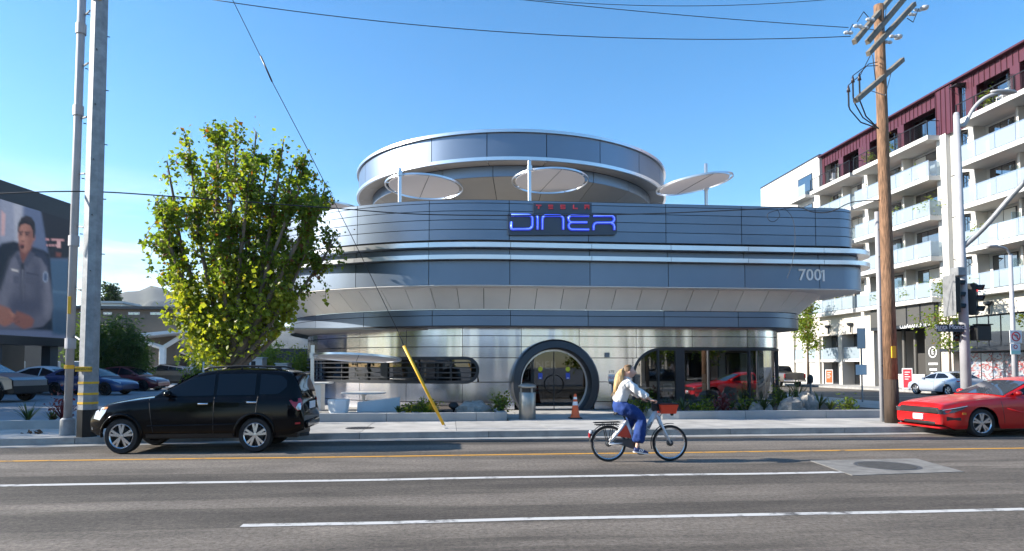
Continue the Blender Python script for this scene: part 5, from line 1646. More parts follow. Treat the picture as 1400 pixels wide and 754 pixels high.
for s in (1, -1):
    h = patch(chg, B, [(2.515,.665),(2.25,.72),(2.02,.765),(1.93,.765),(2.12,.67),(2.30,.605),(2.515,.55)], 'headlamp_dark', 'headlight', s, .010)
    MB().bbox(2.49, 2.545, *sorted((s*.66, s*(B.hw(2.52)*.985))), .55, .665, .01).build('headlight_front', 'headlamp_dark', h, world=False)
    MB().tube([(2.53, s*(B.side(2.5,.65)+.012), .652), (2.25, s*(B.side(2.25,.705)+.014), .705), (1.98, s*(B.side(1.98,.755)+.012), .755)], .011, 5).build('light_bar', 'clear_lamp', h, world=False)
    patch(chg, B, [(2.46,.50),(2.16,.48),(2.16,.41),(2.46,.40)], 'black_plastic', 'side_intake', s, .006)
    patch(chg, B, [(2.12,.60),(2.02,.60),(2.02,.55),(2.12,.55)], 'amber_lamp', 'side_marker', s, .006)
    end_block(chg, B, 2.42, *sorted((s*.55, s*.82)), .40, .50, 'black_plastic', 'fog_recess', .06, .03)
    patch(chg, B, [(-2.2,.9),(-2.45,.92),(-2.45,.78),(-2.25,.78)], 'red_lamp', 'tail_light', s, .01)
    MB().tube([(.95, s*(B.side(.95,.70)-.004), .70), (.6, s*(B.side(.6,.60)+.001), .60), (-.2, s*(B.side(-.2,.57)+.001), .57), (-.9, s*(B.side(-.9,.62)), .62)], .018, 5).build('body_crease', 'car_red', chg, world=False, smooth=True)
end_block(chg, B, 2.44, -.80, .80, .19, .235, 'car_red', 'front_lip', .10, .02)

# --- silver saloon parked in the side street, heading away
P = dict(W=1.80, xf=2.30, xr=-2.30, wheels=(1.36, -1.34), wr=.325, tw=.21, zu=.2, fk=.26, rk=.2, tumble=.42,
  deck=[(2.30,.60),(2.2,.72),(1.6,.86),(.95,.94),(0,.95),(-1.4,.99),(-2.0,1.0),(-2.2,.96),(-2.30,.72)],
  roof=[(1.05,.93),(.3,1.30),(-.1,1.40),(-.7,1.42),(-1.2,1.34),(-1.9,1.01)], sill=[(2.3,.32),(2.1,.22),(-2.1,.24),(-2.3,.38)], cab=(-1.9, 1.0),
  windows=[('front_window', .80, -.2, [(.80,1.0),(-.2,1.0)], [(.80,1.01),(.25,1.24),(-.2,1.325)]), ('rear_door_window', -.27, -1.25, [(-.27,1.0),(-1.25,1.05)], [(-.27,1.325),(-.8,1.31),(-1.25,1.13)])],
  screen=(.98, .3), backlight=(-1.22, -1.86), gaps=[(.98,.34,.9,.05),(-.24,.32,.95,0),(-1.1,.6,.96,-.05)], handles=[(-.05,.84),(-1.0,.86)], mirror=(.68,1.02), rim_f=.68)
slv, B, _ = make_car('parked_saloon', 'silver blue parked saloon car beside the small street tree and red board', 'car', (30.0, 37.4, 0), R(90), P, 'car_silver')
for s in (1, -1):
    patch(slv, B, [(-1.98,.92),(-2.26,.92),(-2.27,.80),(-2.05,.82)], 'red_lamp', 'tail_light', s, .01)
    patch(slv, B, [(2.24,.64),(1.9,.74),(1.88,.78),(2.2,.72)], 'clear_lamp', 'headlight', s, .008)
PS = P
drk, B, _ = make_car('parked_saloon', 'dark grey parked saloon car whose roof shows behind the red car', 'car', (30.0, 29.6, 0), R(90), PS, 'car_dark')
for s in (1, -1): patch(drk, B, [(-1.98,.92),(-2.26,.92),(-2.27,.80),(-2.05,.82)], 'red_lamp', 'tail_light', s, .01)

# --- electric cars in the car park
PE = dict(W=1.92, xf=2.38, xr=-2.38, wheels=(1.46, -1.43), wr=.35, tw=.24, zu=.2, fk=.28, ft=.9, rk=.2, tumble=.46,
  deck=[(2.38,.58),(2.3,.70),(1.8,.86),(1.1,.98),(0,1.0),(-1.5,1.05),(-2.1,1.06),(-2.3,.98),(-2.38,.75)],
  roof=[(1.25,.97),(.4,1.42),(-.1,1.57),(-.5,1.60),(-1.1,1.53),(-1.9,1.18),(-2.15,1.06)], sill=[(2.38,.34),(2.2,.24),(-2.2,.26),(-2.38,.42)], cab=(-2.15, 1.2),
  windows=[('front_window', .98, -.2, [(.98,1.05),(-.2,1.06)], [(.98,1.06),(.35,1.36),(-.2,1.52)]), ('rear_door_window', -.27, -1.5, [(-.27,1.06),(-1.5,1.12)], [(-.27,1.52),(-.9,1.48),(-1.5,1.22)])],
  screen=(1.15, .35), backlight=(-1.25, -2.05), gaps=[(1.1,.36,.95,.05),(-.24,.34,1.0,0),(-1.2,.66,1.02,-.05)], handles=[(-.1,.9),(-1.15,.92)], mirror=(.85,1.08), rim_mat='black_metal', cabin_mat=None)
def ev(label, px, py, paint, ang, ln=0.0):
    p = gp(px, py, .14)
    P = dict(PE); P['cabin_mat'] = paint
    t, B, _ = make_car('electric_car', label, 'car', (p.x, p.y, .14), ang, P, paint)
    for s in (1, -1):
        patch(t, B, [(2.30,.62),(1.95,.78),(1.85,.84),(2.22,.74)], 'clear_lamp', 'headlight', s, .008)
        patch(t, B, [(-2.0,1.0),(-2.3,.96),(-2.3,.86),(-2.05,.90)], 'red_lamp', 'tail_light', s, .01)
    return t
ev('white electric hatchback parked behind the angular steel pickup at left', 72, 539, 'car_white', R(-8))
ev('dark blue electric car whose nose shows right of the steel pole', 124, 540, 'car_blue', R(-10))
ev('dark red electric saloon parked in front of the bamboo hedge', 176, 534.5, 'car_wine', R(-8))

# --- angular steel pickups
def steel_pickup(label, loc, rz):
    t = thing('steel_pickup', label, 'pickup', loc, rz, 'angular steel pickups')
    L, W = 2.84, 1.0
    side_top = [(2.80,.98),(2.62,1.10),(.35,1.78),(-2.55,1.33),(-2.84,1.28)]
    prof = [(2.84,.62),(2.80,.98),(2.62,1.10),(1.25,1.29),(-2.55,1.33),(-2.84,1.28),(-2.80,.62)]
    def arch(wx, r=.50): return [(wx-r*1.0,.52),(wx-r*.72,.52+r*.62),(wx-r*.35,.52+r*.86),(wx+r*.35,.52+r*.86),(wx+r*.72,.52+r*.62),(wx+r*1.0,.52)]
    low = [(-2.80,.62)]+arch(-1.78)+arch(1.82)+[(2.84,.62)]
    mb = MB()
    # flanks with arches (one faceted plate per side), bonnet, cabin planes
    for s in (1, -1):
        poly = low+[(2.80,.98),(2.62,1.10),(1.25,1.29),(-2.55,1.33),(-2.84,1.28)]
        mb.add([(x, s*(W-.02 if z < 1.2 else W-.06), z) for x, z in poly], [tuple(range(len(poly)))])
    k = [(2.84,.62),(2.80,.98),(2.62,1.10),(1.25,1.29)]
    mb.loft([[(x, (W-.03)*q*(0.93 if x > 2.7 else 1), z) for q in (1, 0, -1)] for x, z in k], False)
    mb.loft([[(x, (W-.06)*q, z) for q in (1, -1)] for x, z in [(-2.55,1.335),(-2.84,1.28),(-2.80,.62)]], False)
    body = mb.build('body', 'truck_steel', t, world=False)
    cab = MB()
    apex = .35
    for s in (1, -1):
        cab.add([(1.25, s*(W-.06), 1.29), (apex, s*(W-.30), 1.78), (-2.55, s*(W-.10), 1.34), (-.9, s*(W-.06), 1.30)], [(0,1,2,3)])
    cab.add([(1.25, W-.06, 1.29), (1.25, -W+.06, 1.29), (apex, -W+.30, 1.78), (apex, W-.30, 1.78)], [(0,1,2,3)])
    cab.add([(apex, W-.30, 1.78), (apex, -W+.30, 1.78), (-2.55, -W+.10, 1.34), (-2.55, W-.10, 1.34)], [(0,1,2,3)])
    cabo = cab.build('cabin', 'truck_steel', t, world=False)
    MB().add([(1.22, W-.14, 1.315), (1.22, -W+.14, 1.315), (.42, -W+.34, 1.762), (.42, W-.34, 1.762)], [(0,1,2,3)]).build('windscreen', 'car_glass_sky', cabo, world=False)
    MB().add([(.30, W-.34, 1.782), (.30, -W+.34, 1.782), (-.9, -W+.26, 1.60), (-.9, W-.26, 1.60)], [(0,1,2,3)]).build('roof_glass', 'car_glass', cabo, world=False)
    for s in (1, -1):
        MB().add([(1.02, s*(W-.055), 1.33), (.36, s*(W-.25), 1.71), (-.28, s*(W-.215), 1.62), (-.28, s*(W-.055), 1.34)], [(0,1,2,3)]).build('front_window', 'car_glass', cabo, world=False)
        MB().add([(-.33, s*(W-.055), 1.34), (-.33, s*(W-.213), 1.61), (-1.25, s*(W-.155), 1.47), (-1.25, s*(W-.055), 1.345)], [(0,1,2,3)]).build('rear_door_window', 'car_glass', cabo, world=False)
        for wx in (1.82, -1.78):
            wheel(t, wx, s*(W-.16), .43, .28, s, 6, 'black_metal', 'single', .55)
            pts = arch(wx, .52)
            MB().loft([[(x, s*(W-.04), z), (x, s*(W+.05), z), (x+(x-wx)*.12, s*(W+.05), z+.06), (x+(x-wx)*.12, s*(W-.04), z+.06)] for x, z in pts], True, True).build('wheel_arch_trim', 'black_plastic', t, world=False)
        MB().box(-1.2, 1.25, *sorted((s*(W-.12), s*(W+.01))), .40, .53).build('sill_trim', 'black_plastic', t, world=False)
        MB().add([(.2, s*(W-.015), .55), (.2, s*(W-.05), 1.29), (.212, s*(W-.05), 1.29), (.212, s*(W-.015), .55)], [(0,1,2,3)]).build('door_gap', 'black_plastic', body, world=False)
    MB().box(2.60, 2.88, -W+.06, W-.06, .40, .72).build('front_bumper', 'black_plastic', t, world=False)
    MB().box(2.785, 2.835, -W+.10, W-.10, .955, .985).build('light_bar', 'clear_lamp', t, world=False)
    MB().box(-2.86, -2.70, -W+.06, W-.06, .42, .66).build('rear_bumper', 'black_plastic', t, world=False)
    MB().box(-2.852, -2.80, -W+.1, W-.1, 1.18, 1.22).build('tail_bar', 'red_lamp', t, world=False)
    MB().box(-2.6, 2.6, -.75, .75, .35, .95).build('underbody', 'black_plastic', t, world=False)
    return t
p = gp(-36, 549, .14)
steel_pickup('angular bare steel pickup at far left with its front towards the steel pole', (p.x, p.y, .14), R(-12))
p = gp(232, 531, .14)
steel_pickup('angular bare steel pickup parked under the carport heading left', (p.x, p.y, .14), R(176))

# --- brown pickup parked in the side street, heading away
P = dict(W=1.95, xf=2.8, xr=-2.75, wheels=(1.75, -1.7), wr=.39, tw=.26, zu=.35, fk=.16, rk=.04, tumble=.22, crown=.02,
  deck=[(2.8,.85),(2.7,1.02),(1.4,1.14),(1.0,1.18),(-.8,1.2),(-2.7,1.2),(-2.75,1.15)],
  roof=[(1.15,1.16),(.5,1.72),(.2,1.80),(-.5,1.80),(-.72,1.72),(-.85,1.22)], sill=[(2.8,.5),(2.5,.42),(-2.6,.46),(-2.75,.52)], cab=(-.86, 1.12),
  windows=[('front_window', .85, -.1, [(.85,1.25),(-.1,1.25)], [(.85,1.27),(.45,1.6),(-.1,1.68)]), ('rear_door_window', -.18, -.68, [(-.18,1.25),(-.68,1.25)], [(-.18,1.68),(-.68,1.6)])],
  screen=(1.08, .52), backlight=(-.70, -.84), gaps=[(.95,.5,1.14,.0),(-.14,.5,1.16,0)], handles=[(.0,1.05)], mirror=(.8,1.3), rim_f=.62)
pk, B, _ = make_car('parked_pickup', 'brown pickup truck parked beyond the diner corner seen from behind', 'pickup', (28.9, 55.5, 0), R(90), P, 'car_brown')
end_block(pk, B, -2.76, -.78, .78, .66, 1.14, 'car_brown', 'tailgate', .02, .01)
end_block(pk, B, -2.80, -.95, .95, .46, .62, 'chrome', 'rear_bumper', .06, .02)
MB().box(-2.6, -.95, -.78, .78, 1.215, 1.235).build('load_cover', 'black_plastic', pk, world=False)
for s in (1, -1): end_block(pk, B, -2.76, *sorted((s*.80, s*.955)), .78, 1.12, 'red_lamp', 'tail_light', .03)
from mathutils import noise as mnoise
# ---------------------------------------------------------------- bicycle and rider (local x forward = world +X)
def skin_mesh(name, pts, edges, rad, m, parent, root=0, sub=2, world=False, folds=0.0):
    me = bpy.data.meshes.new(name); me.from_pydata([Vector(p) for p in pts], edges, [])
    o = bpy.data.objects.new(name+'_tmp', me); COL.objects.link(o)
    o.modifiers.new('s', 'SKIN')
    for i, v in enumerate(me.skin_vertices[0].data):
        r = rad[i]; v.radius = (r, r) if not isinstance(r, tuple) else r
        v.use_root = (i == root)
    if sub:
        sb = o.modifiers.new('d', 'SUBSURF'); sb.levels = sub; sb.render_levels = sub
    dg = bpy.context.evaluated_depsgraph_get(); dg.update()
    nm = bpy.data.meshes.new_from_object(o.evaluated_get(dg))
    bpy.data.objects.remove(o); bpy.data.meshes.remove(me)
    nm.name = name; nm.materials.clear(); nm.materials.append(MT[m])
    if folds:                                              # cloth folds
        for vv in nm.vertices:
            c = vv.co
            f_ = mnoise.fractal(Vector((c.x*16, c.y*16, c.z*7+c.x*5)), 1.0, 2.0, 3)
            vv.co += vv.normal*folds*f_
    nm.polygons.foreach_set('use_smooth', [True]*len(nm.polygons))
    return link(name, nm, parent, world)
b0 = gp(832, 631.5)
bk = thing('bicycle', 'white and red hire bicycle with red front basket and rear rack', 'bicycle', (b0.x, b0.y, 0), R(-.8))
WB, WR = 1.13, .325
def bike_wheel(x):
    M = Matrix.Translation((x, 0, WR))
    ty = MB()
    prof = [(WR-.022+.022*math.cos(a), .022*math.sin(a)) for a in [2*PI*k/10 for k in range(11)]]
    ty.lathe(prof, 40, M, axis='Y')
    w = ty.build('wheel', 'rubber', bk, world=False, smooth=True)
    rm = MB(); rm.lathe([(WR-.045,-.012),(WR-.062,-.008),(WR-.062,.008),(WR-.045,.012),(WR-.04,0),(WR-.045,-.012)], 40, M, axis='Y')
    rm.build('rim', 'alloy', w, world=False, smooth=True)
    sp = MB()
    for k in range(28):
        a = 2*PI*k/28; s = 1 if k % 2 else -1
        sp.tube([M @ Vector((.03*math.cos(a+.5*s), s*.03, .03*math.sin(a+.5*s))), M @ Vector(((WR-.06)*math.cos(a), 0, (WR-.06)*math.sin(a)))], .0013, 3, cap=False)
    sp.build('spokes', 'alloy', w, world=False)
    MB().lathe([(.001,-.05),(.045,-.05),(.055,-.035),(.055,.035),(.045,.05),(.001,.05)], 16, M, axis='Y').build('hub', 'dark_grey', w, world=False, smooth=True)
bike_wheel(0); bike_wheel(WB)
fr = MB()
fr.tube([(0, -.06, WR), (.20, -.05, .335), (.42, -.03, .35)], [.022,.028,.035], 8)
fr.tube([(0, .06, WR), (.20, .05, .335), (.42, .03, .35)], [.022,.028,.035], 8)
fr.tube([(0, -.06, WR), (.16, -.05, .52), (.33, -.01, .72)], [.018,.026,.030], 8)
fr.tube([(0, .06, WR), (.16, .05, .52), (.33, .01, .72)], [.018,.026,.030], 8)
fr.tube([(.46, 0, .34), (.40, 0, .54), (.325, 0, .74)], .032, 10)
fr.tube([(.44, 0, .33), (.60, 0, .40), (.74, 0, .64), (.865, 0, .88)], [.045,.05,.048,.045], 12)
fr.tube([(.84, 0, .95), (.905, 0, .80)], .038, 12)
frame = fr.build('frame', 'bike_white', bk, world=False, smooth=True)
for s, sd_ in ((-1, .056), (1, -.056)):
    q = Matrix.Translation((.672, -.0475*1.06 if s < 0 else .0475*1.06, .50))
tm = Matrix.Translation(b0) @ Matrix.Rotation(R(-.8), 4, 'Z') @ Matrix.Translation((.70, -.0535, .56)) @ Matrix.Rotation(R(-61), 4, 'Y') @ FRONT
text_mesh('frame_lettering', 'Metro Bike', .075, 'sign_black', tm, frame, .003)
MB().prism([(.14,.455),(.40,.42),(.41,.46),(.325,.65),(.30,.66)], 'Y', -.028, .028).build('chain_guard_panel', 'bike_red', bk, world=False)
MB().prism([(.08,.35),(.12,.395),(.43,.405),(.55,.33),(.55,.245),(.50,.215),(.40,.24)], 'Y', -.075, .06).build('motor_cover', 'dark_grey', bk, world=False)
fk = MB()
for s in (-1, 1): fk.tube([(.905, s*.045, .80), (1.03, s*.055, .52), (WB, s*.055, WR)], [.026,.022,.015], 8)
fk.tube([(.905, -.05, .80), (.905, .05, .80)], .03, 8)
fk.build('fork', 'bike_white', bk, world=False, smooth=True)
hb = MB(); hb.tube([(.845, 0, .94), (.81, 0, 1.05)], .02, 8)
hb.tube([(.72, -.29, 1.075), (.80, -.26, 1.085), (.84, -.12, 1.06), (.84, .12, 1.06), (.80, .26, 1.085), (.72, .29, 1.075)], .013, 8)
hbo = hb.build('handlebar', 'black_metal', bk, world=False, smooth=True)
for s in (-1, 1): 
    MB().tube([(.70, s*.298, 1.075), (.79, s*.265, 1.085)], .018, 8).build('grip', 'black_plastic', hbo, world=False)
    MB().tube([(.80, s*.25, 1.075), (.87, s*.24, 1.05), (.74, s*.29, 1.045)], .007, 5).build('brake_lever', 'black_metal', hbo, world=False)
MB().bbox(.80, .93, -.05, .05, .90, 1.03, .02).build('head_console', 'black_plastic', bk, world=False)
cb = MB(); cb.tube([(.87, -.04, 1.02), (.96, -.08, .86), (.90, -.03, .74)], .007, 5); cb.tube([(.80, .2, 1.08), (.93, .06, 1.04), (.90, .03, .85)], .006, 5)
cb.build('cables', 'cable', bk, world=False)
# basket: open tub
bs = MB(); lo = [(.95,-.13),(1.21,-.13),(1.21,.13),(.95,.13)]; hi = [(.915,-.17),(1.245,-.17),(1.245,.17),(.915,.17)]
rg = [[(x,y,.86) for x,y in lo], [(x,y,1.03) for x,y in hi], [(x*.995+.005,y*.93,1.03) for x,y in hi], [(x,y*.93,.885) for x,y in lo]]
bs.loft(rg, True, True); bsk = bs.build('basket', 'bike_red', bk, world=False)
rim_ = MB(); pts = [(x,y,1.035) for x,y in hi]+[(hi[0][0],hi[0][1],1.035)]
for a, b in zip(pts, pts[1:]): rim_.tube([a, b], .012, 6)
rim_.build('basket_rim', 'black_plastic', bsk, world=False)
MB().bbox(1.15, 1.20, -.03, .03, .815, .86, .01).build('front_light', 'black_plastic', bk, world=False)
def fender(x, a0, a1, m, w=.028, r=WR+.022):
    MB().loft([[(x+r*math.cos(R(a)), -w, WR+r*math.sin(R(a))), (x+(r+.012)*math.cos(R(a)), 0, WR+(r+.012)*math.sin(R(a))), (x+r*math.cos(R(a)), w, WR+r*math.sin(R(a)))] for a in range(a0, a1+1, 8)], False).build('mudguard', m, bk, world=False, smooth=True)
fender(0, 30, 175, 'black_plastic'); fender(WB, 78, 205, 'black_plastic')
MB().bbox(-.365, -.325, -.03, .03, .43, .52, .012).build('tail_light', 'red_lamp', bk, world=False)
MB().bbox(-.35, -.30, -.035, .035, .50, .56, .012).build('tail_housing', 'bike_white', bk, world=False)
rk = MB()
for y in (-.07, 0, .07): rk.tube([(-.26, y, .70), (.20, y, .71)], .008, 5)
rk.tube([(-.26, -.075, .70), (-.26, .075, .70)], .008, 5); rk.tube([(.20, -.075, .71), (.20, .075, .71)], .008, 5)
for s in (-1, 1):
    rk.tube([(-.10, s*.075, .70), (-.02, s*.075, WR+.02)], .008, 5); rk.tube([(.08, s*.075, .705), (.02, s*.075, WR+.03)], .008, 5)
    rk.tube([(-.24, s*.07, .66), (.18, s*.07, .67)], .008, 5)
rk.build('rear_rack', 'black_metal', bk, world=False)
MB().tube([(.325, 0, .72), (.265, 0, .86)], .016, 8).build('seat_post', 'black_metal', bk, world=False)
sad = MB(); rows = []
for x, w, z in ((.11,.07,.875),(.14,.085,.895),(.20,.08,.90),(.28,.05,.895),(.36,.028,.89),(.40,.02,.88)):
    rows.append([(x, w*math.cos(2*PI*k/10), z-.02+.025*math.sin(2*PI*k/10)) for k in range(10)])
sad.loft(rows, True, True).build('saddle', 'black_plastic', bk, world=False, smooth=True)
crk = MB(); BBp = Vector((.455, 0, .30)); pd = Vector((.55, 0, .155)); pu = BBp*2-pd
crk.tube([BBp+Vector((0,-.09,0)), pd+Vector((0,-.10,0))], .012, 6); crk.tube([BBp+Vector((0,.09,0)), pu+Vector((0,.10,0))], .012, 6); crk.tube([BBp+Vector((0,-.1,0)), BBp+Vector((0,.1,0))], .02, 8)
cko = crk.build('crank', 'black_metal', bk, world=False)
for c, s in ((pd, -1), (pu, 1)): MB().bbox(c.x-.05, c.x+.05, *sorted((s*.10, s*.19)), c.z-.012, c.z+.012, .005).build('pedal', 'black_plastic', cko, world=False)

pr = thing('person', 'blonde ponytailed cyclist in white shirt and wide blue trousers riding the bicycle', 'person', (b0.x, b0.y, 0), R(-.8))
hipL, hipR = (.21,.09,.955), (.21,-.09,.955)
J = [(.205,0,1.0), (.225,0,1.13), (.275,0,1.29), (.32,0,1.42), (.345,0,1.50), (.375,0,1.585), (.385,0,1.66),          # 0-6 spine, head
     (.335,-.155,1.42), (.545,-.215,1.235), (.735,-.275,1.10), (.80,-.275,1.09),      # 7-10 right arm
     (.335,.155,1.42), (.545,.215,1.235), (.735,.275,1.10), (.80,.275,1.09),          # 11-14 left
     hipR, (.585,-.115,.80), (.50,-.135,.34), (.475,-.135,.235), (.60,-.135,.205),                # 15-19
     hipL, (.565,.115,.88), (.335,.135,.56), (.30,.135,.475), (.42,.135,.465)]                # 20-24
E_ = [(0,1),(1,2),(2,3),(3,4),(4,5),(5,6),(3,7),(7,8),(8,9),(9,10),(3,11),(11,12),(12,13),(13,14),(0,15),(15,16),(16,17),(17,18),(18,19),(0,20),(20,21),(21,22),(22,23),(23,24)]
rad = [.115,.095,.105,.09,.045,.062,.055, .048,.034,.024,.02, .048,.034,.024,.02, .08,.055,.036,.034,.028, .08,.055,.036,.034,.028]
skin_mesh('body', J, E_, rad, 'skin', pr, 0, 2)
# head shaped over the neck: egg with brow, nose, chin
hd = MB(); rows = []
cH = Vector((.385, 0, 1.615))
for i in range(13):
    v = -1+2*i/12; ph = math.asin(max(-1, min(1, v)))
    row = []
    for k in range(20):
        a = 2*PI*k/20
        rx, ry, rz_ = .104, .076, .122
        x = rx*math.cos(ph)*math.cos(a); y = ry*math.cos(ph)*math.sin(a); z = rz_*math.sin(ph)
        if math.cos(a) > .6 and z < 0: x += .012*(-z/.118)                 # chin and jaw
        if z < -.03: y *= 1-.25*(-z-.03)/.09
        if k == 0: x += {2:.010, 3:.012, 4:.018, 5:.044, 6:.026, 7:.008}.get(i, 0)                # nose
        row.append(cH+Vector((x, y, z)))
    rows.append(row)
hd.loft(rows, True, True)
head = hd.build('head', 'skin', pr, world=False, smooth=True)
for s in (-1, 1):
    MB().lathe([(.001,.008),(.009,.006),(.012,0)], 10, Matrix.Translation(cH+Vector((.082, s*.030, .012))) @ Matrix.Rotation(PI/2, 4, 'Y')).build('eye', 'sign_black', head, world=False)
    MB().lathe([(.001,.012),(.016,.01),(.024,.002),(.02,-.006)], 10, Matrix.Translation(cH+Vector((-.005, s*.076, -.005))) @ Matrix.Rotation(-s*PI/2, 4, 'X')).build('ear', 'skin', head, world=False, smooth=True)
    MB().tube([cH+Vector((.088, s*.018, .032)), cH+Vector((.078, s*.045, .034))], .004, 4).build('eyebrow', 'hair', head, world=False)
MB().tube([cH+Vector((.094, -.02, -.055)), cH+Vector((.104, 0, -.054)), cH+Vector((.094, .02, -.055))], .006, 5).build('mouth', 'sign_red', head, world=False)
# hair: cap over skull and a long ponytail
hr = MB(); rows = []
for i in range(9):
    ph = -.45+i*(PI/2+.45)/8; row = []
    for k in range(20):
        a = 2*PI*k/20; f = math.cos(a)
        lo_ = max(0, f+.05)                                                # hairline lifts at the face
        p_ = max(ph, min(1.5, lo_*1.15))
        rx, ry, rz_ = .108, .084, .127
        row.append(cH+Vector((-.010+rx*math.cos(p_)*math.cos(a), ry*math.cos(p_)*math.sin(a), .004+rz_*math.sin(p_))))
    rows.append(row)
hr.loft(rows, True, True)
hair = hr.build('hair', 'hair_dark', pr, world=False, smooth=True)
skin_mesh('ponytail', [(.305,0,1.645),(.262,-.005,1.635),(.225,-.015,1.56),(.195,-.02,1.46),(.165,-.025,1.36),(.145,-.02,1.27),(.135,-.01,1.20)], [(i,i+1) for i in range(6)], [.032,.055,.078,.086,.078,.052,.016], 'hair', hair, sub=3, folds=.020)
rs = random.Random(2)
for k in range(26):
    a_ = rs.uniform(0, 2*PI); r_ = rs.uniform(.5, 1.0)
    st0 = [(.262,.045),(.225,.07),(.195,.078),(.165,.07),(.140,.045),(.12+rs.gauss(0,.025),.03)]
    zz = [1.64,1.56,1.46,1.36,1.27,1.18+rs.gauss(0,.03)]
    MB().tube([(x+.9*w*r_*math.cos(a_+.2*j), .8*w*r_*math.sin(a_+.2*j)-.01, z) for j, ((x, w), z) in enumerate(zip(st0, zz))], [.009,.011,.010,.009,.007,.002], 5).build('hair_strand', 'hair', hair, world=False, smooth=True)
for k in range(9):
    MB().tube([cH+Vector((.03-.012*k, -.06+.013*k, .118)), cH+Vector((-.05, -.055+.013*k, .105)), cH+Vector((-.095, -.02+.005*k, .05))], [.006,.010,.006], 5).build('hair_strand', 'hair_dark', hair, world=False, smooth=True)
MB().lathe([(.030,-.014),(.040,0),(.030,.014)], 12, Matrix.Translation((.285, 0, 1.645)) @ Matrix.Rotation(PI/2, 4, 'Y')).build('hair_tie', 'black_plastic', hair, world=False, smooth=True)
# shirt
skin_mesh('shirt', [(.200,0,1.03),(.222,0,1.15),(.28,0,1.30),(.325,0,1.42),(.345,0,1.475), (.34,-.165,1.405),(.44,-.20,1.31),(.54,-.217,1.235),(.63,-.242,1.175),(.655,-.25,1.155), (.34,.165,1.405),(.44,.20,1.31),(.54,.217,1.235),(.63,.242,1.175),(.655,.25,1.155)],
   [(0,1),(1,2),(2,3),(3,4),(3,5),(5,6),(6,7),(7,8),(8,9),(3,10),(10,11),(11,12),(12,13),(13,14)], [.140,.138,.150,.135,.075, .078,.074,.068,.066,.056, .078,.074,.068,.066,.056], 'shirt', pr, 0, 3, folds=.016)
MB().lathe([(.062,-.012),(.066,.01),(.058,.022)], 14, Matrix.Translation((.350,0,1.495)) @ Matrix.Rotation(R(14),4,'Y')).build('collar', 'shirt', pr, world=False, smooth=True)
# wide trousers, flared at the hem
skin_mesh('trousers', [(.205,0,1.14),(.20,0,1.02), (.225,-.095,.95),(.42,-.105,.895),(.585,-.118,.80),(.555,-.128,.62),(.52,-.135,.44),(.505,-.135,.335), (.225,.095,.95),(.41,.105,.935),(.565,.118,.88),(.46,.13,.74),(.37,.135,.60),(.345,.135,.53)],
   [(0,1),(1,2),(2,3),(3,4),(4,5),(5,6),(6,7),(1,8),(8,9),(9,10),(10,11),(11,12),(12,13)], [.148,.160,.134,.122,.106,.104,.116,.130, .134,.118,.104,.102,.112,.124], 'trousers', pr, 1, 3, folds=.018)
def shoe(x, y, z, tilt):
    M = Matrix.Translation((x, y, z)) @ Matrix.Rotation(tilt, 4, 'Y')
    rows = []
    for xx, w, h in ((-.08,.028,.06),(-.06,.036,.085),(0,.038,.082),(.06,.044,.065),(.12,.046,.05),(.165,.038,.035),(.185,.018,.022)):
        rows.append([M @ Vector((xx, w*math.cos(a), (h*math.sin(a) if math.sin(a) > 0 else .008*math.sin(a)))) for a in [2*PI*k/12 for k in range(12)]])
    sh = MB().loft(rows, True, True).build('shoe', 'shoe', pr, world=False, smooth=True)
    sl = []
    for xx, w in ((-.085,.03),(-.06,.039),(0,.041),(.06,.047),(.12,.049),(.168,.04),(.19,.018)):
        sl.append([M @ Vector((xx, s*w, zz)) for s, zz in ((-1,-.014),(1,-.014),(1,.004),(-1,.004))])
    MB().loft(sl, True, True).build('sole', 'reflect_white', sh, world=False)
    st = MB()
    for k in range(3):
        for s in (-1, 1):
            st.add([M @ Vector((.00+k*.03, s*.046, .015)), M @ Vector((.014+k*.03, s*.046, .015)), M @ Vector((.034+k*.03, s*.034, .062)), M @ Vector((.02+k*.03, s*.034, .062))], [(0,1,2,3)])
    st.build('stripes', 'reflect_white', sh, world=False)
shoe(.50, -.145, .185, R(8)); shoe(.325, .145, .455, R(-4))
# hands closed on the grips
for s in (-1, 1):
    for k in range(4):
        y = s*(.25+.019*k-.006)
        L_ = [.9, 1.0, .96, .8][k]
        skin_mesh('finger', [(.735,y,1.098),(.785,y,1.112),(.808*1.0,y,1.092),(.805,y,1.070),(.785,y,1.062)][:5], [(0,1),(1,2),(2,3),(3,4)], [.0105*L_,.0105*L_,.009*L_,.0085*L_,.007*L_], 'skin', pr, 0, 1)
    skin_mesh('thumb', [(.725,s*.245,1.088),(.745,s*.228,1.075),(.775,s*.226,1.062),(.79,s*.236,1.058)], [(0,1),(1,2),(2,3)], [.013,.011,.010,.008], 'skin', pr, 0, 1)
    skin_mesh('palm', [(.70,s*.268,1.108),(.735,s*.272,1.105),(.765,s*.272,1.108)], [(0,1),(1,2)], [(.024,.018),(.038,.016),(.038,.013)], 'skin', pr, 0, 1)
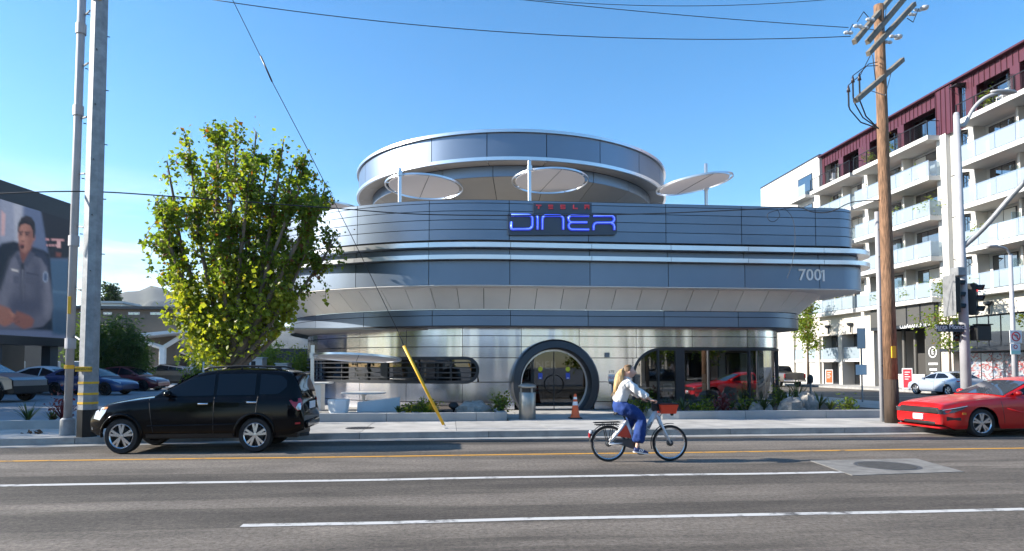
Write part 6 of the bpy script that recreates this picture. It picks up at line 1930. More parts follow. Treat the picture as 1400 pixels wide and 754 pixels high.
# ---------------------------------------------------------------- vegetation
def leaf_cloud(points, size, rnd, droop=.3, aspect=.75, kite=True):
    """one small folded leaf at each point"""
    mb = MB(); V = mb.v; F = mb.f
    for p in points:
        s = size*rnd.uniform(.45, 1.35)
        d = Vector((rnd.gauss(0,1), rnd.gauss(0,1), rnd.gauss(-droop,.7)))
        if d.length < .01: d = Vector((0,0,-1))
        d.normalize()
        n = Vector((rnd.gauss(0,1), rnd.gauss(0,1), rnd.gauss(.5,.8)))
        w = d.cross(n)
        if w.length < .01: continue
        w.normalize(); n = w.cross(d)
        o = len(V); h = s*aspect*.5
        V.append(tuple(p)); V.append(tuple(p+d*s*.4+w*h+n*s*.10)); V.append(tuple(p+d*s)); V.append(tuple(p+d*s*.4-w*h+n*s*.10))
        F.append((o, o+1, o+2)); F.append((o, o+2, o+3))
    mb.m = [0]*len(F)
    return mb
def branch_path(p, d, L, rnd, bend=.25, up=.15, n=6):
    pts = [Vector(p)]; d = Vector(d).normalized()
    for k in range(n):
        d = (d+Vector((rnd.gauss(0,bend), rnd.gauss(0,bend), rnd.gauss(up,bend*.6)))*.5).normalized()
        pts.append(pts[-1]+d*L/n)
    return pts
def street_tree_big():
    rnd = random.Random(11)
    Yt = 20.9
    b = aY(318, 560, Yt); b.z = .15
    t = thing('street_tree', 'multi stemmed street tree with yellow green leaves behind the black car', 'tree', b)
    wood = MB()
    fork = Vector((b.x, Yt, 1.55))
    wood.tube([b, b+Vector((.02,0,.7)), fork], [.30, .25, .27], 12)
    tips = [(215,275,-.9),(228,220,.3),(258,192,-.4),(296,182,.7),(322,176,-.5),(350,180,.2),(388,190,-.7),(418,212,.5),(446,250,-.2),(458,318,.4),(432,262,-1.0),(400,226,1.0),(280,230,1.1),(340,225,-1.2),(228,330,.2),(250,395,-.6),(300,300,-1.1),(370,290,1.2),(418,345,-.7),(365,215,.9),(428,290,.9),(398,260,-1.1),(310,210,.2)]
    crown_pts = []; low_pts = []; light_pts = []
    for i, (px, py, dy) in enumerate(tips):
        tip = aY(px, py, Yt+dy*.95)
        start = fork+Vector((rnd.uniform(-.12,.12), rnd.uniform(-.12,.12), rnd.uniform(-.1,.25)))
        d = tip-start; L = d.length
        mid1 = start+Vector((d.x*.34, d.y*.34, d.z*.22)); mid2 = start+Vector((d.x*.66, d.y*.66, d.z*.55)); mid3 = start+Vector((d.x*.88, d.y*.88, d.z*.80))
        pts = catmull([start, mid1+Vector((rnd.gauss(0,.08), rnd.gauss(0,.08), 0)), mid2+Vector((rnd.gauss(0,.1), rnd.gauss(0,.1), 0)), mid3, tip], 4)
        n = len(pts); r0 = rnd.uniform(.085, .12)
        wood.tube(pts, [r0*(1-.88*k/(n-1))+.006 for k in range(n)], 7)
        # side branches
        for k in range(20):
            f = rnd.uniform(.22, .98); q = pts[int(f*(n-1))]
            ax = (pts[min(n-1, int(f*(n-1))+1)]-q)
            dd = Vector((rnd.gauss(0,.8), rnd.gauss(0,.8), rnd.uniform(.1, 1.0))) + ax.normalized()*.5 if ax.length else Vector((0,0,1))
            Lb = rnd.uniform(.35, .95)*(1.1-.35*f)
            bp = branch_path(q, dd, Lb, rnd, .25, .12, 5)
            wood.tube(bp, [.018*(1-.15*j)+.003 for j in range(6)], 4, cap=False)
            clump = rnd.random()
            if clump < .22: continue                                     # bare twig: gaps
            nl = int(rnd.uniform(32, 112)*(.6+.7*f))
            for _ in range(nl):
                j = rnd.randint(1, 5); a = bp[j]
                pt = a+Vector((rnd.gauss(0,.095), rnd.gauss(0,.095), rnd.gauss(-.02,.095)))
                crown_pts.append(pt)
        for _ in range(55):
            q = pts[rnd.randint(int(n*.3), n-1)]
            crown_pts.append(q+Vector((rnd.gauss(0,.17), rnd.gauss(0,.17), rnd.gauss(0,.17))))
    for _ in range(50):                                    # leafy clumps filling the crown between the stems
        ph = rnd.uniform(0, 2*PI); rr_ = math.sqrt(rnd.random()); px = 332+112*rr_*math.cos(ph); py = 285+98*rr_*math.sin(ph)
        c = aY(px, py, Yt+rnd.uniform(-1.3, 1.3)); s_ = rnd.uniform(.10, .22)
        for _ in range(rnd.randint(18, 46)): crown_pts.append(c+Vector((rnd.gauss(0,s_), rnd.gauss(0,s_), rnd.gauss(0,s_*.8))))
    # dense growth round the fork, in yellower leaves
    for (px, py, sx, sz, num) in ((282,455,.42,.5,620), (322,455,.42,.45,420), (300,420,.55,.4,420), (262,400,.4,.3,260), (352,410,.35,.35,260), (330,380,.5,.35,300), (290,485,.32,.25,330), (345,440,.25,.3,120), (375,380,.3,.35,170), (400,400,.2,.3,60)):
        c = aY(px, py, Yt-.35)
        for _ in range(num): light_pts.append(c+Vector((max(-1.5,min(1.5,rnd.gauss(0,1)))*sx, rnd.gauss(0,.5), max(-1.5,min(1.5,rnd.gauss(0,1)))*sz)))
    # trailing bare shoots with a few leaves
    for (px, py, qx, qy) in ((225,300,196,330), (232,330,205,352), (440,320,470,345), (430,300,462,330), (425,380,445,392)):
        A = aY(px, py, Yt-.4); Bq = aY(qx, qy, Yt-.6); m_ = (A+Bq)/2+Vector((0,0,.2))
        pp = catmull([A, m_, Bq, Bq-Vector((0,0,.35))], 4); wood.tube(pp, .007, 4, cap=False)
        for q in pp[5:]:
            for _ in range(3): crown_pts.append(q+Vector((rnd.gauss(0,.05), rnd.gauss(0,.05), rnd.gauss(-.03,.05))))
    wood.build('trunk', 'bark', t, smooth=True, recalc=False)
    lo = [p for p in crown_pts if p.z < 4.0]; hi = [p for p in crown_pts if p.z >= 4.0]
    leaf_cloud(hi, .135, rnd, .55, .8).build('crown', 'leaf', t, recalc=False)
    leaf_cloud(lo+light_pts, .15, rnd, .45, .85).build('yellower_lower_leaves', 'leaf_light', t, recalc=False)
    return t
street_tree_big()

def blob_tree(name, label, cat, base, height, spread, leafm, rnd, nleaf=4000, size=.12, trunk_h=.35, group=None, lean=0, aspect=.6, wood_m='bark', nb=12, r0=.12, ry=None, flat=.8):
    base = Vector(base); t = thing(name, label, cat, base, 0, group)
    wood = MB(); top = base+Vector((lean, 0, height))
    wood.tube([base, base+Vector((lean*.3, 0, height*.35)), base+Vector((lean*.7, 0, height*.7)), top-Vector((0,0,height*.08))], [r0, r0*.8, r0*.45, r0*.12], 8)
    P = []
    for i in range(nb):
        f = trunk_h+(1-trunk_h)*(i+rnd.random()*.6)/nb
        q = base+Vector((lean*f, 0, height*f))
        a = rnd.uniform(0, 2*PI); el = rnd.uniform(.0, .7)
        prof = math.sin(PI*min(1, (f-trunk_h)/(1-trunk_h)*.8+.18))
        L = spread*prof*rnd.uniform(.65, 1.1)
        d = Vector((math.cos(a), math.sin(a)*(ry or 1), el))
        bp = branch_path(q, d, L, rnd, .3, .1, 5)
        wood.tube(bp, [r0*.3*(1-.17*j)+.004 for j in range(6)], 5, cap=False)
        for _ in range(int(nleaf/nb)):
            j = rnd.randint(1, 5); s = spread*.20
            P.append(bp[j]+Vector((rnd.gauss(0,s), rnd.gauss(0,s), rnd.gauss(0,s*flat))))
    wood.build('trunk', wood_m, t, smooth=True, recalc=False)
    leaf_cloud(P, size, rnd, .3, aspect).build('crown', leafm, t, recalc=False)
    return t
rnd = random.Random(21)
# bamboo / hedge masses in the car park
def bamboo(label, px, ptop, Y, wpx, leafm, nst, nleaf, size=.16, group='bamboo hedges'):
    c = aY(px, 520, Y); c.z = .14; tp = aY(px, ptop, Y); hw_ = wpx/2*Y/FPX
    t = thing('bamboo_clump', label, 'bamboo', c, 0, group); wood = MB(); P = []
    for k in range(nst):
        x = c.x+rnd.uniform(-hw_, hw_)*.9; y = Y+rnd.uniform(-.8,.8); h = (tp.z)*rnd.uniform(.62, 1.0)*(1-.28*abs((x-c.x)/hw_)**2)
        le = rnd.gauss(0,.25)
        pts = [Vector((x, y, .14)), Vector((x+le*.2, y, h*.5)), Vector((x+le, y+rnd.gauss(0,.2), h))]
        wood.tube(pts, [.025,.02,.006], 5, cap=False)
        for _ in range(nleaf//nst):
            f = rnd.uniform(.05, 1.0); q = pts[0].lerp(pts[1], f*2) if f < .5 else pts[1].lerp(pts[2], f*2-1)
            P.append(q+Vector((rnd.gauss(0,.22), rnd.gauss(0,.25), rnd.gauss(0,.12))))
    wood.build('canes', 'stem_green', t, recalc=False)
    leaf_cloud(P, size, rnd, .5, .28).build('foliage', leafm, t, recalc=False)
bamboo('tall dense dark green bamboo clump right of the steel pole', 163, 424, 47, 72, 'leaf_bamboo', 46, 9000, .34)
bamboo('bamboo clump just left of the steel pole', 120, 416, 52, 60, 'leaf_bamboo', 26, 4500, .34)
bamboo('yellow green bamboo clump left of the street tree trunk', 276, 466, 42, 30, 'leaf_lime', 16, 2200, .26)
bamboo('bright bamboo clump between street tree and diner wall', 372, 462, 40, 44, 'leaf_lime', 22, 3600, .26)
bamboo('small bright bamboo clump touching the diner left end', 408, 470, 38, 26, 'leaf_lime', 14, 2200, .26)
# dark conifer beyond the roofs
blob_tree('conifer_tree', 'dark ragged pine top beyond the brown apartment roof', 'tree', (aY(148, 500, 95).x, 95, 0), aY(148, 391, 95).z, 2.0, 'leaf_dark', rnd, 2600, .5, .45, r0=.25)
# thin street trees across the road
p = aY(1290, 520, 33); 
blob_tree('young_street_tree', 'slender young street tree with sparse leaves before the garage', 'tree', (30.5+.9, 38.6, .145), 7.0, 1.9, 'leaf', rnd, 1500, .20, .38, 'young street trees', r0=.09)
blob_tree('young_street_tree', 'leafy young street tree behind the diner right corner', 'tree', (31.7, 55.6, .145), 7.4, 2.0, 'leaf', rnd, 2600, .24, .40, 'young street trees', r0=.12)
# tree in the pavement further left, outside the view: its shade falls on the pavement
blob_tree('pavement_tree', 'round street tree further along the pavement at left', 'tree', (-21.5, 17.9, .15), 7.5, 3.0, 'leaf', rnd, 5200, .20, .30, r0=.2, nb=18)

for i, (x, y, lab) in enumerate(((-25.5, 20.8, 'near'), (-27.0, 25.2, 'middle'), (-29.0, 29.5, 'far'))):  # trees added out of view to cast shade over the car park
    blob_tree('added_shade_tree', 'dense unseen tree added for shade beyond the left edge, %s one of the row' % lab, 'tree', (x, y, .14), 9.5, 3.3, 'leaf_dark', rnd, 6500, .30, .18, 'row of added shade trees', r0=.2, nb=20)
# small garden plants
def rosette(label, p, h, n, m, spread=.6, w=.05, cat='plant', name='garden_plant', group='garden plants'):
    t = thing(name, label, cat, p, rnd.uniform(0, 6), group)
    mb = MB()
    for k in range(n):
        a = rnd.uniform(0, 2*PI); L = h*rnd.uniform(.7, 1.1); s = spread*rnd.uniform(.3, 1.1); ww = w*rnd.uniform(.7, 1.2)
        d = Vector((math.cos(a), math.sin(a), 0)); q = Vector((-d.y, d.x, 0))
        rows = []
        for j in range(5):
            f = j/4; c = d*s*h*f**1.3+Vector((0, 0, L*(f-.35*f*f*s)))
            wd = ww*(1-f**2)*(.6+.8*f if f < .5 else 1)+.002
            rows.append([c-q*wd*.5, c+Vector((0,0,-wd*.15)), c+q*wd*.5])
        mb.loft(rows, False)
    mb.build('leaves', m, t, world=False, recalc=False, smooth=True)
    if name == 'garden_plant' and int(p[0]*10) % 2:        # some are leafy rather than spiky
        Q = [Vector((rnd.gauss(0,.16), rnd.gauss(0,.16), abs(rnd.gauss(h*.45,h*.28)))) for _ in range(150)]
        leaf_cloud(Q, .11, rnd, .1, .55).build('foliage', 'leaf' if m != 'blade_red' else m, t, world=False, recalc=False)
    return t
k_ = 0
spots = [(545,572,20.0,.30,'blade','low grey green plant right of the curved bench'), (560,570,19.7,.35,'blade','spreading low plant before the left spotlight'), (580,566,20.2,.50,'blade','bushy grey green plant between two spotlights'),
 (589,570,19.65,.42,'blade_yellow','bright yellow leaved plant beside the yellow guy guard'), (684,566,19.9,.62,'blade','spiky plant right of the grey boulder'), (686,560,21.5,.5,'blade','small dark plant near the steel wall and entrance')]
for (px, py, Y, h, m_, lab) in spots:
    p = aY(px, py, Y); rosette(lab, (p.x, Y, .29), h, 26, m_, .8, .07)
names_ = ['spiky plant', 'tufted plant', 'bushy plant', 'broad leaved plant']
rx = 0
ORD = 'first second third fourth fifth sixth seventh eighth ninth tenth eleventh twelfth thirteenth fourteenth fifteenth sixteenth seventeenth eighteenth nineteenth twentieth twenty-first'.split()
for px in range(846, 1066, 11):
    Y = 19.9+(rx*7 % 5)*.45; p = aY(px, 560, Y); m_ = 'blade_red' if rx in (12, 13) else ('blade' if rx % 3 else 'leaf_dark')
    h = [.32,.48,.38,.58,.42][rx % 5]
    rosette('%s %s, %s from the left in the right planter bed' % ('dark red' if m_ == 'blade_red' else ('grey green' if m_ == 'blade' else 'deep green'), names_[rx % 4], ORD[rx]), (p.x, Y, .27), h, 22, m_, .75, .06, group='planter bed plants')
    rx += 1
for (px, Y, h, lab) in ((1065,22.6,.9,'tall tuft at the diner corner glass'), (1078,23.2,.8,'leafy plant beside the parking meter'), (1090,24.5,1.1,'upright shrub right of the diner corner glass'), (1120,21.5,.7,'tuft among the right hand boulders'), (1160,20.0,.55,'grassy plant at right end of planter'), (1135,20.6,.5,'low grassy plant beside right boulder')):
    p = aY(px, 555, Y); rosette(lab, (p.x, Y, .26), h, 24, 'blade', .7, .06, group='planter bed plants')
for (px, h, m_, lab) in ((38,.62,'blade','green spiky plant in the small planter at far left'), (72,.4,'blade','low dark green tuft in small planter'), (86,.75,'blade_red','dark red spiky plant beside the riser pipe')):
    p = aY(px, 575, 18.2); rosette(lab, (p.x, 18.2, .25), h, 30, m_, .75, .045, group='small planter plants')
# boulders
def boulder(label, px, Y, w, h, d, seed):
    p = aY(px, 560, Y); rr = random.Random(seed)
    t = MB(); rows = []
    for i in range(9):
        ph = -PI*.2+(PI/2+PI*.2)*i/8; row = []
        for k in range(16):
            a = 2*PI*k/16
            n_ = 1+.30*mnoise.noise(Vector((math.cos(a)*1.6+seed, math.sin(a)*1.6, ph*1.8)))+.16*mnoise.noise(Vector((math.cos(a)*4.5+seed, math.sin(a)*4.5, ph*5)))
            row.append((p.x+w/2*math.cos(ph)**.7*math.cos(a)*n_ if math.cos(ph) > 0 else p.x, Y+d/2*max(0,math.cos(ph))**.7*math.sin(a)*n_, .26+h*math.sin(ph)*n_))
        rows.append(row)
    o = t.loft(rows, True, True).build('boulder', 'rock', None, auto=28)
    return tag(o, label, 'rock', 'garden boulders')
boulder('large pale grey boulder in the left planter near the entrance', 647, 20.1, 1.15, .36, .8, 1)
boulder('small boulder at right planter under corner glazing', 1082, 20.4, .85, .42, .7, 2)
boulder('pointed boulder beside the parking meter', 1104, 20.8, .75, .55, .6, 3)
boulder('low boulder behind the bicycle basket in planter', 1040, 20.6, .8, .3, .6, 5)
# dry leaves on the pavement at left
lf = []
p = gp(49, 593, .152)
for _ in range(26): lf.append(p+Vector((rnd.gauss(0,.12), rnd.gauss(0,.07), abs(rnd.gauss(.01,.02)))))
mat('dry_leaf', (.10,.055,.03), .8)
o = leaf_cloud(lf, .09, rnd, 0, .7).build('dry_leaves', 'dry_leaf', None, recalc=False); tag(o, 'small heap of dry brown leaves on the pavement by the riser pipe', 'leaves', kind='stuff')
# ---------------------------------------------------------------- apartment block across the side street
AX = 35.0
ap = thing('apartment_block', 'white apartment block with purple top storey and glass balconies', 'building', (40, 52, .14))
LV = [6.6, 9.5, 12.4, 15.25, 18.15, 21.4]
def Yp(px, X=AX): return aX(px, 400, X).y
yA1 = 27.0
Y_ = lambda px: Yp(px)
bays = {'A': (yA1, Y_(1338)), 'B': (Y_(1293), Y_(1190)), 'C': (Y_(1182), Y_(1128))}
yW0, yW1 = Y_(1338), Y_(1313)         # window column
yP0, yP1 = Y_(1313), Y_(1293)         # plain pilaster strip
yD0, yD1 = Y_(1190), Y_(1182)
y_end = Y_(1128); y_far = Y_(1046)
REC = AX+.85
# core volume behind everything
MB().box(AX+.88, AX+16, yA1, y_end, 6.4, 21.2).build('core', 'stucco', ap)
# solid strips
for (a, b_) in ((yW0, yW1), (yP0, yP1), (yD0, yD1)):
    pass
def wallbox(y0, y1, z0, z1, x0=AX, x1=AX+.9, m='stucco', name='wall', par=ap):
    return MB().box(x0, x1, min(y0,y1), max(y0,y1), z0, z1).build(name, m, par)
wallbox(yP0, yP1, 6.6, 18.1, AX-.02, AX+.9)
wallbox(yP0+.5, yP0+1.4, 6.6, 18.1, AX-.35, AX-.021, name='pilaster')
wallbox(yD0, yD1, 6.6, 18.1)
# window column with awnings
wy0, wy1 = min(yW0,yW1), max(yW0,yW1)
wallbox(wy0, wy0+.55, 6.6, 18.1); wallbox(wy1-.45, wy1, 6.6, 18.1)
for i in range(5):
    z0, z1 = LV[i], LV[i+1]
    if i < 4:
        wallbox(wy0+.551, wy1-.451, z0, z0+.55); wallbox(wy0+.551, wy1-.451, z1-.45, z1)
    w = thing_w = MB().box(AX+.10, AX+.16, wy0+.55, wy1-.45, z0+.55, z1-.45).build('window', 'frame_dark', ap)
    ym = (wy0+wy1+.1)/2
    for (a, b_) in ((wy0+.60, ym-.03), (ym+.03, wy1-.50)):
        for (c, d) in ((z0+.60, z0+1.05), (z0+1.11, z1-.50)):
            MB().box(AX+.08, AX+.105, a, b_, c, d).build('pane', 'glass_window', w)
    MB().prism([(AX-.75, z1-.50), (AX, z1-.38), (AX, z1-.34), (AX-.75, z1-.46)], 'Y', wy0+.45, wy1-.35).build('awning', 'awning', w)
    for yy in (wy0+.5, wy1-.4): MB().tube([(AX-.72, yy, z1-.49), (AX, yy, z1-1.0)], .02, 4).build('awning_bracket', 'awning', w)
# balcony bays
def balcony_bay(key, y0, y1, glassrail=True):
    y0, y1 = min(y0, y1), max(y0, y1)
    rr = random.Random(ord(key))
    for i in range(5):
        z0, z1 = LV[i], LV[i+1]-.02
        top = (i == 4)
        # recessed back wall with doors
        ztop = z1-.35 if not top else z1-.9
        bwall = MB().box(REC-.01, REC+.02, y0, y1, z0, z1).build('recess_wall', 'slab_white' if not top else 'purple', ap)
        MB().box(AX, REC, y0, y1, z1-.28, z1-.02).build('ceiling_slab', 'slab_white' if not top else 'purple_seam', ap)
        nd = max(2, int((y1-y0)/3.2))
        for k in range(nd):
            c0 = y0+(y1-y0)*k/nd; wdt = (y1-y0)/nd
            # sliding door: frame and two panes
            d0, d1 = c0+wdt*.32, c0+wdt*.90
            dr = MB().box(REC-.06, REC-.012, d0, d1, z0+.02, z0+2.42).build('sliding_door', 'frame_dark', ap)
            for (a, b_) in ((d0+.06, (d0+d1)/2-.03), ((d0+d1)/2+.03, d1-.06)):
                MB().box(REC-.085, REC-.062, a, b_, z0+.10, z0+2.36).build('pane', 'curtain' if rr.random() < .22 else 'glass_window', dr)
            MB().box(REC-.05, REC-.012, c0+wdt*.06, c0+wdt*.27, z0+.02, z0+2.42).build('clay_panel', 'terracotta', ap)
            if k:
                MB().box(AX+.05, REC-.015, c0-.09, c0+.09, z0, z1-.29).build('partition', 'stucco' if not top else 'purple', ap)
                MB().box(AX-.55, AX+.04, c0-.03, c0+.03, z0+.02, z0+1.75).build('privacy_screen', 'glass_frost', ap)
        # slab
        sl_ = MB().box(AX-1.25, AX-.001, y0-.25, y1+.1, z0-.32, z0).build('balcony_slab', 'slab_white', ap)
        MB().box(AX, REC-.02, y0+.001, y1-.001, z0-.02, z0+.005).build('balcony_floor', 'concrete', ap)
        # balustrade
        n = max(3, int((y1-y0)/1.45)); xr = AX-1.20; br = .0
        if not top:
            rail = MB().box(xr-.02, xr+.02, y0-.2, y1+.05, z0+1.06, z0+1.10).build('balustrade', 'rim_metal', ap)
            for k in range(n):
                a = y0-.18+(y1-y0+.2)*k/n; b_ = y0-.18+(y1-y0+.2)*(k+1)/n
                MB().box(xr-.01, xr+.008, a+.035, b_-.035, z0+.05, z0+1.05).build('glass_panel', 'glass_rail', rail)
                MB().box(xr-.022, xr+.022, a-.022, a+.022, z0-.10, z0+1.06).build('post', 'rim_metal', rail)
            MB().box(AX-1.17, AX-.05, y0-.205, y0-.19, z0+.05, z0+1.05).build('glass_panel', 'glass_rail', rail)
            MB().box(AX-1.17, AX-.05, y1+.06, y1+.075, z0+.05, z0+1.05).build('glass_panel', 'glass_rail', rail)
        else:
            rail = MB().box(xr-.025, xr+.025, y0-.2, y1+.05, z0+1.04, z0+1.09).build('balustrade', 'black_metal', ap)
            for k in range(n+1):
                a = y0-.18+(y1-y0+.2)*k/n
                MB().box(xr-.03, xr+.03, a-.03, a+.03, z0-.28, z0+1.04).build('post', 'black_metal', rail)
            wr_ = MB()
            for k in range(7): wr_.box(xr-.006, xr+.006, y0-.2, y1+.05, z0+.12+k*.13, z0+.132+k*.13)
            wr_.build('rail_wires', 'black_metal', rail)
            MB().box(AX-1.2, AX-.02, y0-.21, y0-.17, z0+1.04, z0+1.09).build('return_rail', 'black_metal', rail)
        # purple front of the top storey
        if top:
            MB().box(AX-.02, AX+.10, y0, y1, z1-.9, z1).build('purple_fascia', 'purple', ap)
            for k in range(nd+1):
                c0 = y0+(y1-y0)*k/nd
                MB().box(AX-.02, AX+.10, max(y0,c0-.35), min(y1,c0+.35), z0, z1-.901).build('purple_pier', 'purple', ap)
for k_, (a, b_) in bays.items(): balcony_bay(k_, a, b_)
# purple cladding on strips beside the bays at the top storey and its seams, coping
zt0, zt1 = 18.1, 21.4
MB().box(AX-.30, AX+1.6, min(yP0,yP1)-.1, max(yP0,yP1)+.1, zt0-.1, zt1+.05).build('purple_bay', 'purple', ap)
MB().box(AX-.05, AX+1.6, wy0, wy1-.12, zt0-.1, zt0+.55).build('purple_panel', 'purple', ap)
MB().box(AX-.05, AX+1.6, wy0, wy1-.12, zt1-.45, zt1).build('purple_panel', 'purple', ap)
MB().box(AX-.05, AX+1.6, wy0, wy0+.55, zt0+.551, zt1-.451).build('purple_panel', 'purple', ap)
MB().box(AX-.05, AX+1.6, wy1-.45, wy1-.12, zt0+.551, zt1-.451).build('purple_panel', 'purple', ap)
MB().box(AX-.05, AX+1.6, min(yD0,yD1), max(yD0,yD1), zt0, zt1).build('purple_panel', 'purple', ap)
sm = MB(); y = yA1
while y < y_end:
    inw = wy0+.5 < y < wy1-.3; x0 = AX-.06
    if min(yP0,yP1)-.1 < y < max(yP0,yP1)+.1: sm.box(AX-.345, AX-.30, y-.022, y+.022, zt0-.1, zt1)
    elif inw: sm.box(AX-.095, AX-.05, y-.022, y+.022, zt1-.45, zt1)
    else: sm.box(AX-.065, AX-.02, y-.022, y+.022, zt1-.9, zt1)
    y += .44
o = sm.build('standing_seams', 'purple_seam', ap); o['kind'] = 'stuff'
MB().box(AX-.42, AX+16, yA1, y_end+.1, 21.4, 21.52).build('roof_coping', 'purple_seam', ap)
# far white wing
fw = MB().box(AX-.3, AX+14, y_end+.02, y_far, 0.1, 21.6).build('far_wing', 'stucco', ap)
MB().box(AX-.32, AX+14, y_end+.01, y_far+.05, 21.6, 21.75).build('wing_coping', 'frame_dark', ap)
ny = 4
for k in range(ny):
    for i in range(5 if k < 1 else 4):
        a = y_end+1.2+(y_far-y_end-1)*k/ny; z0 = LV[i]
        w = MB().box(AX-.33, AX-.29, a, a+2.6, z0+.1, z0+2.2).build('window', 'frame_dark', fw)
        MB().box(AX-.35, AX-.335, a+.1, a+2.5, z0+.2, z0+2.1).build('pane', 'glass_window', w)
        MB().box(AX-1.2, AX-.31, a-.2, a+2.8, z0-.25, z0).build('balcony_slab', 'slab_white', fw)
        MB().box(AX-1.18, AX-1.16, a-.15, a+2.75, z0+.02, z0+1.05).build('glass_panel', 'glass_rail', fw)
# podium
pod = MB().box(AX+3.0, AX+16, yA1, y_end, .1, 6.38).build('podium_core', 'interior_wall', ap)
PX = AX-.55
def pw(px0, px1, z0, z1, m='podium', x0=PX, x1=AX+1.0, name='podium_wall'):
    a, b_ = sorted((aX(px0, 480, PX).y, aX(px1, 480, PX).y))
    return MB().box(x0, x1, a, b_, z0, z1).build(name, m, ap)
ztop = 6.45
pw(1285, 1303, .14, ztop)
pw(1303.05, 1460, 5.05, ztop)
pw(1178, 1195, .14, ztop)
pw(1146, 1151, .14, ztop); pw(1115, 1120, .14, ztop)
pw(1175.0, 1177.95, .14, ztop)
pw(1120.05, 1145.95, 4.55, ztop); pw(1151.05, 1174.95, 4.55, ztop)
pw(1085, 1114.95, 5.6, ztop); pw(1078, 1085, .14, ztop); pw(1098, 1103, .14, 5.59)
for (a, b_) in ((1120.05, 1145.95), (1151.05, 1174.95), (1085.1, 1097.9), (1103.1, 1114.9)):
    y0, y1 = sorted((aX(a, 480, PX).y, aX(b_, 480, PX).y))
    g_ = MB().box(AX+.6, AX+.7, y0, y1, .14, 4.6).build('shop_window', 'frame_dark', ap)
    n = 3
    for k in range(n):
        for (z0, z1) in ((.3, 2.1), (2.5, 4.4)):
            MB().box(AX+.55, AX+.59, y0+(y1-y0)*k/n+.08, y0+(y1-y0)*(k+1)/n-.08, z0, z1).build('pane', 'glass_window', g_)
    MB().box(PX+.1, AX+.54, y0+.01, y1-.01, 2.15, 2.4).build('mid_slab', 'slab_white', g_)
    rl = MB().box(PX+.12, PX+.16, y0+.02, y1-.02, 3.38, 3.42).build('balustrade', 'rim_metal', g_)
    MB().box(PX+.13, PX+.145, y0+.05, y1-.05, 2.42, 3.37).build('glass_panel', 'glass_rail', rl)
# garage entrance with dark panelled canopy
y0, y1 = sorted((aX(1195.05, 480, PX).y, aX(1284.95, 480, PX).y))
cn_ = MB().box(PX-.25, PX+.6, y0, y1, 4.62, 6.5).build('garage_canopy', 'frame_dark', ap)
n = 5
for k in range(n):
    a = y0+(y1-y0)*k/n; MB().box(PX-.30, PX-.251, a+.08, a+(y1-y0)/n-.08, 4.85, 6.35).build('canopy_panel', 'grey_panel', cn_)
MB().box(PX-.4, PX+.7, y0, y1, 6.5, 6.62).build('canopy_cap', 'frame_dark', cn_)
MB().box(AX+6.0, AX+6.2, y0, y1, .14, 4.6).build('garage_back_wall', 'podium', ap)
MB().box(AX+.0, AX+6, y0, y0+.15, .14, 4.6).build('garage_side_wall', 'podium', ap)
MB().box(AX+.0, AX+6, y1-.15, y1, .14, 4.6).build('garage_side_wall', 'podium', ap)
MB().box(AX+5.7, AX+5.98, y0+2.5, y0+6, .14, 2.5).build('garage_door', 'interior_wall', ap)
for f in (.45, .62, .80): MB().tube([(AX+1.0, y0+(y1-y0)*f, .14), (AX+1.0, y0+(y1-y0)*f, 4.6)], .14, 8).build('pipe_column', 'grey_panel', ap)
MB().box(AX-.2, AX+.2, y0+2.0, y1-1, .14, 1.05).build('low_wall', 'podium', ap)
MB().box(AX-.28, AX+.28, y0+1.9, y1-.9, 1.05, 1.15).build('low_wall_cap', 'slab_white', ap)
LEFT = Matrix.Rotation(-PI/2, 4, 'Z') @ FRONT                     # text facing -X
q = aX(1252, 440, PX-.26)
text_mesh('clearance_lettering', "CLEARANCE 10'-0\"", .42, 'letter_white', Matrix.Translation((PX-.262, q.y, 4.735)) @ LEFT, cn_, .01)
lw0, lw1 = sorted((aX(1266, 480, PX-.1).y, aX(1284.9, 480, PX-.1).y))
lg = MB().box(PX-.1, PX+.3, lw0, lw1, .14, 4.6).build('sign_wall', 'grey_panel', ap)
lm = (lw0+lw1)/2
MB().lathe([(.33,0),(.40,0),(.40,.02),(.33,.02),(.33,0)], 24, Matrix.Translation((PX-.105, lm, 2.75)) @ Matrix.Rotation(-PI/2, 4, 'Y')).build('ring_emblem', 'letter_white', lg)
text_mesh('wall_letter', 'E', .5, 'letter_white', Matrix.Translation((PX-.11, lm, 2.75)) @ LEFT, lg, .01)
for k, z in enumerate((1.85, 1.45, 1.15)): MB().box(PX-.11, PX-.101, lm-.45+.1*k, lm+.45-.1*k, z, z+.14).build('text_line', 'letter_white', lg)
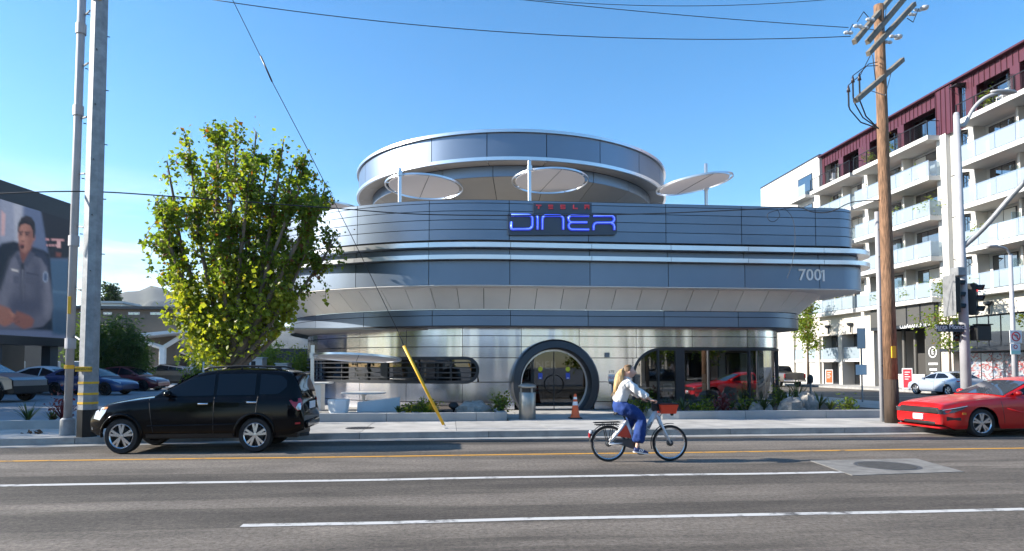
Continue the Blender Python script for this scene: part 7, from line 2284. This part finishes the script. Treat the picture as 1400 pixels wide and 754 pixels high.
# right hand shop front: upper glazing, canopy, lower windows with a mural
y0, y1 = sorted((aX(1303.1, 480, PX).y, aX(1460, 480, PX).y))
up = MB().box(PX+.25, PX+.35, y0, y1, 2.95, 5.05).build('upper_shop_window', 'frame_dark', ap)
n = 9
for k in range(n):
    a = y0+(y1-y0)*k/n; MB().box(PX+.22, PX+.245, a+.06, a+(y1-y0)/n-.06, 3.05, 4.95).build('pane', 'glass_window', up)
MB().box(PX-1.0, PX+.5, y0, y1, 2.72, 2.94).build('shop_canopy', 'frame_dark', ap)
lo_ = MB().box(PX+.45, PX+.55, y0, y1, .14, 2.72).build('lower_shop_window', 'frame_dark', ap)
mat('mural', (.72,.72,.74), .6)
def mural():
    m = MT['mural']; n_ = m.node_tree.nodes; l = m.node_tree.links; b_ = n_['Principled BSDF']
    g = n_.new('ShaderNodeNewGeometry'); mp_ = n_.new('ShaderNodeMapping'); mp_.inputs['Scale'].default_value = (1, 1.1, 1.6); l.new(g.outputs['Position'], mp_.inputs[0])
    v = n_.new('ShaderNodeTexNoise'); v.inputs['Scale'].default_value = 1.5; v.inputs['Detail'].default_value = 2.5; l.new(mp_.outputs[0], v.inputs['Vector'])
    r = n_.new('ShaderNodeValToRGB'); r.color_ramp.interpolation = 'CONSTANT'; e = r.color_ramp.elements
    e[0].color = (.05,.07,.16,1); e[1].position = .36; e[1].color = (.75,.75,.77,1)
    for p_, c_ in ((.50,(.62,.06,.05,1)), (.54,(.70,.52,.50,1)), (.59,(.70,.70,.75,1)), (.66,(.25,.30,.42,1))): x = e.new(p_); x.color = c_
    l.new(v.outputs['Fac'], r.inputs[0]); l.new(r.outputs[0], b_.inputs['Base Color'])
mural()
for k in range(n):
    a = y0+(y1-y0)*k/n
    MB().box(PX+.42, PX+.445, a+.05, a+(y1-y0)/n-.05, .5, 2.6).build('mural_pane', 'mural', lo_)
    MB().box(PX+.34, PX+.352, a+.04, a+(y1-y0)/n-.04, .5, 2.62).build('glass_pane', 'glass_clear', lo_)
# wall lamps on the podium
for px, z in ((1132.5, 5.2), (1163, 5.2), (1353, 5.6)):
    q = aX(px, 440, PX-.12)
    l_ = MB().lathe([(.06,-.55),(.06,0)], 8, Matrix.Translation((PX-.15, q.y, z))).build('wall_lamp', 'frame_dark', ap)
    MB().lathe([(.10,0),(.24,.12),(.24,.28),(.001,.28)], 10, Matrix.Translation((PX-.22, q.y, z))).build('lamp_head', 'frame_dark', l_)
# balcony furniture: chairs and potted plants
def chair(label, y, z, x=AX-.6, rot=0):
    t = thing('balcony_chair', label, 'chair', (x, y, z), rot, 'balcony chairs')
    MB().box(-.25,.25,-.25,.25,.40,.45).build('seat','white_plastic',t,world=False)
    MB().box(.20,.25,-.25,.25,.45,.95).build('backrest','white_plastic',t,world=False)
    for sx in (-.22,.22):
        for sy in (-.22,.22): MB().box(sx-.02,sx+.02,sy-.02,sy+.02,0,.40).build('leg','white_plastic',t,world=False)
fl_ = ['first','second','third','fourth','top']
rc = random.Random(9)
for k_, (a, b_) in bays.items():
    for i in range(5):
        for j, f in enumerate((.2, .55, .85)):
            if rc.random() < .5: continue
            y = a+(b_-a)*f
            if rc.random() < .5:
                chair('white chair on %s floor balcony, %s of the %s bay' % (fl_[i], ['near end','middle','far end'][j], {'A':'right hand','B':'middle','C':'left hand'}[k_]), y, LV[i], AX-.6, rc.uniform(0, 6))
            else:
                t = thing('potted_plant', 'potted plant on %s floor balcony, %s of the %s bay' % (fl_[i], ['near end','middle','far end'][j], {'A':'right hand','B':'middle','C':'left hand'}[k_]), 'plant', (AX-.7, y, LV[i]), 0, 'balcony plants')
                MB().lathe([(.14,0),(.19,.35),(.16,.35)], 10).build('pot', 'dark_grey', t, world=False)
                P = [Vector((rc.gauss(0,.22), rc.gauss(0,.25), .35+abs(rc.gauss(.35,.3)))) for _ in range(120)]
                leaf_cloud(P, .22, rc, .2, .4).build('foliage', 'leaf', t, world=False, recalc=False)
chair('white chair on fourth balcony under the purple storey', Y_(1287), LV[3]); chair('white lounge chair on second balcony by the pilaster', Y_(1287), LV[2]); chair('white chair on top balcony at right edge', Y_(1392), LV[4])
for (px, i, h, lab) in ((1237, 2, 1.3, 'bushy potted plant on middle balcony right of the utility pole'), (1288, 2, 1.2, 'tall potted plant at balcony end by the pilaster'), (1215, 0, .9, 'leafy potted plant on the lowest balcony'), (1258, 0, .9, 'red flowering potted plant on the lowest balcony'), (1360, 1, 1.2, 'dark potted plant on right balcony')):
    y = Y_(px); t = thing('potted_plant', lab, 'plant', (AX-.75, y, LV[i]), 0, 'balcony plants')
    MB().lathe([(.15,0),(.20,.35),(.17,.35)], 10).build('pot', 'terracotta', t, world=False)
    P = [Vector((rnd.gauss(0,.28), rnd.gauss(0,.32), .35+abs(rnd.gauss(h*.35,h*.25)))) for _ in range(260)]
    leaf_cloud(P, .22, rnd, .2, .4).build('foliage', 'leaf_lime' if i == 2 else 'leaf', t, world=False, recalc=False)
# ---------------------------------------------------------------- left background: big screen, car park, buildings
far_e = Vector((-25.4, 47.6)); dirv = Vector((-.151, -.988)).normalized()
near_e = far_e+dirv*19.5
ang = math.atan2(dirv.y, dirv.x)
sc = thing('video_screen', 'huge black framed outdoor video screen showing a seated man', 'screen', (far_e.x, far_e.y, .14))
ST0, ST1 = 3.05, 12.75
nrm = Vector((-dirv.y, dirv.x)); 
if nrm.x < 0: nrm = -nrm
def sp_(u, z, off=0.0): return Vector((far_e.x+dirv.x*u+nrm.x*off, far_e.y+dirv.y*u+nrm.y*off, z))
def slab_(u0, u1, z0, z1, o0, o1, name, m, par):
    mb = MB(); vs = [sp_(u, z, o) for o in (o0, o1) for (u, z) in ((u0,z0),(u1,z0),(u1,z1),(u0,z1))]
    return mb.add(vs, [(0,1,2,3),(7,6,5,4),(0,4,5,1),(1,5,6,2),(2,6,7,3),(3,7,4,0)]).build(name, m, par)
slab_(0, 19.5, ST0, ST1, -1.2, 0, 'frame', 'screen_black', sc)
for u in (1.5, 6, 10.5, 15, 19): slab_(u-.35, u+.35, .14, ST0, -.9, -.3, 'support_column', 'dark_grey', sc)
slab_(-.5, 19.5, .14, 6.5, -4.2, -4.0, 'base_shade_wall', 'brown_wall', sc)  # hidden upper part added to keep sun off the parked cars
import numpy as np
def lin(c): return tuple((x/255.0)**2.2 for x in c)
pic_w, pic_h = 150, 170
def on_screen(px, py):
    d = ray(px, py)
    t = (far_e.x*nrm.x+far_e.y*nrm.y)/(d.x*nrm.x+d.y*nrm.y)
    p = Vector((d.x*t, d.y*t)); u = (p-far_e).dot(dirv); return u, EYE+d.z*t
# the picture shown, painted in the screen's own plane: x 0..1 from the far edge to the near edge, z 0..1 upwards
u_far, u_near, zb_, zt_ = .9, 17.5, ST0+.55, 11.6
gx, gz = np.meshgrid(np.linspace(0, 1, pic_w), np.linspace(0, 1, pic_h))
img = np.zeros((pic_h, pic_w, 3))
def pos(X, Y):                              # from measured positions to picture coordinates
    u, z = on_screen(X*110/377, 260+Y*220/754)
    return ((u-u_far)/(u_near-u_far), (z-zb_)/(zt_-zb_))
ASP = (u_near-u_far)/(zt_-zb_)
def soft(poly, f):
    P = [pos(*p) for p in poly]; x = gx*ASP; y = gz
    ins = np.zeros_like(x, bool); dist = np.full_like(x, 1e9)
    for (ax_, ay_), (bx_, by_) in zip(P, P[1:]+P[:1]):
        ax2, bx2 = ax_*ASP, bx_*ASP
        c = ((ay_ > y) != (by_ > y))
        with np.errstate(divide='ignore', invalid='ignore'):
            xi = (bx2-ax2)*(y-ay_)/((by_-ay_) if by_ != ay_ else 1e-9)+ax2
        ins ^= c & (x < xi)
        L2 = (bx2-ax2)**2+(by_-ay_)**2+1e-12
        t = np.clip(((x-ax2)*(bx2-ax2)+(y-ay_)*(by_-ay_))/L2, 0, 1)
        dist = np.minimum(dist, np.hypot(x-ax2-t*(bx2-ax2), y-ay_-t*(by_-ay_)))
    sd_ = np.where(ins, dist, -dist)
    return np.clip(.5+sd_/f, 0, 1)
def paint(poly, col, f=.012, k=1.0):
    global img
    m_ = (soft(poly, f)*k)[..., None]; img = img*(1-m_)+np.array(lin(col))*m_
def ell(cx, cy, rx, ry, n=20): return [(cx+rx*math.cos(2*PI*i/n), cy+ry*math.sin(2*PI*i/n)) for i in range(n)]
img[:] = lin((96,112,150))
paint([(-900,-260),(110,40),(97,260),(-900,200)], (150,160,188), .06)
paint([(58,-10),(104,30),(100,250),(70,245)], (176,184,206), .03); paint([(-60,-60),(0,-20),(-5,230),(-70,230)], (120,132,166), .05)
paint([(5,95),(25,115),(20,212),(4,214)], (214,178,186), .02)
paint([(188,80),(350,125),(340,322),(232,322),(222,280)], (30,27,36), .03)
paint([(230,325),(345,330),(340,680),(245,675)], (66,98,134), .03); paint([(245,470),(340,478),(340,490),(245,482)], (86,120,155), .02); paint([(250,560),(340,566),(338,680),(250,675)], (50,78,112), .05)
paint([(214,226),(230,228),(230,238),(214,236)], (205,150,160), .012); paint([(240,228),(298,231),(298,240),(240,237)], (215,165,172), .012)
for i in range(5): paint([(216+i*11,255),(223+i*11,255),(223+i*11,264),(216+i*11,264)], (210,160,170), .01)
paint([(266,238),(284,239),(284,272),(266,271)], (225,180,185), .012); paint([(262,292),(286,295),(284,314),(262,312)], (120,72,66), .02); paint([(318,240),(345,236),(345,262),(320,260)], (190,150,165), .02)
paint([(-30,300),(8,250),(62,240),(200,282),(232,300),(240,400),(247,660),(-120,645)], (20,25,42), .025)      # chair
paint([(150,280),(205,290),(228,330),(236,470),(225,470),(205,360)], (44,52,78), .04)
uni = [(84,288),(128,292),(190,322),(216,362),(234,440),(246,540),(240,600),(200,640),(120,655),(-40,650),(-90,600),(-60,520),(5,470),(28,395),(52,325)]
paint(uni, (94,98,120), .02)
paint([(52,330),(84,300),(80,400),(60,500),(20,560),(-40,560),(0,480),(30,400)], (118,122,144), .08, .7)
paint([(190,330),(214,365),(232,440),(244,545),(220,600),(196,560),(206,450),(196,390)], (120,124,146), .06, .8)
paint([(150,330),(186,345),(196,450),(190,520),(160,520),(152,420)], (72,76,98), .08, .8)
paint([(95,320),(112,330),(112,520),(96,525)], (60,64,86), .04, .9); paint([(104,345),(109,346),(108,520),(104,520)], (130,134,150), .012, .8)
paint([(60,500),(190,510),(205,560),(150,590),(40,570)], (62,66,92), .08, .8)
paint([(122,388),(176,400),(172,446),(122,436)], (80,84,106), .012); paint([(122,384),(178,396),(178,403),(122,391)], (56,60,82), .012); paint([(62,400),(90,402),(88,440),(60,436)], (82,86,108), .02)
paint([(52,368),(84,376),(84,385),(52,377)], (214,214,220), .012)
paint(ell(212,408,13,26), (150,170,200), .014); paint(ell(212,408,9,19), (70,90,130), .014)
for i in range(7): paint([(20+i*28,430+13*(i%3)),(40+i*28,440+9*(i%2)),(52+i*28,520),(44+i*28,530)], (70,74,96), .05, .35)
paint([(92,262),(138,272),(134,300),(112,338),(104,345),(92,300)], (120,74,66), .02); paint([(84,290),(104,345),(98,372),(70,310)], (74,78,100), .02); paint([(140,282),(166,300),(126,360),(108,345)], (74,78,100), .02); paint([(100,345),(112,345),(110,372),(100,372)], (18,20,30), .02)
paint([(84,185),(90,160),(120,140),(150,160),(158,200),(152,245),(140,278),(118,296),(100,286),(88,255),(83,220)], (172,124,112), .018)   # face
paint([(134,170),(156,190),(154,245),(138,280),(122,295),(130,250)], (132,88,80), .05, .8); paint([(90,240),(104,250),(112,292),(98,286),(88,262)], (140,96,90), .03, .7)
paint([(88,200),(104,196),(106,214),(90,216)], (98,62,58), .02, .8); paint([(116,200),(136,200),(136,216),(118,216)], (98,62,58), .02, .8)
paint([(88,196),(105,193),(105,198),(88,201)], (46,30,30), .012); paint([(115,195),(138,197),(138,203),(115,200)], (46,30,30), .012)
paint(ell(98,208,4,3), (24,18,20), .008); paint(ell(126,209,4,3), (24,18,20), .008)
paint([(106,205),(112,205),(113,236),(102,240),(101,234)], (190,140,126), .014, .8); paint([(100,238),(114,238),(113,243),(101,243)], (96,56,54), .012)
paint([(94,258),(106,255),(114,260),(112,272),(103,277),(95,270)], (60,26,28), .014); paint([(94,256),(106,252),(115,258),(114,261),(105,257),(94,260)], (150,88,86), .010)
paint(ell(158,222,6,17), (160,110,98), .014)
paint([(82,192),(84,158),(98,132),(122,120),(146,128),(162,152),(166,192),(160,228),(153,222),(152,190),(140,166),(118,158),(98,164),(90,178),(87,200)], (30,24,28), .016)  # hair
paint([(100,134),(122,124),(144,134),(150,150),(120,142)], (58,46,48), .03, .7)
paint([(-60,520),(5,540),(46,556),(66,590),(48,630),(20,640),(-60,600)], (150,104,94), .02); paint([(40,566),(80,590),(60,606)], (170,122,108), .014); paint([(36,585),(74,612),(56,624)], (150,100,92), .014)
paint([(80,566),(140,590),(160,610),(150,640),(112,652),(70,630),(58,604)], (132,88,82), .02); paint([(88,590),(60,612),(84,600)], (96,60,58), .012, .8); paint([(92,610),(66,628),(94,620)], (96,60,58), .012, .8)
rngp = np.random.RandomState(4)
img *= (1+.05*rngp.randn(pic_h, pic_w))[..., None]*(.80+.25*gz)[..., None]
img = np.clip(img, 0, 1)
pm_ = MB()
for j in range(pic_h):
    for i in range(pic_w): pm_.v.append(tuple(sp_(u_far+(u_near-u_far)*i/(pic_w-1), zb_+(zt_-zb_)*j/(pic_h-1), .012)))
for j in range(pic_h-1):
    for i in range(pic_w-1): a = j*pic_w+i; pm_.f.append((a, a+1, a+pic_w+1, a+pic_w))
pm_.m = [0]*len(pm_.f)
m = bpy.data.materials.new('screen_picture'); m.use_nodes = True; MT['screen_picture'] = m
n_ = m.node_tree.nodes; b_ = n_['Principled BSDF']; b_.inputs['Base Color'].default_value = (.01,.01,.01,1); b_.inputs['Roughness'].default_value = .6; b_.inputs['Emission Strength'].default_value = .27
at_ = n_.new('ShaderNodeAttribute'); at_.attribute_name = 'Col'; m.node_tree.links.new(at_.outputs['Color'], b_.inputs['Emission Color'])
slab_(u_far-.03, u_near+.03, zb_-.03, zt_+.03, .002, .008, 'display_panel', 'screen_black', sc)
po = pm_.build('display_picture', 'screen_picture', sc, recalc=False)
ca = po.data.color_attributes.new('Col', 'FLOAT_COLOR', 'POINT')
ca.data.foreach_set('color', np.concatenate([img.reshape(-1, 3), np.ones((pic_w*pic_h, 1))], 1).astype(np.float32).ravel())
# dark wall and fence behind the chargers
MB_ = MB().box(-60, -24.5, 62, 63, .14, 6.4).build('back_building', 'brown_wall', None); tag(MB_, 'dark low building behind the big screen', 'building')
# charging posts
chargers = [(5,505),(28,505),(76,505),(104,505),(205,514),(226,512),(240,513),(255,514)]
for i, (px, py) in enumerate(chargers):
    Y = 49.5 if px < 150 else 60
    p = aY(px, py, Y)
    t = thing('charging_post', 'white charging post behind the parked cars, number %s from the left' % ['one','two','three','four','five','six','seven','eight'][i], 'charger', (p.x, Y, .14), group='white charging posts')
    MB().bbox(p.x-.28, p.x+.28, Y-.12, Y+.12, .14, aY(px, 494 if px < 150 else 503, Y).z, .05).build('cabinet', 'white_plastic', t)
    MB().box(p.x-.2, p.x-.12, Y-.14, Y-.121, .6, 1.4).build('cable_holder', 'black_plastic', t)
    MB().bbox(p.x-.34, p.x+.34, Y-.18, Y+.18, .12, .20, .02).build('plinth', 'concrete', t)
# white equipment cabinets near the tree trunk
for (x0_, x1_, yt, Y, lab) in ((276, 300, 493, 33, 'white equipment cabinet left of the street tree trunk'), (340, 359, 490, 33, 'white equipment cabinet with dark vent right of the trunk'), (376, 394, 498, 33, 'low white equipment cabinet near the diner left end')):
    A = aY(x0_, 530, Y); Bq = aY(x1_, yt, Y)
    t = thing('equipment_cabinet', lab, 'cabinet', (A.x, Y, .14), group='white equipment cabinets')
    MB().bbox(A.x, Bq.x, Y, Y+.8, .14, Bq.z, .03).build('housing', 'white_plastic', t)
    MB().box(A.x+.1, A.x+.3, Y-.015, Y, Bq.z-.55, Bq.z-.15).build('vent', 'black_plastic', t)
    MB().bbox(A.x-.04, Bq.x+.04, Y-.05, Y+.85, Bq.z, Bq.z+.05, .015).build('lid', 'white_paint', t)
# white wall behind bamboo at the diner's left
# brown apartment house with white windows
Yb = 78.0
A = aY(60, 520, Yb); Bq = aY(320, 422, Yb)
bb = thing('brown_apartments', 'long brown two storey apartment house behind the car park', 'building', (A.x, Yb, .1))
MB().box(A.x-20, Bq.x, Yb, Yb+10, .1, Bq.z-.2).build('wall', 'brown_wall', bb)
MB().box(A.x-20.5, Bq.x+.5, Yb-.7, Yb+10.5, Bq.z-.2, Bq.z+.1).build('roof', 'dark_grey', bb)
for (x0_, x1_) in ((84,98),(108,122),(141,153),(175,191),(205,222),(237,248),(262,276)):
    a = aY(x0_, 438, Yb-.05); b_ = aY(x1_, 427, Yb-.05)
    w = MB().box(a.x, b_.x, Yb-.06, Yb-.001, a.z, b_.z).build('window', 'white_paint', bb)
    xm = (a.x+b_.x)/2
    for (c, d) in ((a.x+.12, xm-.05), (xm+.05, b_.x-.12)): MB().box(c, d, Yb-.085, Yb-.062, a.z+.12, b_.z-.12).build('pane', 'glass_window', w)
for (x0_, x1_, y0_, y1_) in ((205,222,486,480),(241,252,500,478),(268,276,462,452)):
    a = aY(x0_, y0_, Yb-.05); b_ = aY(x1_, y1_, Yb-.05)
    w = MB().box(a.x, b_.x, Yb-.06, Yb-.001, a.z, b_.z).build('window', 'white_paint', bb); MB().box(a.x+.15, b_.x-.15, Yb-.085, Yb-.062, a.z+.1, b_.z-.1).build('pane', 'glass_window', w)
# small white box building on the roof line
a = aY(138, 424, 84); b_ = aY(166, 413, 84)
t = thing('roof_hut', 'small white flat roofed hut above the brown apartment roof', 'building', (a.x, 84, 8))
MB().box(a.x, b_.x, 84, 88, 7.5, b_.z-.2).build('wall', 'white_paint', t); MB().box(a.x-.4, b_.x+.4, 83.6, 88.4, b_.z-.2, b_.z+.05).build('roof', 'slab_white', t)
# carports with Y shaped posts
def carport(label, x0_, x1_, yl, yr, Y, post_px, dep=6.5, drop=.9):
    A = aY(x0_, yl, Y); Bq = aY(x1_, yr, Y)
    t = thing('carport', label, 'carport', (aY(post_px, 520, Y).x, Y, .14), group='white carports in the car park')
    mb = MB(); vs = []
    for (p, e) in ((A, 0), (Bq, 0)):
        vs += [(p.x, Y-.0, p.z), (p.x, Y, p.z+.28), (p.x, Y+dep, p.z+.28-drop*.2), (p.x, Y+dep, p.z-drop*.2)]
    mb.loft([vs[:4], vs[4:]], True, True).build('roof', 'carport', t)
    px_ = aY(post_px, 500, Y).x; zm = A.z+(Bq.z-A.z)*(px_-A.x)/(Bq.x-A.x)
    MB().bbox(px_-.22, px_+.22, Y+.8, Y+1.3, .14, zm-1.0, .03).build('post', 'white_paint', t)
    MB().tube([(px_, Y+1.05, zm-1.1), (px_+1.6, Y+1.05, zm-.05)], .2, 4).build('strut', 'white_paint', t)
    MB().tube([(px_, Y+1.05, zm-1.1), (px_-2.3, Y+1.05, zm-.35)], .2, 4).build('strut', 'white_paint', t)
carport('upper pale sloping carport roof before the brown apartments', 168, 236, 445, 440, 68, 190)
carport('wide pale carport roof with Y shaped post above the steel pickup', 176, 268, 462, 453, 60, 215)
carport('low flat pale carport roof behind the street tree', 220, 300, 470, 470, 66, 258)
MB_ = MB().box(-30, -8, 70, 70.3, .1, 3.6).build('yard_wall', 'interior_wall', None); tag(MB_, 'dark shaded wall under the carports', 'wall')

# kiosk post with white light at x 165 in the lot
# ---------------------------------------------------------------- the other side of the boulevard (behind the viewer, mirrored in steel and glass)
rnd2 = random.Random(5)
def shop(label, x0, x1, h, m, Y=-6.0, dep=10):
    t = thing('shop_building', label, 'building', ((x0+x1)/2, Y, .14), group='shops across the boulevard')
    MB().box(x0, x1, Y-dep, Y, .1, h).build('wall', m, t)
    MB().box(x0-.1, x1+.1, Y-dep, Y+.25, h, h+.35).build('parapet', 'slab_white', t)
    n = max(2, int((x1-x0)/3.2))
    for k in range(n):
        a = x0+(x1-x0)*k/n+.3; b_ = x0+(x1-x0)*(k+1)/n-.3
        w = MB().box(a, b_, Y+.001, Y+.06, .5, 2.9).build('shop_window', 'frame_dark', t)
        MB().box(a+.1, b_-.1, Y+.062, Y+.075, .6, 2.8).build('pane', 'glass_window', w)
        if h > 6:
            w = MB().box(a+.3, b_-.3, Y+.001, Y+.06, 4.2, 5.8).build('window', 'frame_dark', t)
            MB().box(a+.4, b_-.4, Y+.062, Y+.075, 4.3, 5.7).build('pane', 'glass_window', w)
    MB().prism([(Y, 3.2), (Y+1.3, 2.95), (Y+1.3, 3.05), (Y, 3.4)], 'X', x0+.2, x1-.2).build('awning', 'grey_panel', t)
shop('white single storey shop row opposite the diner', -34, -16, 4.6, 'stucco')
shop('white shop opposite the diner entrance', -6, 7, 5.0, 'white_paint')
shop('tan two storey shop opposite the diner corner', 16, 30, 7.4, 'podium')
shop('grey two storey shop further left opposite', -60, -40, 7.2, 'concrete')
shop('pale two storey shop further right opposite', 36, 60, 7.0, 'stucco')
for i, (x, h) in enumerate(((-11, 7.0), (10.5, 6.5), (15.5, 7.5), (33, 8.0), (-37, 7.5), (20.5, 7.0), (25.5, 6.6))):
    blob_tree('kerbside_tree', 'leafy kerbside tree opposite the diner, %s' % ['left of the white shop','right of the white shop','before the tan shop','at the far right gap','at the far left gap','in the middle of the tan shop','at the right end of the tan shop'][i], 'tree', (x, -2.6, .15), h, 2.3, 'leaf', rnd2, 3000, .28, .30, 'kerbside trees opposite', r0=.14)
# ---------------------------------------------------------------- air
hz = MB().box(-3900, 3900, -400, 2900, -1.15, 420).build('haze', 'core', None)
hz.data.materials.clear()
m = bpy.data.materials.new('haze_air'); m.use_nodes = True; n = m.node_tree.nodes; n.remove(n['Principled BSDF'])
v = n.new('ShaderNodeVolumePrincipled'); v.inputs['Color'].default_value = (.80,.88,1,1); v.inputs['Density'].default_value = .00009; v.inputs['Anisotropy'].default_value = .2
m.node_tree.links.new(v.outputs[0], n['Material Output'].inputs['Volume'])
hz.data.materials.append(m); hz['kind'] = 'stuff'
hz['label'] = 'thin blue haze in the air towards the hills'
